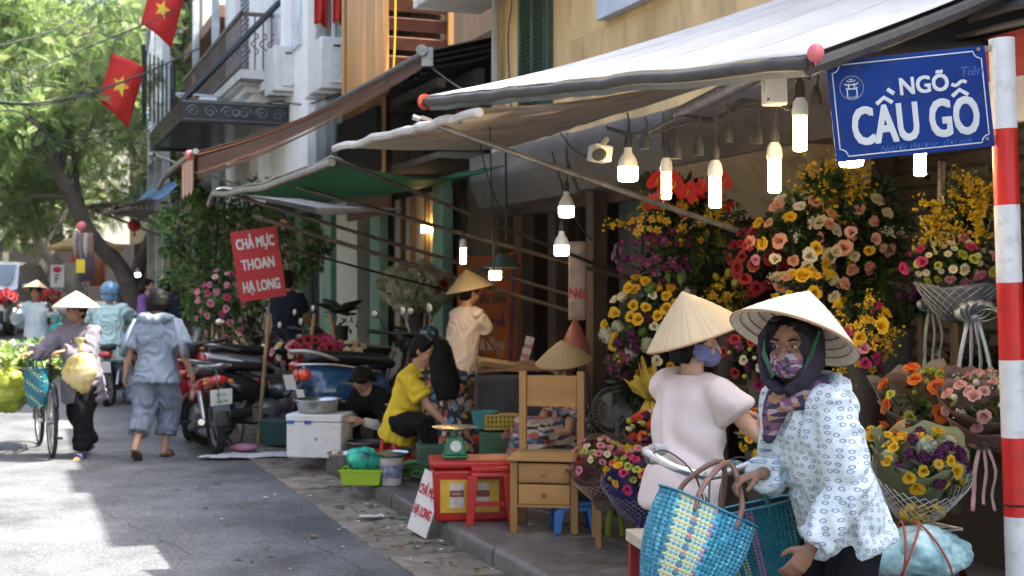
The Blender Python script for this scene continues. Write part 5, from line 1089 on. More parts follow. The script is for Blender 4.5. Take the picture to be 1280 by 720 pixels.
    mk('exhaust', T([(.1, -.1, .22), (.13, .1, .2), (.15, .3, .24), (.165, .75, .33)], [.02, .022, .045, .05], 12), bpl, e); mk('exhaust_tip', T([(.165, .75, .33), (.167, .80, .338)], [.035, .03], 12), chrome, e)
    mk('chain_case', MB().tube([(-.08, .1, .32), (-.08, .62, R)], [(.02, .05), (.02, .05)], 8, up=(1, 0, 0)), bpl, e)
    mk('kickstand', T([(-.1, .1, .24), (-.26, .16, .01)], .013, 8), bpl, e); mk('centre_stand', T([(-.1, .3, .2), (-.16, .36, .02)], .013, 6), bpl, e)
    if plate:
        pl = mk('licence_plate', B((0, .93, .56), (.2, .006, .15), Euler((-.25, 0, 0)).to_matrix()), M('plate_white', (.66, .67, .66), .5, var=.08), e, bev=.003)
        for k, (t_, z) in enumerate(plate): text('lettering', t_, .055, tx, pl, (0, .942-(k*.016), .592-.066*k), (pi/2-.25, 0, pi), .8)
        mk('mud_flap', MB().sheet([[(x, .90, .5), (x, .90, .36), (x*.8, .88, .28)] for x in (-.075, 0, .075)], .006), M('grey_flap', (.12, .14, .17), .6), e)
    else: mk('licence_plate', B((0, .93, .56), (.19, .006, .14), Euler((-.25, 0, 0)).to_matrix()), M('plate_white', (.66, .67, .66), .5, var=.08), e)
    if rack:
        mk('strap', T(bez([(.02, .7, .84), (.03, .93, .8), (.03, .955, .62), (.03, .945, .5)], 10), [(.012, .004)]*10, 6), M('teal_strap', (.02, .22, .18), .6), e)
        rk = MB(); 
        for sx in (-.1, 0, .1): rk.tube([(sx, .5, .83), (sx, .9, .845)], .006, 5)
        for yy in (.55, .7, .88): rk.tube([(-.12, yy, .835), (.12, yy, .835)], .006, 5)
        mk('rack', rk, alum, e)
    return e
red = M('red_paint', (.42, .012, .02), .25, coat=.6, var=.1, bump=.02, spots=.05)
blkp = M('black_paint', (.015, .015, .018), .25, coat=.6, var=.1, bump=.02)
blu = M('blue_paint', (.012, .06, .15), .25, coat=.7, var=.1, bump=.02)
silv = M('silver_paint', (.4, .41, .42), .3, metal=.5, coat=.4, var=.1, bump=.02)
wht = M('white_paint', (.6, .6, .6), .3, coat=.5, var=.05, bump=.02)
mr = M('maroon_paint', (.14, .015, .025), .28, coat=.5, var=.1, bump=.02)
p = GP(272, 568); p.z = 0
motorbike('red and black motorbike nearest the road, seen from behind with a white plate', p+V((-.27, .557, 0)), radians(206), red, .07, (('29-S3', 0), ('128.98', 0)), -.35, rack=True)
def mbike(label, u, Yd, rz, pt, **k):
    q = U(u, 360, Yd); q.z = ZS if st(q)[1] > 2.7 else 0.; return motorbike(label, q, radians(rz), pt, **k)
mbike('dark motorbike with grey tail parked right of the red one', 338, 12.9, 120, blkp, plate=None)
mbike('silver trimmed motorbike tightly parked behind the dark one', 356, 13.7, 118, silv)
mbike('black motorbike with red flank behind the rose stand', 300, 14.8, 100, red, lean=-.05)
mbike('black motorbike furthest back in the parked row', 282, 16.4, 105, blkp)
mbike('maroon motorbike in the row behind the walking woman', 248, 17.6, 120, mr)
mbike('black motorbike deep in the row by the grey hooded woman', 232, 19.2, 115, blkp)
mbike('white motorbike half hidden at the far end of the row', 222, 21.0, 115, wht)
mbike('dark motorbike on the pavement with round mirrors, behind the yellow shirted woman', 470, 12.4, 130, blkp, lean=.06)
mbike('black motorbike on the pavement beside the mint shop front', 500, 13.8, 125, blkp)
q = base6.copy(); motorbike('maroon scooter carrying the rider in teal, seen from behind', q+V((0, .62, 0)), radians(184), mr, 0, None, 0, group='motorbikes being ridden')
# blue scooter
def scooter(label, loc, rz, paint):
    e = thing('scooter', label, 'scooter', loc, (0, .06, rz)); R = .23
    wheel(e, 'rear_wheel', (0, .55, R), R, .05, 6, .012); wheel(e, 'front_wheel', (0, -.62, R), R, .045, 6, .012, .3)
    b = MB(); b.tube([(0, .86, .70), (0, .72, .62), (0, .45, .56), (0, .15, .5), (0, .02, .36)], [(.07, .05), (.17, .15), (.2, .19), (.16, .17), (.12, .07)], 16, up=(1, 0, 0))
    for sx in (-1, 1): b.ball((sx*.13, .48, .50), (.11, .32, .17), 14, 8)
    b.tube([(0, .05, .27), (0, -.35, .25)], [(.15, .04), (.14, .04)], 10, up=(1, 0, 0)); b.tube([(0, -.36, .25), (0, -.44, .5), (0, -.42, .86), (0, -.4, .95)], [(.14, .04), (.18, .05), (.15, .06), (.08, .06)], 12, up=(1, 0, 0))
    remeshed('body_shell', b, paint, e, .014, 3)
    mk('trim', MB().tube(bez([(-.16, .15, .66), (-.17, .6, .74), (-.1, .86, .75), (0, .90, .745), (.1, .86, .75), (.17, .6, .74), (.16, .15, .66)], 24), .012, 8), chrome, e, smooth=180)
    mk('grab_rail', T(bez([(-.13, .55, .78), (-.15, .80, .86), (0, .95, .87), (.15, .80, .86), (.13, .55, .78)], 16), .017, 8), silv, e, smooth=180)
    s_ = MB(); s_.tube([(0, -.02, .72), (0, .1, .77), (0, .4, .80), (0, .7, .82), (0, .82, .79)], [(.1, .04), (.14, .06), (.16, .06), (.15, .055), (.08, .03)], 14, up=(1, 0, 0)); remeshed('seat', s_, seatm, e, .013, 3)
    mk('tail_light', MB().ball((-.075, .845, .66), (.06, .06, .055), 12, 8).ball((.075, .845, .66), (.06, .06, .055), 12, 8), M('red_orange_lens', (.6, .04, .015), .12, bump=0, coat=1), e)
    mk('handlebar', T(bez([(-.34, -.24, 1.02), (0, -.38, 1.0), (.34, -.24, 1.02)], 10), .016, 8), bpl, e)
    hs = MB().ball((0, -.4, 1.0), (.12, .09, .08), 14, 8); mk('handlebar_cowl', hs, paint, e); mk('headlight', MB().ball((0, -.475, 1.0), (.07, .03, .05), 12, 8), MC['lamp_lens'], e)
    mk('front_fender', MB().sheet([[(x, -.62+(R+.04)*cos(a), R+(R+.045-abs(x)*.5)*sin(a)) for x in (-.07, -.03, 0, .03, .07)] for a in [.4+i*.23 for i in range(11)]], .006), paint, e, smooth=180)
    for sx in (-1, 1):
        mk('mirror_stalk', T([(sx*.22, -.3, 1.02), (sx*.3, -.28, 1.2)], .006, 6), chrome, e); mk('mirror', MB().ball((sx*.31, -.27, 1.23), (.055, .016, .055), 12, 8), chrome, e)
    mk('licence_plate', B((0, .86, .46), (.19, .006, .14), Euler((-.2, 0, 0)).to_matrix()), MC['plate_white'], e); mk('exhaust', T([(.16, .2, .22), (.18, .7, .25)], [.03, .055], 10), bpl, e)
    return e
q = U(490, 360, 11.75); q.z = ZS
scooter('metallic blue scooter with chrome rail parked behind the foam box', q, radians(118), blu)
# bicycle loaded with greens
pb = GP(66, 572); bk3 = bicycle('black bicycle loaded with green vegetables, pushed by the woman in grey violet', pb+V((-.25, .5, 0)), radians(26), 'black', steer=.001)
# near bicycle
nb_rz = radians(-62); hdp = V((.675, 4.34, 0)); off = Matrix.Rotation(nb_rz, 3, 'Z') @ V((0, -.36, 0))
bicycle('near bicycle with chrome swept handlebar held by the woman in the printed jacket', hdp-off+V((0, 0, -.055)), nb_rz, 'red', steer=radians(34))
# white car far down the street
def car(label, loc, rz):
    e = thing('parked_car', label, 'car', loc, rz); wp_ = M('car_white', (.62, .63, .64), .3, coat=.8, var=.04, bump=0); W2 = .92
    prof = [(-2.3, .35), (-2.35, .7), (-2.25, 1.02), (-1.2, 1.16), (-.45, 1.72), (.3, 1.82), (1.7, 1.78), (2.25, 1.1), (2.3, .4)]
    b = MB(); n = len(prof); rows = []
    for y, z in prof: 
        k = 1 if z < 1.2 else (.82 if z > 1.5 else .9); rows.append([(-W2*k, y, z), (-W2*k*.6, y-(.05 if y < 0 else -.05), z+.03), (0, y-(.08 if y < 0 else -.08), z+.045), (W2*k*.6, y-(.05 if y < 0 else -.05), z+.03), (W2*k, y, z)])
    b.sheet(rows); 
    for sx in (0, 4): b.add([rows[i][sx] for i in range(n)], [tuple(range(n)) if sx == 0 else tuple(range(n-1, -1, -1))])
    b.add([r_ for r_ in (rows[0][0], rows[0][4], rows[-1][4], rows[-1][0])], [(0, 1, 2, 3)]); mk('body', b, wp_, e, smooth=50)
    gm = M('car_glass', (.10, .13, .14), .05, bump=0, coat=1)
    mk('windscreen', MB().sheet([[(-.72*f, y, z) for f in (-1, -.5, 0, .5, 1)] for y, z in ((-1.2, 1.225), (-.85, 1.52), (-.52, 1.75))], .01), gm, e)
    for sx in (-1, 1):
        mk('headlight', MB().ball((sx*.68, -2.27, .92), (.2, .09, .09), 14, 8), MC['lamp_lens'], e); mk('wing_mirror', MB().ball((sx*1.05, -.95, 1.2), (.1, .07, .08), 10, 6), wp_, e)
        mk('fog_lamp', MB().ball((sx*.65, -2.34, .5), (.07, .04, .06), 10, 6), MC['lamp_lens'], e)
        for yy in (-1.45, 1.4):
            wl = mk('wheel', T([(sx*.72, yy, .36), (sx*.93, yy, .36)], .36, 24), rub, e); mk('rim', T([(sx*.92, yy, .36), (sx*.945, yy, .36)], .23, 16), alum, wl)
    mk('grille', bxs(*[(-.5, .5, -2.42, -2.36, .78+i*.06, .81+i*.06) for i in range(4)]), chrome, e); mk('grille_back', bxs((-.52, .52, -2.39, -2.3, .74, 1.02)), bpl, e)
    mk('bumper', bxs((-.9, .9, -2.44, -2.3, .3, .62)), M('dark_bumper', (.035, .037, .04), .5), e, bev=.04)
    mk('licence_plate', bxs((-.25, .25, -2.455, -2.442, .56, .68)), MC['plate_white'], e)
    return e
pc = U(-8, 360, 33.0); pc.z = gz(st(pc)[0])
car('white car facing the camera at the left edge of the street', pc, radians(6))
# ================================================================ signs, flags, wires
signblue = M('sign_blue', (.002, .03, .19), .5, var=.15, vs=5, bump=.03, spots=.22, spec=.15)
signw = M('sign_white', (.55, .58, .59), .5, var=.05, bump=0)
pole_w = M('pole_white', (.68, .70, .72), .4, var=.1, vs=7, bump=.05, spots=.22); pole_r = M('pole_red', (.56, .012, .01), .35, var=.18, vs=7, bump=.05, spots=.2)
pt0 = U(1252, 50, 4.8); pb0 = pt0.copy(); pb0.z = ZS; pb0.x += .075
e = thing('sign_pole', 'thick steel street pole banded red and white', 'pole', pb0); L = (pt0-pb0); dL = L.normalized(); n_ = L.length; z0 = 0; bands = []
zc = n_; seq = [.335, .285, .29, .29, .29, .295, .29, .29, .3]; i = 0
while zc > 0:
    h = min(seq[i], zc); a, b_ = dL*(zc-h), dL*zc; mk('white_band' if i % 2 == 0 else 'red_band', T([a, b_], .0465-.0004*(i % 2), 24, cap=False), pole_w if i % 2 == 0 else pole_r, e, smooth=60); zc -= h; i += 1
mk('cap', T([dL*(n_-.001), dL*(n_+.004)], .0468, 24), pole_w, e); mk('wire_tie', T([dL*.62+V((.05*cos(a), .05*sin(a), 0)) for a in [i*pi/8 for i in range(16)]], .004, 5, closed=True), blk, e)
mk('base_flange', T([V((0, 0, 0)), V((0, 0, .02))], .09, 16), stl2, e)
sc_ = U(1138, 130, 4.78); e = thing('street_sign', 'blue enamel street sign with white lettering fixed to the striped pole', 'sign', sc_, (0, -radians(5.9), 0))
w_, h_ = .595, .378
mk('panel', B((0, 0, 0), (w_, .004, h_)), signblue, e, bev=.001)
bl = MB(); c = .028; x, z = w_/2-.018, h_/2-.018
loop = []
for sx, sz, a0 in ((1, 1, -90), (-1, 1, 0), (-1, -1, 90), (1, -1, 180)):
    q = [(sx*x+c*cos(radians(a0-90*k/6)), sz*z+c*sin(radians(a0-90*k/6))) for k in range(7)]
    loop += q
bl.tube([(a, -.0035, b_) for a, b_ in loop], [(.0022, .0012)]*len(loop), 4, closed=True, up=(0, 0, 1)); mk('border', bl, signw, e)
def btext(nm, s, size, x, z, sx, b, par, mat=signw, y=-.0032, rot=(pi/2, 0, 0), dz=0):
    for k, (dx, dy) in enumerate(((-b, -b), (b, b), (-b, b), (b, -b), (0, 0)) if b else ((0, 0),)):
        yield_ = text(nm, s, size, mat, par, (x+dx, y-.00025*k, z+dy), rot, sx, depth=.0006)
btext('lettering', 'NGÕ', .088, .056, .064, .92, .0022, e); btext('lettering', 'CAU GO', .196, .012, -.072, .625, .0042, e)
def stroke(pts, r): return T([(x, -.0036, z) for x, z in pts], [(r, .0009)]*len(pts), 6, up=(0, 0, 1))
for x0 in (-.097, .187):
    mk('circumflex', stroke([(x0-.03, .012), (x0, .034), (x0+.03, .012)], .0075), signw, e)
mk('grave_accent', stroke([(-.082, .064), (-.058, .044)], .0075), signw, e)
mk('tilde', stroke([(.187+.028*t, .058+.007*sin(t*pi)) for t in [i/5-1 for i in range(11)]], .0065), signw, e)
lg = MB(); cx_, cz_ = -.213, .082
lg.tube([(cx_+.044*cos(a), -.0035, cz_+.044*sin(a)) for a in [i*pi/20 for i in range(40)]], [(.0018, .001)]*40, 4, closed=True, up=(0, 1, 0))
for x0, x1, zz, t_ in ((-.026, .026, .012, .004), (-.016, .016, .024, .003), (-.022, .022, -.004, .004), (-.006, .006, .030, .003)):
    lg.tube([(cx_+x0, -.0035, cz_+zz+.005), (cx_+x0*.7, -.0035, cz_+zz), (cx_+x1*.7, -.0035, cz_+zz), (cx_+x1, -.0035, cz_+zz+.005)], [(t_*.6, .001)]*4, 4)
for xx in (-.018, .018, -.011, .011): lg.box((cx_+xx, -.0035, cz_-.02 if abs(xx) > .015 else cz_+.006), (.004, .0015, .03 if abs(xx) > .015 else .02))
mk('emblem', lg, signw, e); text('lettering', 'HÀ NỘI', .011, signw, e, (cx_, -.004, cz_-.037), (pi/2, 0, 0), .9)
scr = M('scribble_blue', (.02, .10, .42), .4, bump=0)
text('scribble', 'Tiên', .05, scr, e, (.235, -.0034, .098), (pi/2, 0, 0), 1, shear=.3); text('scribble', 'Ngước thương  đợi anh', .032, scr, e, (.04, -.0034, -.158), (pi/2, 0, 0), 1.1, shear=.35)
for zz in (h_/2-.012, -h_/2+.03): mk('bracket', MB().box((.285, .012, zz), (.075, .02, .022)).lathe([(.007, 0), (.007, .006)], 8, Matrix.Translation((.27, -.003, zz)) @ Matrix.Rotation(pi/2, 4, 'X')), M('rusty_bracket', (.3, .22, .15), .7, var=.5, vs=30, spots=.6), e)
# hanging red sign
sr = M('sign_red', (.40, .008, .012), .55, var=.12, vs=3, bump=.05, spots=.1)
c = U(323, 330, 13.0); e = thing('hanging_sign', 'tilted red hanging sign with white squid cake lettering', 'sign', c, (0, radians(-8.5), radians(4)))
w_, h_ = 58/1600*13, 88/1600*13
mk('board', B((0, 0, 0), (w_, .012, h_)), sr, e, bev=.002)
for s_, z_, sx in (('CHẢ MỰC', .215, .56), ('THOAN', -.0, .62), ('HẠ LONG', -.225, .56)): btext('lettering', s_, .15, 0, z_, sx, .0035, e, y=-.0075)
mk('string', T([(-w_/2+.02, 0, h_/2-.01), (.06, .02, h_/2+.16), (w_/2-.02, 0, h_/2-.01)], .004, 5), bk, e)
# small leaning white sign with red writing by the kerb
wb = M('white_board', (.66, .65, .66), .5, var=.06, spots=.1); rl = M('red_letter', (.5, .02, .05), .5, bump=0)
p0 = GP(520, 668, .03); e = thing('price_board', 'small white board with red writing leaning by the kerb', 'sign', p0, (radians(-14), radians(10), radians(-52)))
mk('board', B((0, 0, .2), (.21, .008, .385)), wb, e, bev=.002)
btext('lettering', 'CHẢ MỰC', .085, 0, .27, .5, .002, e, rl, y=-.006); btext('lettering', 'HẠ LONG', .085, 0, .14, .5, .002, e, rl, y=-.006)
# orange banner
obn = M('banner_orange', (.56, .14, .03), .6, var=.1, vs=2, trans=.1)
c = U(607, 400, 13.6); e = thing('shop_banner', 'orange seafood banner with green and dark lettering behind the standing woman', 'banner', c, (0, 0, radians(6)))
mk('cloth', MB().sheet([[(x, .02*sin(x*7), z) for z in (-.75, -.3, .2, .68)] for x in [-.3+.1*i for i in range(8)]], .004), obn, e, smooth=180)
for s_, z_, m_, sz in (('TÔM-CUA-GHẸ', .48, M('letter_green', (.05, .16, .04), .6, bump=0), .13), ('HẢI SẢN', .22, MC['dark_plastic'], .14), ('THU MỘT NẮNG', -.03, M('letter_indigo', (.06, .03, .13), .6, bump=0), .1), ('CÁ SONG', -.28, signw, .13), ('MỰC KHÔ', -.52, signw, .12)): btext('lettering', s_, sz, .06, z_, .62, .003, e, m_, y=-.03)
c = U(640, 395, 13.0); e = thing('shop_banner', 'narrow orange and purple banner edge right of the orange banner', 'banner', c, (0, .06, radians(40)))
mk('cloth', B((0, 0, 0), (.16, .006, 1.3)), obn, e); mk('stripe', B((0, -.006, 0), (.05, .004, 1.28)), M('stripe_violet', (.14, .1, .2), .6), e)
# tube of packets hanging in the doorway
c = U(722, 370, 10.6); e = thing('packet_strip', 'hanging strip of white packets printed red in the dark doorway', 'packaging', c)
mk('packets', MB().sheet([[(x, -.02*cos(x*16)+.01*noise.noise((x*9, z*3, 1)), z) for z in [-.2+.05*i for i in range(14)]] for x in [-.075+.025*i for i in range(7)]], .004), M('clear_white_pack', (.55, .42, .38), .3, var=.25, vs=6, trans=.2), e, smooth=180)
btext('lettering', 'Nét', .12, 0, .02, .8, .002, e, rl, y=-.035)
mk('bag', MB().lathe([(.02, .0), (.06, -.08), (.12, -.22), (.13, -.3), (.02, -.32)], 14, Matrix.Translation((-.02, 0, -.2))), M('pink_plastic', (.5, .2, .15), .35, trans=.4, var=.2), e, smooth=180)
mk('hook', T([(0, 0, .45), (0, 0, .7)], .004, 5), bk, e)
c = U(658, 440, 11.0); e = thing('price_board', 'tall white price card with red print stuck in the dried seafood', 'sign', c, (0, .28, .2)); mk('card', B((0, 0, 0), (.075, .004, .27)), wb, e)
btext('lettering', 'KHÔ', .05, 0, .05, .7, .001, e, rl, y=-.004); btext('lettering', 'MỰC', .05, 0, -.04, .7, .001, e, rl, y=-.004)
e = thing('paper_notice', 'paper notice glued to the wall above the rose display', 'paper', U(1000, 245, 8.7), RS); mk('sheet', B((0, 0, 0), (.13, .003, .12)), wb, e); text('lettering', 'LH 0912', .03, tx, e, (0, -.003, .02), (pi/2, 0, 0), .8)
# flags
fred = M('flag_red', (.62, .02, .015), .6, var=.08, trans=.35, bump=.04, bs=12); fyel = M('flag_yellow', (.75, .55, .04), .6, trans=.3, bump=0)
def flag(label, u0, v0, Yd, w_, h_, tilt, star=True, drape=0., grp='red flags'):
    e = thing('flag', label, 'flag', U(u0, v0, Yd), (0, tilt, radians(10)), grp)
    G = lambda a, b_: V((a*w_*(1-.12*b_*drape), .07*sin(a*6+b_*2)*(.4+a)+.05*drape*sin(a*11), -b_*h_*(1+.25*a*(1-drape))-a*a*.1*h_))
    mk('cloth', MB().sheet([[G(i/12, j/10) for j in range(11)] for i in range(13)], .004), fred, e, smooth=180)
    if star:
        m = MB(); pts = []
        for k in range(10):
            r = .24 if k % 2 == 0 else .1; a = pi/2+k*pi/5; pts.append((.5+r*cos(a)*h_/w_*.8, .5-r*sin(a)*.8))
        vs_ = [G(.5, .5)+V((0, -.014, 0))]+[G(a, b_)+V((0, -.014, 0)) for a, b_ in pts]; m.add(vs_, [(0, k+1, (k+1) % 10+1) for k in range(10)]); mk('star', m, fyel, e)
    mk('pole', T([(0, 0, -h_*.2), (0, 0, .1), (.0, 0, .25)], .012, 6) if drape < .5 else T([(-.05, 0, .02), (w_+.05, 0, .02)], .01, 6), stl2, e)
flag('red flag with yellow star hanging beside the leafy tree', 140, 66, 21.5, .58, .84, radians(16))
flag('red flag with yellow star cut by the top edge above the balcony', 190, -26, 22.5, .6, .8, radians(14))
flag('limp red flag nearer the white wall by the glass bay', 393, -30, 19, .22, .7, 0, False, 1.)
flag('limp red flag nearer the honey boarded house', 416, -30, 18.4, .2, .66, 0, False, 1.)
# wires
def wire(label, pts, r=.012): mk('wire', T(bez([U(*p) for p in pts], 30), r, 5), bk, label=label, cat='wire')
wire('single black wire sagging down from the top left corner', [(-20, 62, 18), (60, 40, 19), (126, 0, 20), (180, -40, 21)])
wire('pair of dark wires passing behind the upper flag', [(-20, 84, 19), (40, 86, 19.5), (120, 55, 20.5), (200, 22, 22), (260, -10, 24)])
wire('wire crossing just over the yellow star of the hanging flag', [(-20, 128, 20), (60, 130, 20.5), (130, 110, 21), (180, 92, 21.3), (250, 60, 24)], .016)
wire('thick wire bundle below the hanging flag', [(-20, 126, 19.6), (40, 129, 20), (110, 118, 20.5), (170, 96, 21.1)], .016)
wire('low looping wire in front of the leaning trunk', [(-20, 142, 19), (20, 139, 19.3), (50, 160, 19.6), (80, 176, 20), (115, 172, 21)], .014)
wire('thin wire slanting across the middle of the tree', [(-20, 120, 19), (40, 108, 19.6), (75, 108, 20), (110, 118, 20.4)], .009)
wire('slack wire along the upper floor of the white house', [(300, 140, 22), (340, 128, 20.5), (385, 130, 19.5), (440, 110, 17)], .014)
wire('black wire hanging from the shed bracket to the white awning', [(540, 85, 13.6), (560, 100, 12), (578, 112, 9)], .008)
# grille on a bracket among the leaves
e = thing('metal_grille', 'upright black metal bar grille hung out over the street', 'grille', U(196, 150, 23))
for k in range(7): mk('bar', T([(-.2+.07*k, .02*k, -.02*k), (-.2+.07*k, .02*k, 1.25-.04*k)], .016, 6), blk, e)
mk('post', T([(-.24, 0, -.1), (-.24, 0, 1.35)], .035, 8), blk, e); mk('post', T([(.27, .14, -.15), (.27, .14, 1.1)], .035, 8), blk, e); mk('support_arm', T([(.27, .14, .5), (1.6, .5, .45)], .02, 6).tube([(.27, .14, .5), (1.2, .4, 0)], .02, 6), st_, e)
# ================================================================ goods on the pavement
plr = M('red_plastic', (.40, .014, .01), .35, var=.08, vs=6, bump=.03, spots=.06); plb = M('blue_plastic', (.02, .13, .40), .4, var=.06, spots=.08); plg = M('lime_plastic', (.32, .52, .03), .4, var=.06); pgn = M('green_paint_metal', (.02, .18, .09), .4, var=.12, spots=.15)
stain = M('stainless', (.5, .5, .5), .25, metal=.95, var=.15, bump=.05)
pine = M('pine_wood', (.30, .155, .05), .5, var=.3, vs=3, bump=.12, bs=26, c2=(.36, .2, .07), stretch=(1, 1, .18)); pine2 = M('pine_wood_cross', (.30, .155, .05), .5, var=.3, vs=3, bump=.12, bs=26, c2=(.36, .2, .07), stretch=(.18, 1, 1))
def stool(label, loc, rz, w_, h_, mat, group=None):
    e = thing('plastic_stool', label, 'stool', loc, rz, group); a = w_/2
    m = MB(); m.box((0, 0, h_-.015), (w_*.86, w_*.86, .03)); m.box((0, 0, h_-.045), (w_*.9, w_*.9, .03), None, .96); mk('seat', m, mat, e, bev=.008)
    for sx in (-1, 1):
        for sy in (-1, 1):
            b = V((sx*a*.95, sy*a*.95, 0)); t_ = V((sx*a*.8, sy*a*.8, h_-.05)); q = w_*.09
            vs_ = [b+V((dx, dy, 0)) for dx, dy in ((-q, -q), (q, -q), (q, q), (-q, q))]+[t_+V((dx*1.25, dy*1.25, 0)) for dx, dy in ((-q, -q), (q, -q), (q, q), (-q, q))]
            mk('leg', MB().add(vs_, [(3, 2, 1, 0), (4, 5, 6, 7), (0, 1, 5, 4), (1, 2, 6, 5), (2, 3, 7, 6), (3, 0, 4, 7)]), mat, e, bev=.005)
    if h_ > .25:
        for sx in (-1, 1): mk('brace', B((sx*a*.9, 0, h_*.36), (.012, w_*.8, .03)), mat, e); mk('brace', B((0, sx*a*.9, h_*.36), (w_*.8, .012, .03)), mat, e)
    return e
cl = GP(588, 652, ZS)+V((0, .14, 0)); e = thing('cool_box', 'red plastic cool box with a yellow picture label', 'cool box', cl, radians(6))
mk('body', B((0, 0, .16), (.47, .3, .32), None, 1.05), plr, e, bev=.02); mk('lid', B((0, 0, .35), (.52, .34, .05)), plr, e, bev=.018)
mk('label_panel', B((-.02, -.158, .16), (.36, .004, .2)), M('label_yellow', (.55, .36, .03), .5, var=.15, vs=9), e)
for k, xx in enumerate((-.1, .06)):
    mk('printed_tin', B((xx, -.1605, .165), (.085, .002, .15)), M('label_pale', (.5, .48, .44), .4, var=.2, vs=20), e); mk('printed_band', B((xx, -.1625, .175), (.085, .002, .04)), M('label_brown', (.2, .05, .03), .5), e)
text('lettering', 'HALIDA', .02, signw, e, (-.1, -.1645, .175), (pi/2, 0, 0), .8)
stool('red plastic stool standing in front of the red cool box', GP(612, 652, ZS)+V((0, .02, 0)), radians(4), .27, .345, plr)
stool('low blue plastic stool under the wooden cabinet chair', GP(717, 664, ZS)+V((0, .03, 0)), radians(5), .235, .185, plb)
stool('red stool under the yellow shirted woman', b10+V((.0, .02, 0)), radians(30), .26, .28, plr); stool('red stool behind the green scale', b11+V((.28, .1, 0)), radians(15), .26, .28, plr)
stool('stool hidden beneath the patchwork dress', b14+V((.02, .02, 0)), radians(15), .27, .32, plb)
# scale on the cool box
e = thing('weighing_scale', 'green market scale with a steel pan standing on the red cool box', 'scale', cl+V((-.10, -.02, .377)), radians(8))
mk('body', MB().box((0, 0, .01), (.15, .15, .02)).box((0, 0, .075), (.135, .115, .11), None, .72), pgn, e, bev=.01); mk('neck', T([(0, 0, .13), (0, 0, .17)], .02, 10), pgn, e)
mk('dial', T([(0, -.055, .075), (0, -.062, .077)], .035, 18), signw, e); mk('pan', MB().lathe([(.02, .168), (.09, .17), (.14, .19), (.143, .192), (.09, .174), (.0, .171)], 26), stain, e)
# wooden cabinet chair
ch = GP(686, 664, ZS)+V((0, .12, 0)); e = thing('chair', 'honey wood chair with two drawers under its seat', 'chair', ch, radians(-9))
w_ = .40
for sx in (-1, 1):
    for sy in (-1, 1): mk('leg', B((sx*(w_/2-.022), sy*.175, .21 if sy < 0 else .46), (.044, .044, .42 if sy < 0 else .92)), pine, e, bev=.004)
mk('seat', B((0, -.01, .432), (w_+.03, .43, .022)), pine2, e, bev=.006)
for k, z in enumerate((.35, .225)):
    d = mk('drawer', B((0, -.182, z), (w_-.098, .02, .115)), pine2, e, bev=.004); mk('knob', MB().lathe([(.006, 0), (.007, .008), (.014, .014), (.012, .022), (.002, .025)], 14, Matrix.Translation((0, -.192, z)) @ Matrix.Rotation(pi/2, 4, 'X')), pine, d)
mk('rail', B((0, -.18, .158), (w_-.09, .03, .016)), pine2, e)
for sx in (-1, 1): mk('side_panel', B((sx*(w_/2-.03), 0, .29), (.014, .31, .25)), pine, e)
mk('back_panel', B((0, .18, .80), (w_-.09, .016, .19)), pine2, e, bev=.003); mk('stretcher', B((0, .175, .12), (w_-.09, .02, .03)), pine2, e); mk('drawer_box', B((0, 0, .29), (w_-.1, .3, .22)), pine, e)
# polystyrene box and basin
foam = M('polystyrene', (.68, .69, .70), .7, var=.06, vs=4, bump=.15, bs=120, spots=.12)
fb = GP(396, 573, ZS)+V((0, .18, 0)); e = thing('foam_box', 'white polystyrene box at the kerb with blue tape', 'box', fb, radians(-10))
mk('body', B((0, 0, .15), (.48, .34, .30)), foam, e, bev=.012); mk('lid', B((0, 0, .335), (.49, .35, .065)), foam, e, bev=.012)
for xx in (-.2, -.05): mk('tape', B((xx, -.177, .3), (.06, .003, .03)), plb, e)
mk('dirty_mark', MB().lathe([(.016, 0), (.016, .001)], 8, Matrix.Translation((.02, -.171, .16)) @ Matrix.Rotation(pi/2, 4, 'X')), M('grey_mark', (.3, .3, .3), .8), e)
def basin(label, p, r, h_, mat=None, name='basin', inside=None):
    e = thing(name, label, 'basin', p); mk('bowl', MB().lathe([(r*.72, 0), (r*.8, .005), (r*.95, h_*.9), (r*1.06, h_), (r*1.06, h_+.006), (r*.93, h_*.92), (r*.76, .012), (.0, .01)], 28), mat or stain, e, smooth=60); mk('rim', T([(r*1.06*cos(a), r*1.06*sin(a), h_+.002) for a in [i*pi/16 for i in range(32)]], .004, 6, closed=True), mat or stain, e)
    if inside: mk('contents', MB().lathe([(r*.9, h_*.7), (r*.5, h_*.85), (.001, h_*.9)], 16), inside, e, smooth=180)
    return e
basin('wide steel basin resting on the polystyrene box', fb+V((-.02, 0, .37)), .2, .11)
basin('steel basin on the pavement in front of the foam box', GP(430, 582, ZS), .13, .1)
basin('shallow steel tray between the kneeling hands', GP(458, 573, ZS)+V((0, 0, .1)), .16, .04)
basin('red plastic tub below the steel tray', GP(466, 580, ZS)+V((.02, .05, 0)), .16, .09, plr)
e = thing('tub', 'lime green plastic tub by the kerb', 'tub', GP(452, 607, ZS)+V((0, .1, 0)), radians(-4)); tb = MB()
a, b_, h_ = .135, .1, .115
P0 = [(-a, -b_), (a, -b_), (a, b_), (-a, b_)]
tb.add([(x, y, 0) for x, y in P0]+[(x*1.14, y*1.14, h_) for x, y in P0]+[(x*1.07, y*1.05, h_) for x, y in P0]+[(x*.95, y*.93, .01) for x, y in P0], [(3, 2, 1, 0)]+[(i, (i+1) % 4, (i+1) % 4+4, i+4) for i in range(4)]+[(i+4, (i+1) % 4+4, (i+1) % 4+8, i+8) for i in range(4)]+[(i+8, (i+1) % 4+8, (i+1) % 4+12, i+12) for i in range(4)]+[(12, 13, 14, 15)])
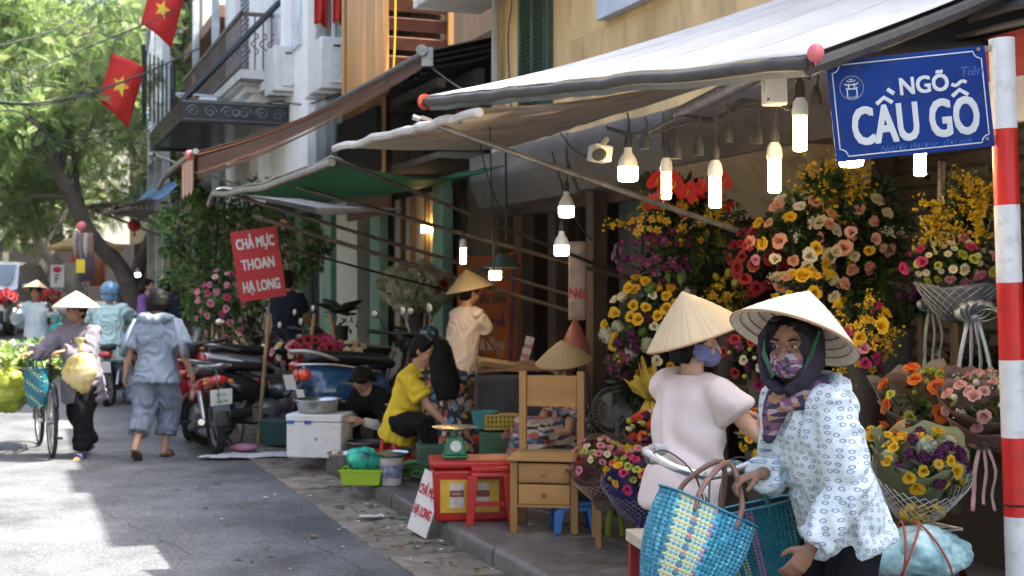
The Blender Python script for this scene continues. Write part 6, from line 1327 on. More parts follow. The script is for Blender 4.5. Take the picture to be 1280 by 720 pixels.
mk('body', tb, plg, e, bev=.006); mk('rim', bxs((-a*1.2, a*1.2, -b_*1.22, -b_*1.12, h_-.012, h_), (-a*1.2, a*1.2, b_*1.12, b_*1.22, h_-.012, h_)), plg, e)
def blob(pts, seed, n=18, m=12, amp=.12, fr=9):
    c, r = pts; b = MB().ball((0, 0, 0), r, n*2, m*2); b.v = [tuple(V(p)*(1+amp*noise.noise((p[0]*fr+seed, p[1]*fr, p[2]*fr))+amp*.6*abs(noise.noise((p[0]*fr*2.5+seed, p[1]*fr*2.5, p[2]*fr*2.5+3))))+V(c)) for p in b.v]; return b
tealbag = M('teal_plastic_film', (.03, .42, .36), .2, var=.3, vs=10, trans=.3, bump=.15, bs=25); bluebag = M('pale_blue_film', (.20, .50, .62), .18, var=.35, c2=(.52, .76, .80), vs=9, trans=.25, bump=.2, bs=22)
mk('plastic_bag', blob(((0, 0, .07), (.12, .09, .085)), 3, amp=.3), [M('teal_blue_film', (.03, .30, .42), .2, var=.7, vs=9, trans=.3, bump=.2, bs=25, c2=(.05, .55, .42))], None, GP(452, 607, ZS)+V((.0, .1, .11)), smooth=180, label='teal plastic bag heaped on the lime green tub', cat='bag')
e = thing('paint_bucket', 'printed white bucket with a steel pan set on top', 'bucket', GP(488, 607, ZS)+V((0, .06, 0))); mk('body', MB().lathe([(.075, 0), (.09, .19), (.093, .2), (.085, .2), (.07, .01), (0, .01)], 24), M('bucket_white', (.45, .45, .44), .5, var=.2, spots=.3), e)
mk('printed_band', MB().lathe([(.0795, .05), (.0905, .15)], 24), M('bucket_print', (.22, .25, .36), .5, var=.7, vs=22), e); mk('pan', MB().lathe([(.04, .2), (.1, .205), (.13, .235), (.135, .235), (.1, .21), (0, .207)], 24), stain, e)
gv = thing('greens', 'bundle of long green vegetables beside the bucket', 'vegetables', GP(520, 600, ZS)+V((0, .05, 0))); m = MB(); random.seed(4)
for k in range(70):
    y = random.uniform(-.1, .1); z = random.uniform(.01, .12); x0 = random.uniform(-.16, -.08); m.tube([(x0, y, z), (x0+.1, y+random.uniform(-.02, .02), z+.03), (x0+.26, y*1.3, z+random.uniform(-.02, .02))], [.005, .008, .003], 4)
mk('stalks', m, M('stalk_green', (.06, .16, .03), .5, var=.4, vs=20), gv, kind='stuff')
mk('crate', B((0, 0, .13), (.3, .3, .26)), M('green_crate', (.03, .09, .05), .5), None, GP(545, 600, ZS)+V((0, .12, 0)), radians(8), bev=.01, label='dark green crate behind the bundle of greens', cat='crate')
e = thing('basket', 'teal plastic basket beside the seated women', 'basket', U(606, 525, 9.4)); mk('body', MB().lathe([(.08, -.06), (.1, .06), (.094, .06), (.075, -.05)], 18), M('teal_basket', (.03, .2, .22), .5, var=.3, vs=30), e); mk('rim', T([(.1*cos(a), .1*sin(a), .06) for a in [i*pi/12 for i in range(24)]], .006, 5, closed=True), MC['teal_basket'], e)
e = thing('basket', 'yellow lattice basket on a green crate', 'basket', U(619, 528, 9.3)+V((.04, .02, .01)), radians(10)); 
for k in range(9): mk('slat', B((-.12+.03*k, -.08, 0), (.014, .006, .1)), M('yellow_lattice', (.4, .3, .05), .5), e)
for z in (-.05, -.017, .017, .05): mk('band', B((0, -.084, z), (.26, .006, .012)), MC['yellow_lattice'], e)
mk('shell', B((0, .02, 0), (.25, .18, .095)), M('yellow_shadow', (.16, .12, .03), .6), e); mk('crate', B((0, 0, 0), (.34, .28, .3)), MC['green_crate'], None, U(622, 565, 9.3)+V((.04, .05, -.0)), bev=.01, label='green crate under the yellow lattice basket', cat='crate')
# dried seafood stall behind
e = thing('stall_table', 'low table heaped with dried seafood under a grey cloth', 'table', U(665, 520, 10.6)+V((0, .2, -.06))); e.location.z = ZS
mk('cloth', B((0, 0, .36), (.95, .6, .72)), M('grey_cloth', (.07, .07, .08), .8, var=.3, bump=.3, bs=12), e, bev=.03)
mk('dried_seafood', MB().sheet([[(x, y, .73+.07*sin((x+.5)*pi)*(1-(y/.32)**2)+.035*noise.noise((x*14, y*14, 2))) for y in [-.29+.05*i for i in range(12)]] for x in [-.46+.046*i for i in range(21)]], .01), M('dried_brown', (.16, .08, .05), .7, var=.5, vs=40, bump=.4, bs=60), e, kind='stuff')
mk('tray', B((-.3, -.1, .8), (.3, .25, .04), Euler((.1, .15, .2)).to_matrix()), M('tan_card', (.3, .2, .1), .7), e)
# fan
fm = M('fan_grey', (.17, .175, .18), .5); e = thing('fan', 'grey electric fan with a round wire cage on a small table', 'fan', U(769, 532, 8.4), radians(-20))
g = MB(); R = .155
for k in range(36): a = k*pi/18; g.tube([(.02*cos(a), -.07, .02*sin(a)+.1), (R*.75*cos(a), -.065, R*.75*sin(a)+.1), (R*cos(a), -.02, R*sin(a)+.1), (R*.95*cos(a), .03, R*.95*sin(a)+.1)], .0016, 4)
for r in (R, R*.6, R*.3): g.tube([(r*cos(a), -.02 if r == R else -.068, r*sin(a)+.1) for a in [i*pi/16 for i in range(32)]], .0022, 4, closed=True)
mk('cage', g, fm, e, kind='stuff'); 
for k in range(3): a = k*2*pi/3; mk('blade', MB().sheet([[(r*cos(a+.5*s_), -.02+.02*s_, r*sin(a+.5*s_)+.1) for s_ in (-.8, 0, .8)] for r in (.02, .07, .125)], .003), M('fan_blade', (.1, .12, .14), .3), e)
mk('motor', T([(0, 0, .1), (0, .12, .1)], .05, 14), fm, e); mk('stem', T([(0, .05, .08), (0, .05, -.12)], .015, 8), fm, e); mk('base', MB().lathe([(.1, -.14), (.1, -.125), (.02, -.11)], 18, Matrix.Translation((0, .05, 0))), fm, e)
e = thing('side_table', 'small dark table holding the fan', 'table', U(769, 549, 8.4)+V((.02, .05, 0)))
mk('table_top', B((0, 0, 0), (.36, .34, .03)), wood_dk, e, bev=.005)
for sx in (-1, 1):
    for sy in (-1, 1): mk('leg', B((sx*.15, sy*.14, -.215), (.03, .03, .40)), wood_dk, e)
# things under and by the red motorbike
paper('newspaper', 'sheets of printed newspaper spread under the red motorbike', GP(316, 571, .01), .62, .34, .1, M('newsprint', (.55, .56, .57), .8, var=.35, vs=22)); paper('newspaper', 'folded white sheet under the rear tyre of the red motorbike', GP(270, 573, .012), .3, .16, -.2, MC['newsprint'])
mk('plastic_bag', blob(((0, 0, .03), (.12, .09, .035)), 9, amp=.3), M('pink_film', (.6, .25, .38), .3, trans=.3), None, GP(305, 563, .03), smooth=180, label='flattened pink plastic bag on the newspaper', cat='bag')
e = thing('green_box', 'dark green open box beside the polystyrene box', 'box', GP(345, 559, .03)+V((0, .15, 0)), radians(-12)); gbm = M('dark_green_board', (.02, .075, .06), .6)
mk('body', MB().box((0, 0, .13), (.26, .2, .24), None, 1.25), gbm, e, bev=.006); mk('flap', B((.2, -.05, .2), (.02, .14, .28), Euler((0, .45, .3)).to_matrix()), gbm, e)
# second-string bits at the near right
e = thing('bench', 'low red legged bench with a pale wooden top beside the blue basket', 'bench', U(835, 664, 5.6)+V((.02, .1, 0)), radians(12)); e.location.z = ZS
mk('top', B((0, 0, .31), (.32, .3, .055)), M('pale_wood', (.5, .44, .36), .7, var=.15), e, bev=.006)
for sx in (-1, 1):
    for sy in (-1, 1): mk('leg', B((sx*.13, sy*.12, .14), (.04, .04, .28)), M('red_leg', (.3, .03, .03), .6) if sx*sy < 0 else gbm, e)
mk('side_board', B((0, -.13, .22), (.26, .02, .12)), gbm, e)
# woven shopping baskets
wv = [M('weave_blue', (.04, .23, .36), .35, var=.15, bump=.05), M('weave_teal', (.015, .14, .19), .35, var=.15, bump=.05), M('weave_cream', (.55, .57, .43), .4, var=.1, bump=.05), M('weave_pink', (.45, .16, .33), .4, bump=.05), M('weave_pale_blue', (.10, .38, .52), .35, bump=.05), M('weave_lime', (.42, .48, .24), .4, bump=.05)]
def woven(label, loc, rot, w_, h_, d, colf, nu, nv, handle, tilt=.0, rt=.2):
    e = thing('woven_bag', label, 'bag', loc, rot); m = MB()
    sg = lambda x, p_: math.copysign(abs(x)**p_, x)
    per = [(-w_/2*sg(cos(a), .45), -d/2*sg(sin(a), .6)) for a in [i*pi/60+.38 for i in range(120)]]
    ln = [0]
    for i in range(120): ln.append(ln[-1]+(V(per[(i+1) % 120])-V(per[i])).length)
    def pt(a, b_, o):
        s_ = (a % 1)*ln[-1]; i = max(k for k in range(120) if ln[k] <= s_+1e-9); f = (s_-ln[i])/(ln[i+1]-ln[i]); p, q = V(per[i]), V(per[(i+1) % 120])
        xy = p.lerp(q, f); n = V(per[(i+3) % 120])-V(per[i-2]); n.normalize(); n = V((n.y, -n.x)); k = .74+.26*b_; bul = 1+.0*b_
        sag = .02*sin(pi*b_)
        return V((xy.x*k+n.x*(o+sag), xy.y*(k*.9+.1)+n.y*(o+sag), b_*h_))
    for i in range(nu):
        for j in range(nv):
            over = (i+j) % 2; m.mi = colf(i, j, over); o = .0045 if over else .001; g = .04
            g = .03; xa, xb = (0, .42) if over else (.42, 0)
            a0, a1 = (i+g-xa)/nu, (i+1-g+xa)/nu; b0, b1 = (j+g-xb)/nv, (j+1-g+xb)/nv; b0, b1 = max(0, b0), min(1, b1); am, bm = (a0+a1)/2, (b0+b1)/2
            o = .0035; lo_ = -.0028
            if over: R_ = [pt(a0, b0, lo_), pt(a0, b1, lo_), pt(am, b0, o), pt(am, b1, o), pt(a1, b0, lo_), pt(a1, b1, lo_)]
            else: R_ = [pt(a0, b0, lo_), pt(a1, b0, lo_), pt(a0, bm, o), pt(a1, bm, o), pt(a0, b1, lo_), pt(a1, b1, lo_)]
            m.add(R_, [(0, 2, 3, 1), (2, 4, 5, 3)] if over else [(0, 1, 3, 2), (2, 3, 5, 4)])
    mk('woven_body', m, wv, e, smooth=60)
    li = MB(); li.sheet([[pt(a/36, b_, -.006) for b_ in (0, .5, 1)] for a in range(37)]); li.add([pt(a/36, .01, -.007) for a in range(36)], [tuple(range(36))]); mk('lining', li, M('bag_inside', (.02, .06, .08), .7), e)
    mk('top_band', T([pt(a/36, 1, .002) for a in range(36)], [(.004, .012)]*36, 6, closed=True, up=(0, 0, 1)), wv[0], e, smooth=60)
    for sy in (-1, 1): mk('handle', T(bez([(-w_*.24, sy*d/2, h_*.86), (-w_*.22, sy*d*.45, h_+.05), (0, sy*d*.2, h_+.155), (w_*.22, sy*d*.45, h_+.05), (w_*.24, sy*d/2, h_*.86)], 20), .0095, 8), handle, e, smooth=180)
    return e
def colA(i, j, o):
    if i in (2, 3, 4, 6, 7, 8): return 2 if o else (4 if i % 2 else 5)
    if i == 5: return 3 if (j % 4 == 0 and o) else 0
    if i == 9: return 3 if (o and j % 3) else 4
    h = (i*7+j*13+(i*j) % 5) % 9
    return (4 if h < 2 else 0) if o else (1 if h < 7 else 0)
brownh = M('brown_tube_handle', (.20, .10, .07), .35)
woven('blue woven shopping bag with cream stripes hanging from the near handlebar', U(845, 738, 4.12), (radians(-4), radians(25), radians(16)), .335, .29, .15, colA, 48, 21, brownh)
woven('teal woven shopping bag with lime and pink stripes behind the blue one', U(958, 740, 4.42), (radians(0), radians(-14), radians(-10)), .33, .30, .14, lambda i, j, o: 5 if i in (4, 5, 7, 8) and o else (3 if i in (11, 12) and o else 1), 56, 26, M('teal_tube_handle', (.02, .14, .14), .35))
# blue plastic bundle tied on the rear carrier
e = thing('plastic_bundle', 'pale blue plastic bundle tied with red cord on the bicycle carrier', 'bundle', U(1146, 690, 4.66)+V((0, 0, .0)), radians(-8))
b = blob(((0, 0, 0), (.185, .13, .085)), 5, 34, 24, amp=.30, fr=9); mk('wrapped_load', b, bluebag, e, smooth=180); mk('wrapped_end', blob(((-.14, -.02, .01), (.085, .11, .085)), 8, amp=.2, fr=8), bluebag, e, smooth=180)
rc = M('red_cord', (.35, .06, .03), .7, bump=.3, bs=200)
for y, a in ((-.03, .5), (.05, -.6), (-.06, .1)): mk('cord', T([(y+.04*sin(t)*a*2+.05*cos(t)*a, .152*cos(t), .106*sin(t)) for t in [i*pi/14 for i in range(28)]], .0042, 6, closed=True), rc, e, smooth=180)
# things carried by the greens bicycle
gb = pb+V((-.25, .35, 0)); e = thing('vegetable_basket', 'flat basket tray heaped with pale green vegetables on the bicycle', 'basket', gb+V((-.25, .4, .72)), radians(20))
mk('tray', MB().lathe([(.3, 0), (.38, .07), (.375, .08), (.3, .012), (0, .01)], 26), M('wicker', (.16, .11, .06), .8, var=.4, vs=30, bump=.4, bs=60), e, smooth=60)
cs = [V((random.uniform(-.3, .3), random.uniform(-.3, .3), random.uniform(.08, .2))) for _ in range(30)]
scatter_leaves('vegetable_leaves', e, cs, [M('lettuce', (.30, .42, .10), .5, trans=.4, bump=0), M('lettuce_pale', (.5, .58, .25), .5, trans=.4, bump=0), M('lettuce_dark', (.1, .22, .05), .5, trans=.3, bump=0)], OVL, 40, .1, .11, 3, .8, -.2)['kind'] = 'stuff'
def bag(label, p, r, mat, seed, neck=.1, hd_=True, kids=None):
    e = thing('plastic_bag', label, 'bag', p); mk('body', blob(((0, 0, 0), r), seed, 22, 14, amp=.26, fr=9), mat, e, smooth=180); mk('knot', MB().lathe([(.05, 0), (.02, neck*.5), (.035, neck), (.05, neck*1.25)], 10, Matrix.Translation((0, 0, r[2]*.85))), mat, e, smooth=180); return e
bag('yellow plastic bag bulging with goods hung from the handlebar', U(100, 462, 11.5), (.14, .12, .19), M('yellow_film', (.70, .55, .08), .25, trans=.35, var=.2, vs=5, bump=.2, bs=18, c2=(.74, .68, .5)), 2)
bag('green and yellow plastic bag of greens hanging at the left edge', U(8, 488, 11.9), (.17, .15, .2), M('green_yellow_film', (.30, .34, .04), .25, trans=.35, var=.4, vs=8, bump=.2, bs=18), 6)
woven('small teal woven bag on the handlebar of the greens bicycle', U(47, 508, 11.6), (0, radians(-4), radians(-10)), .2, .34, .1, lambda i, j, o: 1 if (o or (i+j) % 3) else 5, 20, 16, M('teal_tube_handle', (.02, .14, .14), .35))
# far stalls
tan = M('parasol_cloth', (.36, .26, .09), .7, trans=.35)
e = thing('parasol', 'ochre market parasol in front of the far shops', 'parasol', U(107, 300, 27)); mk('canopy', MB().lathe([(.02, .1), (.4, -.0), (.8, -.16), (.81, -.22)], 10), tan, e, smooth=20); mk('pole', T([(0, 0, .12), (0, 0, -2.1)], .025, 8), stl, e)
e = thing('shop_sign', 'small white upright sign board by the far stalls', 'sign', U(72, 345, 24)); mk('board', B((0, 0, 0), (.26, .05, .42)), wb, e); text('lettering', 'F', .22, MC['dark_plastic'], e, (0, -.03, -.06), (pi/2, 0, 0), 1); mk('emblem', MB().ball((0, -.03, .12), (.08, .01, .06), 12, 6), rl, e)
for k, (u, v, Yd, c) in enumerate(((95, 340, 25, (.35, .08, .05)), (108, 338, 24, (.12, .1, .16)), (88, 352, 24, (.3, .28, .25)), (122, 345, 25.5, (.4, .12, .04)))):
    mk('hanging_cloth', MB().sheet([[(x, .03*sin(x*30+k), z) for z in (.35, .1, -.2)] for x in (-.15, -.05, .05, .15)], .005), M('cloth_%d' % k, c, .8), None, U(u, v, Yd), smooth=180, label=['red cloth hanging at the far stalls', 'dark violet cloth hanging at the far stalls', 'grey cloth hanging low at the far stalls', 'orange cloth hanging by the dark trunk'][k], cat='cloth')
e = thing('clothes_rail', 'pale clothes hanging at the awning corner by the small balloon', 'clothes', U(102, 300, 20.6))
for k in range(4): mk('garment', MB().sheet([[(x*(1+.3*sin(z*9+k))+.075*k-.1, .03*k+.04*sin(x*40+z*8), z) for z in (.12, .0, -.16, -.28-.08*(k % 2))] for x in (-.03, 0, .03)], .006), M('garment_%d' % k, [(.45, .35, .32), (.25, .22, .25), (.5, .45, .4), (.3, .18, .14)][k], .8, trans=.2), e, smooth=180)
mk('yellow_tag', B((0, -.05, -.42), (.14, .01, .22)), M('tag_yellow', (.7, .55, .03), .5), e)
# ================================================================ flowers
def petal_mat(n, c, c2=None, tip=None, tr=.3):
    m = M('petal_'+n, c, .6, var=.12, vs=30, trans=tr, bump=0, iv=.12, c2=c2)
    if tip:
        N, L, b = nodes(m); tc = N.new('ShaderNodeTexCoord'); s = N.new('ShaderNodeSeparateXYZ'); L.new(tc.outputs['Object'], s.inputs[0]); mr = N.new('ShaderNodeMapRange'); L.new(s.outputs[2], mr.inputs[0]); mr.inputs[1].default_value = .45; mr.inputs[2].default_value = 1.
        mx = N.new('ShaderNodeMix'); mx.data_type = 'RGBA'; L.new(mr.outputs[0], mx.inputs[0]); L.new(b.inputs['Base Color'].links[0].from_socket, mx.inputs[6]); mx.inputs[7].default_value = (*tip, 1); L.new(mx.outputs[2], b.inputs['Base Color'])
    return m
sepal = M('sepal_green', (.05, .11, .025), .6, bump=0)
FM = {}
def rose(n, mat, op=1.):
    m = MB(); random.seed(sum(map(ord, n)))
    for k in range(13):
        a = k*2.4; f = k/12; R0 = .06+.34*f; Rt = .10+.62*f*op; h = 1.0-.28*f; wd = .55+.25*f; P_ = []
        for i, (rr, zz) in enumerate(((.25, .05), (.85, .55), (1., .95), (1.16 if k > 5 else .9, 1.0 if k < 6 else .9))):
            r = R0*(.4 if i == 0 else 1)+(Rt-R0)*(i/3)**1.6; r *= rr if i else 1
            P_.append([(r*cos(a+j*wd)*(1-.05*abs(j)), r*sin(a+j*wd)*(1-.05*abs(j)), h*zz-.08*abs(j)*(i > 1)+random.uniform(-.02, .02)) for j in (-1, 0, 1)])
        m.sheet(P_)
    m.mi = 1; m.lathe([(.05, -.25), (.3, .02), (.34, .12)], 6)
    FM[n] = m.mesh('rose', [mat, sepal], 180)
def daisy(n, mat, cm, k=12, cup=.15):
    m = MB()
    for i in range(k):
        a = i*2*pi/k; c, s = cos(a), sin(a); m.add([(.15*c, .15*s, 0), (.6*c-.17*s, .6*s+.17*c, cup*.5), (1*c, 1*s, cup), (.6*c+.17*s, .6*s-.17*c, cup*.5)], [(0, 1, 2, 3)])
    m.mi = 1; m.ball((0, 0, .08), (.28, .28, .16), 8, 4); FM[n] = m.mesh('daisy', [mat, cm], 180)
def pom(n, mat, k=46):
    m = MB(); random.seed(3)
    for i in range(k):
        z = 1-1.7*i/k; r = sqrt(max(0, 1-z*z)); a = i*2.4; d = V((r*cos(a), r*sin(a), z)); x = d.orthogonal().normalized(); y = d.cross(x); w_ = .2
        m.add([d*.55-x*w_, d*.9-y*w_, d*1.05+x*w_, d*.9+y*w_], [(0, 1, 2, 3)])
    m.ball((0, 0, 0), .72, 8, 5); FM[n] = m.mesh('pompom', [mat], 180)
def orchid(n, mat, lip):
    m = MB()
    for i in range(5):
        a = i*2*pi/5+pi/2; c, s = cos(a), sin(a); w_ = .42 if i in (1, 4) else .26
        m.add([(.05*c, .05*s, 0), (.55*c-w_*s, .55*s+w_*c, .12), (1*c, 1*s, -.02), (.55*c+w_*s, .55*s-w_*c, .12)], [(0, 1, 2, 3)])
    m.mi = 1; m.add([(-.12, 0, .05), (.12, 0, .05), (.22, -.35, .25), (0, -.5, .1), (-.22, -.35, .25)], [(0, 1, 2, 3, 4)]); FM[n] = m.mesh('orchid', [mat, lip], 180)
def anthurium(n, mat, sp):
    m = MB(); q = [(0, -.1), (.35, -.35), (.62, -.2), (.66, .2), (.45, .7), (0, 1.25), (-.45, .7), (-.66, .2), (-.62, -.2), (-.35, -.35)]
    m.add([(0, .25, -.08)]+[(x, y, .12*abs(x)) for x, y in q], [(0, i+1, (i+1) % 10+1) for i in range(10)]); m.mi = 1; m.tube([(0, 0, 0), (0, .2, .35), (0, .35, .65)], [.06, .07, .03], 6); FM[n] = m.mesh('anthurium', [mat, sp], 180)
def bud(n, mat):
    m = MB(); m.lathe([(.1, 0), (.42, .35), (.4, .8), (.1, 1.15)], 7); m.mi = 1; m.lathe([(.04, -.3), (.2, -.05), (.32, .2)], 6); FM[n] = m.mesh('flower_bud', [mat, sepal], 180)
def spray(n, mat):  # a small branching spray of tiny blooms
    m = MB(); random.seed(9)
    m.mi = 1
    for k in range(5): m.tube([(0, 0, -1), (.1*cos(k*1.3), .1*sin(k*1.3), 0), (.45*cos(k*1.3), .45*sin(k*1.3), .8+.2*(k % 2))], .015, 3)
    m.mi = 0
    for k in range(40):
        a, r, z = random.uniform(0, 6.3), random.uniform(.1, .6), random.uniform(-.5, 1.1); c = V((r*cos(a)*(.4+.5*abs(z)), r*sin(a)*(.4+.5*abs(z)), z)); q = random.uniform(.06, .12); x = V((random.gauss(0, 1), random.gauss(0, 1), random.gauss(0, 1))).normalized(); y = x.orthogonal().normalized()
        m.add([c-x*q, c-y*q, c+x*q, c+y*q], [(0, 1, 2, 3)]); z_ = x.cross(y); m.add([c-x*q, c-z_*q, c+x*q, c+z_*q], [(0, 1, 2, 3)])
    FM[n] = m.mesh('flower_spray', [mat, sepal], 180)
pm = petal_mat
yel, org_, mag, wht_, crm = (.75, .47, .015), (.70, .16, .02), (.5, .03, .14), (.68, .66, .56), (.72, .60, .38)
rose('yrose', pm('yellow', yel)); rose('orose', pm('orange', org_)); rose('prose', pm('peach', (.72, .30, .2), (.75, .42, .3))); rose('crose', pm('cream', crm, (.72, .66, .45))); rose('wrose', pm('white', wht_)); rose('mrose', pm('magenta', mag)); rose('kpink', pm('pink', (.66, .24, .33))); rose('tiprose', pm('tipped', (.74, .58, .5), tip=(.62, .05, .13)), .8); rose('drose', pm('dark_red', (.22, .005, .012))); rose('rrose', pm('red', (.30, .006, .012))); rose('lrose', pm('lime', (.42, .46, .06))); rose('vrose', pm('violet', (.16, .03, .16)))
daisy('wdaisy', pm('white', None), pm('yellow', None)); daisy('gerbera', pm('scarlet', (.6, .05, .01)), pm('dark_red', None), 16); daisy('ydaisy', pm('yellow', None), pm('orange', None)); pom('gpom', pm('green_pom', (.10, .2, .03))); pom('ypom', pm('yellow', None)); pom('hydra', pm('hydrangea', (.42, .48, .3), (.5, .55, .42))); pom('whydra', pm('white', None)); pom('vpom', pm('plum', (.10, .012, .08)))
orchid('vorchid', pm('purple', (.09, .008, .07)), pm('magenta', None)); orchid('yorchid', pm('gold', (.70, .46, .01)), pm('orange', None)); orchid('pinkorchid', pm('pink', None), pm('magenta', None)); anthurium('anth', M('anthurium_red', (.55, .015, .01), .25, coat=.5, bump=0, iv=.1), pm('yellow', None)); bud('wbud', pm('white', None)); bud('lbud', pm('lime', None)); bud('ybud', pm('gold', None)); spray('yspray', pm('gold', None)); spray('wspray', pm('white', None)); spray('gspray', pm('green_pom', None))
gleaf = [M('bouquet_leaf', (.028, .068, .018), .4, var=.3, vs=6, trans=.25, bump=0), M('bouquet_leaf_dark', (.012, .03, .012), .4, var=.3, vs=6, trans=.2, bump=0), M('bouquet_leaf_light', (.09, .16, .04), .45, var=.2, trans=.35, bump=0)]
PART = {'r': 'rose', 'd': 'daisy'}
def place(e, kind, p, d, size, roll=None):
    me = FM[kind]; q = V(d).normalized().to_track_quat('Z', 'Y') @ Euler((0, 0, random.uniform(0, 6.28) if roll is None else roll)).to_quaternion()
    o = link(me.name.split('.')[0], me, e, p); o.rotation_mode = 'QUATERNION'; o.rotation_quaternion = q; q_ = size*random.uniform(.8, 1.22); o.scale = (q_, q_, q_*random.uniform(.8, 1.15))
def zone(e, spec, c, rad, face=(-.1, -1, .25), spread=.9, seed=0, push=.9):
    """flowers over the front of an ellipsoid of centre c (relative to the thing)"""
    random.seed(seed); c = V(c); f = V(face).normalized(); lst = [(k, s) for k, n, s in spec for _ in range(n)]; lst = [(k, s*(1.12 if 'rose' in k else 1.06)) for k, s in lst]; random.shuffle(lst); n = len(lst); used = []
    for k, s in lst:
        best = None
        for t in range(14):
            d = (f*random.uniform(.15, 1.2)+V((random.gauss(0, 1), random.gauss(0, 1), random.gauss(0, 1)))*spread).normalized()
            if d.dot(f) < -.15: continue
            g = random.uniform(push-.12, push+.1); p = c+V((d.x*rad[0], d.y*rad[1], d.z*rad[2]))*g
            m = min([(p-q).length-(s+r)*.75 for q, r in used] or [9])
            if best is None or m > best[0]: best = (m, p, d)
            if m > 0: break
        if not best: continue
        _, p, d = best; used.append((p, s)); nd = (V((d.x/rad[0], d.y/rad[1], d.z/rad[2])).normalized()+f*.5+V((random.gauss(0, .2), random.gauss(0, .2), random.gauss(0, .2)))).normalized()
        place(e, k, p, nd, s)
def greens(e, blobs, per=70, size=.09, seed=1, mats=None, w=(.45, .35, .2), droop=.1):
    cs, rs = [], []; random.seed(seed)
    for c, r in blobs:
        for q in range(8):
            d = V((random.gauss(0, 1), random.gauss(0, 1), random.gauss(0, 1))).normalized(); rr = r if isinstance(r, (tuple, list)) else (r, r, r)
            cs.append(V(c)+V((d.x*rr[0], d.y*rr[1], d.z*rr[2]))*random.uniform(.2, .8)); rs.append(sum(rr)/3*.45)
    scatter_leaves('foliage', e, cs, mats or gleaf, OVL*np.array([1, .55, 1]), max(4, per//8), rs, size, seed, 1, droop, w)['kind'] = 'stuff'
def palm(e, p, d, L, n=9, mat=None, up=(0, 0, 1)):
    m = MB(); d = V(d).normalized(); s = d.cross(V((.2, -1, .1))).normalized(); pts = [V(p)+d*L*t-V((0, 0, .25*L*t*t)) for t in [i/n for i in range(n+1)]]; m.tube(pts, .004, 4)
    for i in range(1, n+1):
        for sg in (-1, 1):
            l = L*.42*(1-.6*(i/n)); q = pts[i]; t = (s*sg+d*.7).normalized(); y = t.cross(V((0, -1, 0))).normalized(); m.add([q, q+t*l*.5+y*.012, q+t*l-V((0, 0, .12*l)), q+t*l*.5-y*.012], [(0, 1, 2, 3)])
    mk('palm_leaf', m, mat or gleaf[1], e)
def wrap(e, p, d, R, h, mat, seed=0, name='wrapper', r0=.03, wav=.12, n=30, th=.0015, part=1.):
    Rm = rotto(d); P_ = []
    for i in range(n+1):
        a = i*2*pi/n*part; w_ = 1+wav*noise.noise((cos(a)*2+seed, sin(a)*2, seed))*2
        P_.append([V(p)+Rm @ V((r*cos(a)*(w_ if f > .4 else 1), r*sin(a)*(w_ if f > .4 else 1), h*f*(w_ if f > .8 else 1))) for f, r in ((0, r0), (.25, r0+(R-r0)*.42), (.6, r0+(R-r0)*.8), (.85, R*.97), (1, R*1.08))])
    return mk(name, MB().sheet(P_, th), mat, e, smooth=180)
def net(e, p, d, R, h, mat, r0=.03, nu=22, nv=7, th=.004, name='net_wrap'):
    Rm = rotto(d); m = MB(); vs_ = []; 
    for j in range(nv+1):
        f = j/nv; r = r0+(R-r0)*f**.7
        for i in range(nu): a = (i+.5*(j % 2))*2*pi/nu; vs_.append(V(p)+Rm @ V((r*cos(a), r*sin(a), h*f)))
    fs = []
    for j in range(nv-1):
        for i in range(nu):
            if j % 2 == 0: fs.append((j*nu+i, (j+1)*nu+i, (j+2)*nu+i, (j+1)*nu+(i-1) % nu))
            else: fs.append((j*nu+i, (j+1)*nu+(i+1) % nu, (j+2)*nu+i, (j+1)*nu+i))
    m.add(vs_, fs); o = mk(name, m, mat, e, smooth=0, kind='stuff'); wf = o.modifiers.new('w', 'WIREFRAME'); wf.thickness = th; wf.use_even_offset = False
def ribbon(e, p, mat, w_=.02, L=.3, n=2, bow=.08, seed=0, loops=4):
    random.seed(seed); p = V(p)
    for k in range(loops):
        a = pi*(.1+.8*k/max(1, loops-1)); c = p+V((cos(a)*bow, -.02, sin(a)*bow*.7)); x = (c-p); y = V((0, -1, 0)).cross(x.normalized())
        mk('bow_loop', T(bez([p, p+x*.5+y*bow*.4+V((0, -.03, 0)), p+x*1.1+y*bow*.2+V((0, -.05, 0)), p+x*1.15-y*bow*.2+V((0, -.04, 0)), p+x*.5-y*bow*.35+V((0, -.01, 0)), p], 15), [(w_*.6, .0015)]*16, 6, up=(0, 1, .2)), mat, e, smooth=180)
    for k in range(n):
        dx = (k-(n-1)/2)*w_*1.6; pts = [p+V((dx*.3, -.01, 0)), p+V((dx+.01*sin(k), -.025, -L*.4)), p+V((dx*1.3+.015*sin(k*2+1), -.01, -L*.75)), p+V((dx*1.2, -.02, -L*(1-.1*(k % 2))))]
        mk('ribbon_tail', T(bez(pts, 9), [(w_*.5*(1-.3*abs(sin(i_*1.3+k))), .0012) for i_ in range(len(bez(pts, 9)))], 6, up=(1, .5*sin(k), 0)), mat, e, smooth=180)
    mk('knot', MB().ball(p+V((0, -.02, 0)), (w_*.7, w_*.5, w_*.6), 8, 6), mat, e)
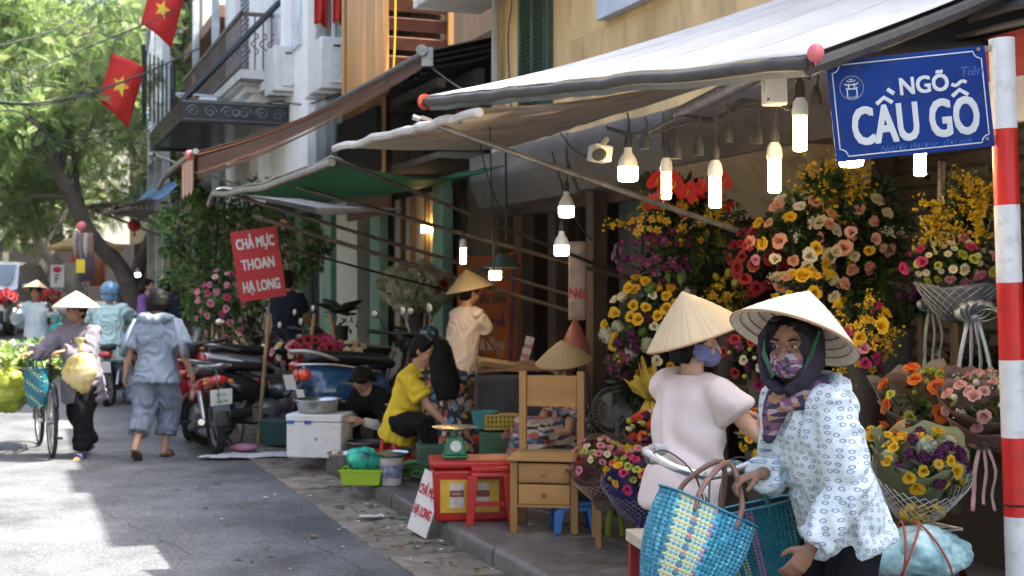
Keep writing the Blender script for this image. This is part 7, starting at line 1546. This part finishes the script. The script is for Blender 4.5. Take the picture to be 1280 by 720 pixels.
def bouquet(label, p, d, R, spec, leaves=60, wrapm=None, h=.3, seed=1, netm=None, rib=None, lsize=.07, cat='bouquet', dome=.55, rw=1.12, paper2=None, group='wrapped bouquets'):
    e = thing('bouquet', label, cat, p, 0, group); d = V(d).normalized(); top = d*h
    zone(e, [(a, int(n*1.2+.5), q*.98) for a, n, q in spec], top+d*.015, (R*1.12, R*1.12, R*dome*1.25+.02), face=(d*1.0+V((0, -.55, 0))), seed=seed, spread=.75)
    greens(e, [(top-d*R*.3, R*.95)], leaves, lsize, seed)
    if wrapm: wrap(e, V((0, 0, 0)), d, R*rw, h*1.0, wrapm, seed)
    if paper2: wrap(e, d*.03, d+V((0, .12, 0)), R*(rw+.06), h*1.06, paper2, seed+3, wav=.2)
    if netm: net(e, V((0, 0, 0)), d, R*(rw+.22), h*.9, netm, .06, 30, 11, .0035)
    if rib: ribbon(e, d*.02+V((0, -.05, 0)), **rib)
    mk('stems', T([V((0, 0, 0)), -d*.1], [.03, .022], 10), gleaf[1], e)
    return e
netw = M('white_net', (.55, .55, .53), .6, bump=0); kraft = M('brown_paper', (.14, .085, .065), .6, var=.15); gpap = M('sage_paper', (.2, .24, .13), .6, trans=.2, var=.1); vpap = M('violet_blue_paper', (.045, .035, .20), .55, trans=.2); pkrib = M('pink_satin', (.62, .36, .36), .35); yrib = M('yellow_satin', (.70, .47, .02), .35); lrib = M('lime_satin', (.30, .36, .03), .35); vrib = M('purple_satin', (.12, .04, .32), .35); grib = M('silver_ribbon', (.42, .46, .5), .3, metal=.3)
# ---- the tall congratulation stand
o = U(835, 380, 8.3); e = thing('flower_stand', 'tall standing flower tower with red anthuriums on top and yellow roses below', 'flower stand', V((o.x, o.y, ZS))); b0 = V(e.location)
def R_(u, v, Yd=8.3): return U(u, v, Yd)-b0
k = 8.3/1600
greens(e, [(R_(845, 300), (50*k, .22, 70*k)), (R_(825, 420), (55*k, .26, 80*k)), (R_(860, 250), (40*k, .15, 40*k)), (R_(870, 350), (35*k, .2, 80*k)), (R_(805, 480), (40*k, .2, 40*k))], 900, .10, 3, w=(.3, .6, .1))
zone(e, [('anth', 9, .075)], R_(868, 250), (48*k, .12, 30*k), face=(-.2, -1, .15), seed=2, spread=.5)
for (u, v, s) in ((820, 232, .09), (842, 238, .10), (858, 246, .11), (880, 238, .09), (905, 232, .08), (893, 226, .07), (815, 258, .07)): place(e, 'anth', R_(u, v, 8.05), (random.uniform(-.3, .1), -1, .2), s*.9, random.uniform(-.5, .5))
zone(e, [('yspray', 16, .09), ('yorchid', 26, .03)], R_(845, 282), (62*k, .2, 30*k), seed=3, push=1.0)
zone(e, [('vorchid', 44, .035), ('vpom', 6, .028)], R_(822, 320), (52*k, .24, 40*k), seed=4, push=1.0)
zone(e, [('yrose', 36, .045), ('wrose', 8, .038), ('gpom', 7, .034), ('hydra', 8, .05), ('vpom', 12, .03), ('ypom', 8, .022), ('whydra', 4, .04)], R_(820, 410), (56*k, .27, 62*k), seed=5, push=1.02, spread=.8)
zone(e, [('vorchid', 20, .035), ('vpom', 6, .03)], R_(785, 450), (28*k, .2, 26*k), seed=6, push=1.0)
for a in range(9): palm(e, R_(870, 300), (.1+.12*a, .1, .9-.14*a), .42)
for a in range(5): palm(e, R_(820, 260), (-.5+.2*a, .1, 1), .3)
yc = M('yellow_organza', (.72, .58, .10), .5, trans=.4, var=.15); P_ = R_(814, 498, 8.1)
for q, (dx, d, h_) in enumerate(((-.04, (-.25, -.15, -1), .3), (.03, (.12, -.15, -1), .26), (.0, (-.05, -.3, 1), .2), (-.05, (-.4, -.2, .8), .14), (.05, (.3, -.2, .8), .15))): wrap(e, P_+V((dx*.4, -.02*q, 0)), d, .06, h_, yc, q*3+1, 'cloth_drape', .015, .35, part=.85)
for sx in (-.2, .2): mk('leg', T([R_(835, 420)+V((sx*.4, .05, 0)), V((sx, -.05, 0))], .014, 8), pine, e)
mk('leg', T([R_(835, 420)+V((0, .1, 0)), V((0, .35, 0))], .014, 8), pine, e)
# ---- rose display on the shutter
o = U(1030, 300, 7.3); e = thing('flower_arrangement', 'large mixed rose display in front of the roller shutter above the near woman', 'flower arrangement', V((o.x, o.y, 1.2))); b0 = V(e.location); k = 7.3/1600
R_ = lambda u, v, Yd=7.3: U(u, v, Yd)-b0
greens(e, [(R_(1000, 310), (60*k, .2, 60*k)), (R_(1070, 300), (50*k, .2, 60*k)), (R_(1090, 270), (40*k, .15, 40*k)), (R_(1040, 240), (40*k, .15, 35*k)), (R_(1090, 350), (35*k, .15, 35*k))], 700, .09, 5, w=(.3, .6, .1))
zone(e, [('prose', 12, .05), ('crose', 7, .05), ('yrose', 9, .05), ('wrose', 6, .05), ('kpink', 5, .04), ('wspray', 5, .06)], R_(1000, 310), (56*k, .22, 58*k), seed=11, push=1.0)
zone(e, [('prose', 9, .05), ('crose', 7, .05), ('tiprose', 6, .05), ('yrose', 3, .045), ('wspray', 6, .07)], R_(1068, 295), (46*k, .2, 48*k), seed=12, push=1.0)
zone(e, [('yspray', 22, .10), ('yorchid', 22, .028)], R_(1040, 238), (38*k, .12, 32*k), seed=13, push=.9)
zone(e, [('drose', 22, .05), ('rrose', 5, .045)], R_(950, 325, 7.4), (30*k, .15, 40*k), seed=14, push=1.0)
mk('stand_pole', T([R_(1030, 340)+V((0, .1, 0)), R_(1030, 470)+V((0, .1, 0))], .02), pine, e); mk('foam_base', MB().ball(R_(1030, 310)+V((0, .1, 0)), (.2, .12, .2), 12, 8), gleaf[1], e)
# ---- twig and orchid basket beside the pole
o = U(1195, 320, 6.5); e = thing('flower_arrangement', 'basket of pink roses and daisies with golden orchid spikes beside the striped pole', 'flower arrangement', V((o.x, o.y, 1.3))); b0 = V(e.location); k = 6.5/1600
R_ = lambda u, v, Yd=6.5: U(u, v, Yd)-b0
greens(e, [(R_(1190, 325), (55*k, .17, 22*k)), (R_(1210, 270), (28*k, .1, 45*k))], 420, .07, 6, w=(.4, .45, .15))
zone(e, [('mrose', 8, .036), ('kpink', 8, .04), ('wdaisy', 16, .022), ('lrose', 8, .03), ('lbud', 8, .025), ('crose', 4, .035)], R_(1190, 328), (55*k, .16, 24*k), face=(-.1, -1, .6), seed=21, push=1.0)
zone(e, [('yspray', 18, .08), ('yorchid', 34, .024), ('ybud', 8, .03)], R_(1212, 265), (26*k, .1, 46*k), seed=22, push=.9)
zone(e, [('yspray', 8, .08)], R_(1168, 280), (8*k, .04, 30*k), seed=23, push=.8)
tw = MB()
for (u0, v0, u1, v1) in ((1195, 310, 1178, 245), (1200, 310, 1192, 240), (1205, 310, 1215, 225), (1215, 310, 1210, 218), (1170, 318, 1150, 270), (1225, 310, 1240, 265), (1210, 300, 1218, 240)): tw.tube(bez([R_(u0, v0), R_((u0+u1)/2+3, (v0+v1)/2)+V((0, .02, 0)), R_(u1, v1)], 6), [.006]*7, 5)
mk('twigs', tw, M('pale_twig', (.55, .45, .3), .7), e, kind='stuff')
for (u, v) in ((1183, 215), (1228, 205), (1219, 230)): mk('grass_blade', T([R_(u, 320), R_(u+2, 260), R_(u+6, v-10)], [(.012, .002), (.012, .002), (.002, .001)], 4, up=(1, 0, 0)), gleaf[0], e)
mk('clear_film', MB().sheet([[R_(1175+i*3, 340-j*28)+V((0, .05+.02*sin(i+j), 0)) for j in range(6)] for i in range(5)], .001), M('cellophane', (.4, .36, .3), .12, alpha=.45, bump=.3, bs=14), e, smooth=180)
wrap(e, R_(1195, 400), (0, -.1, 1), .2, .2, M('grey_gauze', (.18, .2, .24), .7, trans=.3), 3, 'gauze_wrap', .05); net(e, R_(1195, 400), (0, -.1, 1), .215, .19, grib, .06, 24, 8, .003)
ribbon(e, R_(1205, 395)+V((0, -.12, 0)), grib, .03, .55, 4, .09, 3, 6); mk('stand_pole', T([R_(1195, 400), R_(1195, 640)], .03), wood_dk, e)
e = thing('flower_arrangement', 'dark wrapped bunch drooping left of the twig basket', 'flower arrangement', U(1150, 372, 6.9)); greens(e, [((0, 0, 0), (.16, .1, .07))], 200, .08, 8, w=(.2, .8, .0)); ribbon(e, (.03, -.1, -.05), grib, .025, .35, 3, .08, 5, 5); zone(e, [('vpom', 6, .025)], (0, 0, 0), (.15, .1, .07), seed=1)
mk('stand_pole', T([(.02, .05, 0), (.02, .05, -1.2)], .02), wood_dk, e)
# ---- pots in the middle
def clump(label, u, v, Yd, rx, rz_, spec, leaves=160, ls=.07, seed=1, ry=.14, pot=True, cat='flowers', w=(.35, .5, .15), name='potted_flowers', face=(-.1, -1, .4), g=None):
    p = U(u, v, Yd); e = thing(name, label, cat, p, 0, g); kk = Yd/1600; greens(e, [((0, 0, 0), (rx*kk, ry, rz_*kk))], leaves, ls, seed, w=w); zone(e, spec, (0, 0, 0), (rx*kk, ry, rz_*kk), seed=seed, push=1.0, face=face)
    if pot: 
        s_, t_ = st(p); zb = ZS-p.z+.02; h0 = max(zb, -rz_*kk-.35); mk('pot', MB().lathe([(.07, h0), (.1, -rz_*kk*.5), (.0, -rz_*kk*.5)], 16), M('dark_pot', (.04, .035, .035), .6), e)
        if h0 > zb+.01: mk('stand', T([(0, 0, h0), (0, 0, zb)], .03), wood_dk, e)
    return e
clump('golden orchids with pink roses just right of the white hat', 1075, 425, 6.6, 34, 46, [('yorchid', 30, .026), ('yspray', 10, .07), ('mrose', 6, .04), ('yrose', 6, .045), ('kpink', 3, .04)], 260, .08, 31)
e = clump('spiky green leaves behind the golden orchids', 1120, 400, 7.2, 24, 20, [], 40, .07, 32)
for a in range(12): mk('blade', T([(0, 0, -.1), (.12*cos(a*.55), -.03, .08+.1*sin(a*.55)), (.26*cos(a*.55), -.05, .05+.19*sin(a*.55))], [(.018, .002), (.02, .002), (.002, .001)], 4, up=(0, 1, 0)), gleaf[0], e)
clump('yellow orchids beside the flower tower', 905, 375, 8.2, 24, 28, [('yorchid', 30, .026), ('yspray', 10, .07), ('lbud', 5, .05)], 200, .09, 33)
clump('dark red roses and lilies behind the reaching woman', 955, 440, 7.2, 45, 45, [('drose', 16, .04), ('rrose', 6, .04), ('vorchid', 10, .035), ('wrose', 4, .03), ('wbud', 8, .03), ('mrose', 5, .04), ('lbud', 6, .03)], 420, .08, 34, w=(.3, .65, .05))
clump('yellow and orange flowers between the two women', 955, 545, 6.6, 26, 34, [('yrose', 10, .035), ('ydaisy', 10, .03), ('orose', 5, .035), ('ypom', 6, .025)], 200, .06, 35)
clump('dark foliage and plum flowers filling the shelf behind', 1010, 400, 7.9, 60, 40, [('vpom', 12, .03), ('drose', 8, .04), ('wspray', 6, .06)], 500, .09, 36, w=(.2, .75, .05))
clump('dim yellow roses above the near hat', 1010, 362, 7.0, 42, 16, [('yrose', 10, .05), ('crose', 3, .05), ('prose', 3, .05)], 120, .07, 37)
clump('dark leaves filling the bottom of the display by the pole', 1210, 470, 7.4, 60, 50, [('vpom', 4, .03), ('wspray', 4, .06)], 420, .09, 38, w=(.15, .85, .0))
# ---- bouquets by the near right
bouquet('bouquet of orange roses and lime buds in brown paper', U(1158, 552, 6.1), (-.15, -.7, 1), .185, [('orose', 10, .052), ('lrose', 8, .036), ('lbud', 6, .03), ('gspray', 4, .05)], 110, kraft, .24, 41, cat='bouquet', paper2=M('grey_paper', (.16, .15, .14), .6))
bouquet('bouquet of pink tipped white roses with a pale pink ribbon bow', U(1222, 556, 5.75), (-.1, -.75, 1), .155, [('tiprose', 17, .044), ('wbud', 4, .03), ('wspray', 3, .05)], 110, M('rose_paper', (.28, .16, .14), .6, trans=.15), .24, 42, rib=dict(mat=pkrib, w_=.026, L=.30, n=3, bow=.07, loops=11), paper2=kraft)
bouquet('yellow rose and plum bouquet in sage paper with white net and yellow bow', U(1142, 646, 5.3), (.0, -.5, 1), .15, [('yrose', 11, .036), ('vpom', 12, .026), ('hydra', 5, .035), ('ydaisy', 5, .03)], 90, None, .26, 43, netm=netw, rib=dict(mat=yrib, w_=.03, L=.1, n=2, bow=.075, loops=5), paper2=gpap)
bouquet('small orange flower bouquet half behind the printed jacket', U(1098, 610, 5.5), (-.1, -.5, 1), .085, [('orose', 5, .032), ('yrose', 4, .03), ('lbud', 5, .022)], 60, kraft, .2, 44, paper2=M('tan_paper', (.35, .27, .14), .6, trans=.2))
# ---- bouquets in front of the tower
bouquet('yellow and magenta bouquet in violet blue paper with net', U(800, 648, 7.0), (-.02, -.35, 1), .165, [('yrose', 9, .038), ('mrose', 8, .034), ('lrose', 7, .03), ('orose', 3, .034), ('lbud', 5, .03), ('kpink', 4, .03)], 90, vpap, .25, 51, netm=M('grey_net', (.22, .22, .3), .6, bump=0), rib=dict(mat=vrib, w_=.03, L=.26, n=2, bow=.02, loops=2))
bouquet('pale pink rose bouquet in cream lace net', U(768, 628, 7.5), (-.35, -.35, 1), .15, [('kpink', 14, .032), ('crose', 5, .03), ('lrose', 5, .03), ('drose', 2, .035)], 80, M('mauve_paper', (.18, .08, .09), .6, trans=.2), .27, 52, netm=M('cream_net', (.48, .43, .36), .6, bump=0), rib=dict(mat=lrib, w_=.045, L=.36, n=2, bow=.03, loops=2))
bouquet('scarlet gerberas with white tulip buds behind the violet bouquet', U(812, 590, 7.6), (.1, -.3, 1), .15, [('gerbera', 10, .042), ('wbud', 12, .034), ('vpom', 6, .03), ('lbud', 5, .034), ('orose', 4, .04)], 80, M('dark_film', (.06, .06, .06), .3), .24, 53)
bouquet('magenta and white rose bouquet low beside the blue woven bag', U(832, 655, 6.0), (.0, -.45, 1), .10, [('mrose', 8, .034), ('wrose', 4, .034), ('lbud', 4, .03), ('crose', 2, .03)], 90, M('black_film', (.03, .03, .035), .25, var=.4), .16, 54)
bouquet('red and pale lilies bunch right of the scarlet gerberas', U(842, 575, 7.4), (.1, -.3, 1), .11, [('mrose', 6, .035), ('wbud', 8, .035), ('vpom', 5, .03), ('lbud', 4, .03)], 90, M('grey_film', (.12, .13, .12), .2, alpha=.6), .2, 55)
# crate under those bouquets
e = thing('display_rack', 'wooden rack holding the low bouquets beside the wooden chair', 'rack', U(792, 650, 7.1)); e.location.z = ZS
mk('shelf', B((0, .1, .22), (.42, .36, .02)), wood_dk, e)
for sx in (-.2, .2):
    for sy in (-.06, .26): mk('leg', B((sx, sy, .105), (.03, .03, .21)), pine, e)
# ---- down the street
e = thing('flower_easel', 'pink rose bush tied on a bamboo easel by the red hanging sign', 'flower stand', GP(272, 560, .0)+V((0, 1.2, 0))); b0 = V(e.location); Yd = b0.y; kk = Yd/1600
greens(e, [(U(272, 385, Yd)-b0, (26*kk, .2, 36*kk))], 500, .075, 61, leafm[:1]+gleaf[:1], (.5, .5))
zone(e, [('kpink', 20, .05), ('mrose', 5, .045), ('tiprose', 5, .045)], U(278, 382, Yd)-b0, (28*kk, .2, 40*kk), seed=61, push=1.02)
bamb = M('bamboo', (.35, .22, .09), .6, var=.25, vs=8)
for (u0, v0, u1, v1, dy) in ((266, 400, 262, 560, -.1), (276, 395, 300, 572, .2), (270, 400, 284, 500, .5)): mk('leg', T([U(u0, v0, Yd)-b0, U(u1, v1, Yd+dy)-b0], .018, 7), bamb, e)
mk('crossbar', T([U(262, 520, Yd)-b0, U(300, 515, Yd)-b0], .012, 6), bamb, e)
for lab, u0, v0, u1, v1, Y0 in (('bamboo pole leaning beside the man in navy', 336, 395, 322, 560, 12.7), ('bamboo easel leg left of the red flowers', 393, 392, 386, 450, 13.2), ('bamboo easel leg right of the red flowers', 412, 392, 424, 455, 13.0)):
    o = mk('bamboo_pole', T([V((0, 0, 0)), U(u1, v1, Y0)-U(u0, v0, Y0)], .02, 7), bamb, None, U(u0, v0, Y0), label=lab, cat='pole'); mk('node', T([(U(u1, v1, Y0)-U(u0, v0, Y0))*.4, (U(u1, v1, Y0)-U(u0, v0, Y0))*.41], .024, 7), bamb, o)
clump('planter of small multicoloured roses behind the parked motorbikes', 385, 442, 12.4, 40, 16, [('kpink', 8, .05), ('crose', 9, .05), ('yrose', 4, .04), ('mrose', 4, .05)], 420, .07, 62, ry=.2, w=(.6, .3, .1))
clump('big red flower bunch behind the blue scooter', 398, 440, 12.0, 26, 16, [('rrose', 20, .07), ('mrose', 6, .06)], 100, .07, 63, ry=.16)
clump('cream rose bunch in white paper behind the blue scooter', 438, 440, 12.6, 22, 10, [('crose', 14, .05), ('prose', 3, .045)], 60, .06, 64, ry=.14)
clump('cloud of green and white hydrangeas before the mint shop', 520, 360, 14.2, 40, 26, [('hydra', 26, .09), ('whydra', 14, .09), ('rrose', 3, .06)], 260, .1, 65, ry=.25)
e = clump('broad leaved potted plant by the mint shop', 425, 395, 14.6, 28, 24, [], 10, .1, 66)
for a in range(11): 
    d = V((cos(a*2.4)*.5, sin(a*2.4)*.3-.1, .3+.2*sin(a*1.7))); mk('leaf', MB().sheet([[d*.5*i/3+V((.0, 0, -.08*i*i/9))+V((sg*.10*sin(pi*(.15+i/3*.8)), 0, .03)) for sg in (-1, 0, 1)] for i in range(4)], .003), gleaf[1 if a % 2 else 0], e, smooth=180)
for i, (hx, hz) in enumerate(((-.30, 1.26), (.28, 1.26))):   # held by the rose seller
    bouquet(['small bunch of red roses in the seller\'s hand on the left', 'small bunch of red roses in the seller\'s hand on the right'][i], base5+V((hx*1.05, -.3, hz-.2)), (.1*(1 if i else -1), -.1, 1), .13, [('rrose', 16, .055), ('drose', 6, .05)], 120, None, .26, 70+i)
bag('small green bag hanging from the rose seller', base5+V((.42, -.3, .85)), (.12, .1, .14), tealbag, 4)

# ================================================================ air
hz = bpy.data.materials.new('haze'); hz.use_nodes = True; t = hz.node_tree; t.nodes.remove(t.nodes['Principled BSDF'])
pv = t.nodes.new('ShaderNodeVolumePrincipled'); pv.inputs['Color'].default_value = (.93, .96, 1, 1); pv.inputs['Density'].default_value = .00015; pv.inputs['Anisotropy'].default_value = .3
t.links.new(pv.outputs[0], t.nodes['Material Output'].inputs['Volume'])
street('haze', bxs((-22, 24, -20, 95, -1.2, 17)), hz, kind='stuff')
SC.cycles.volume_bounces = 1
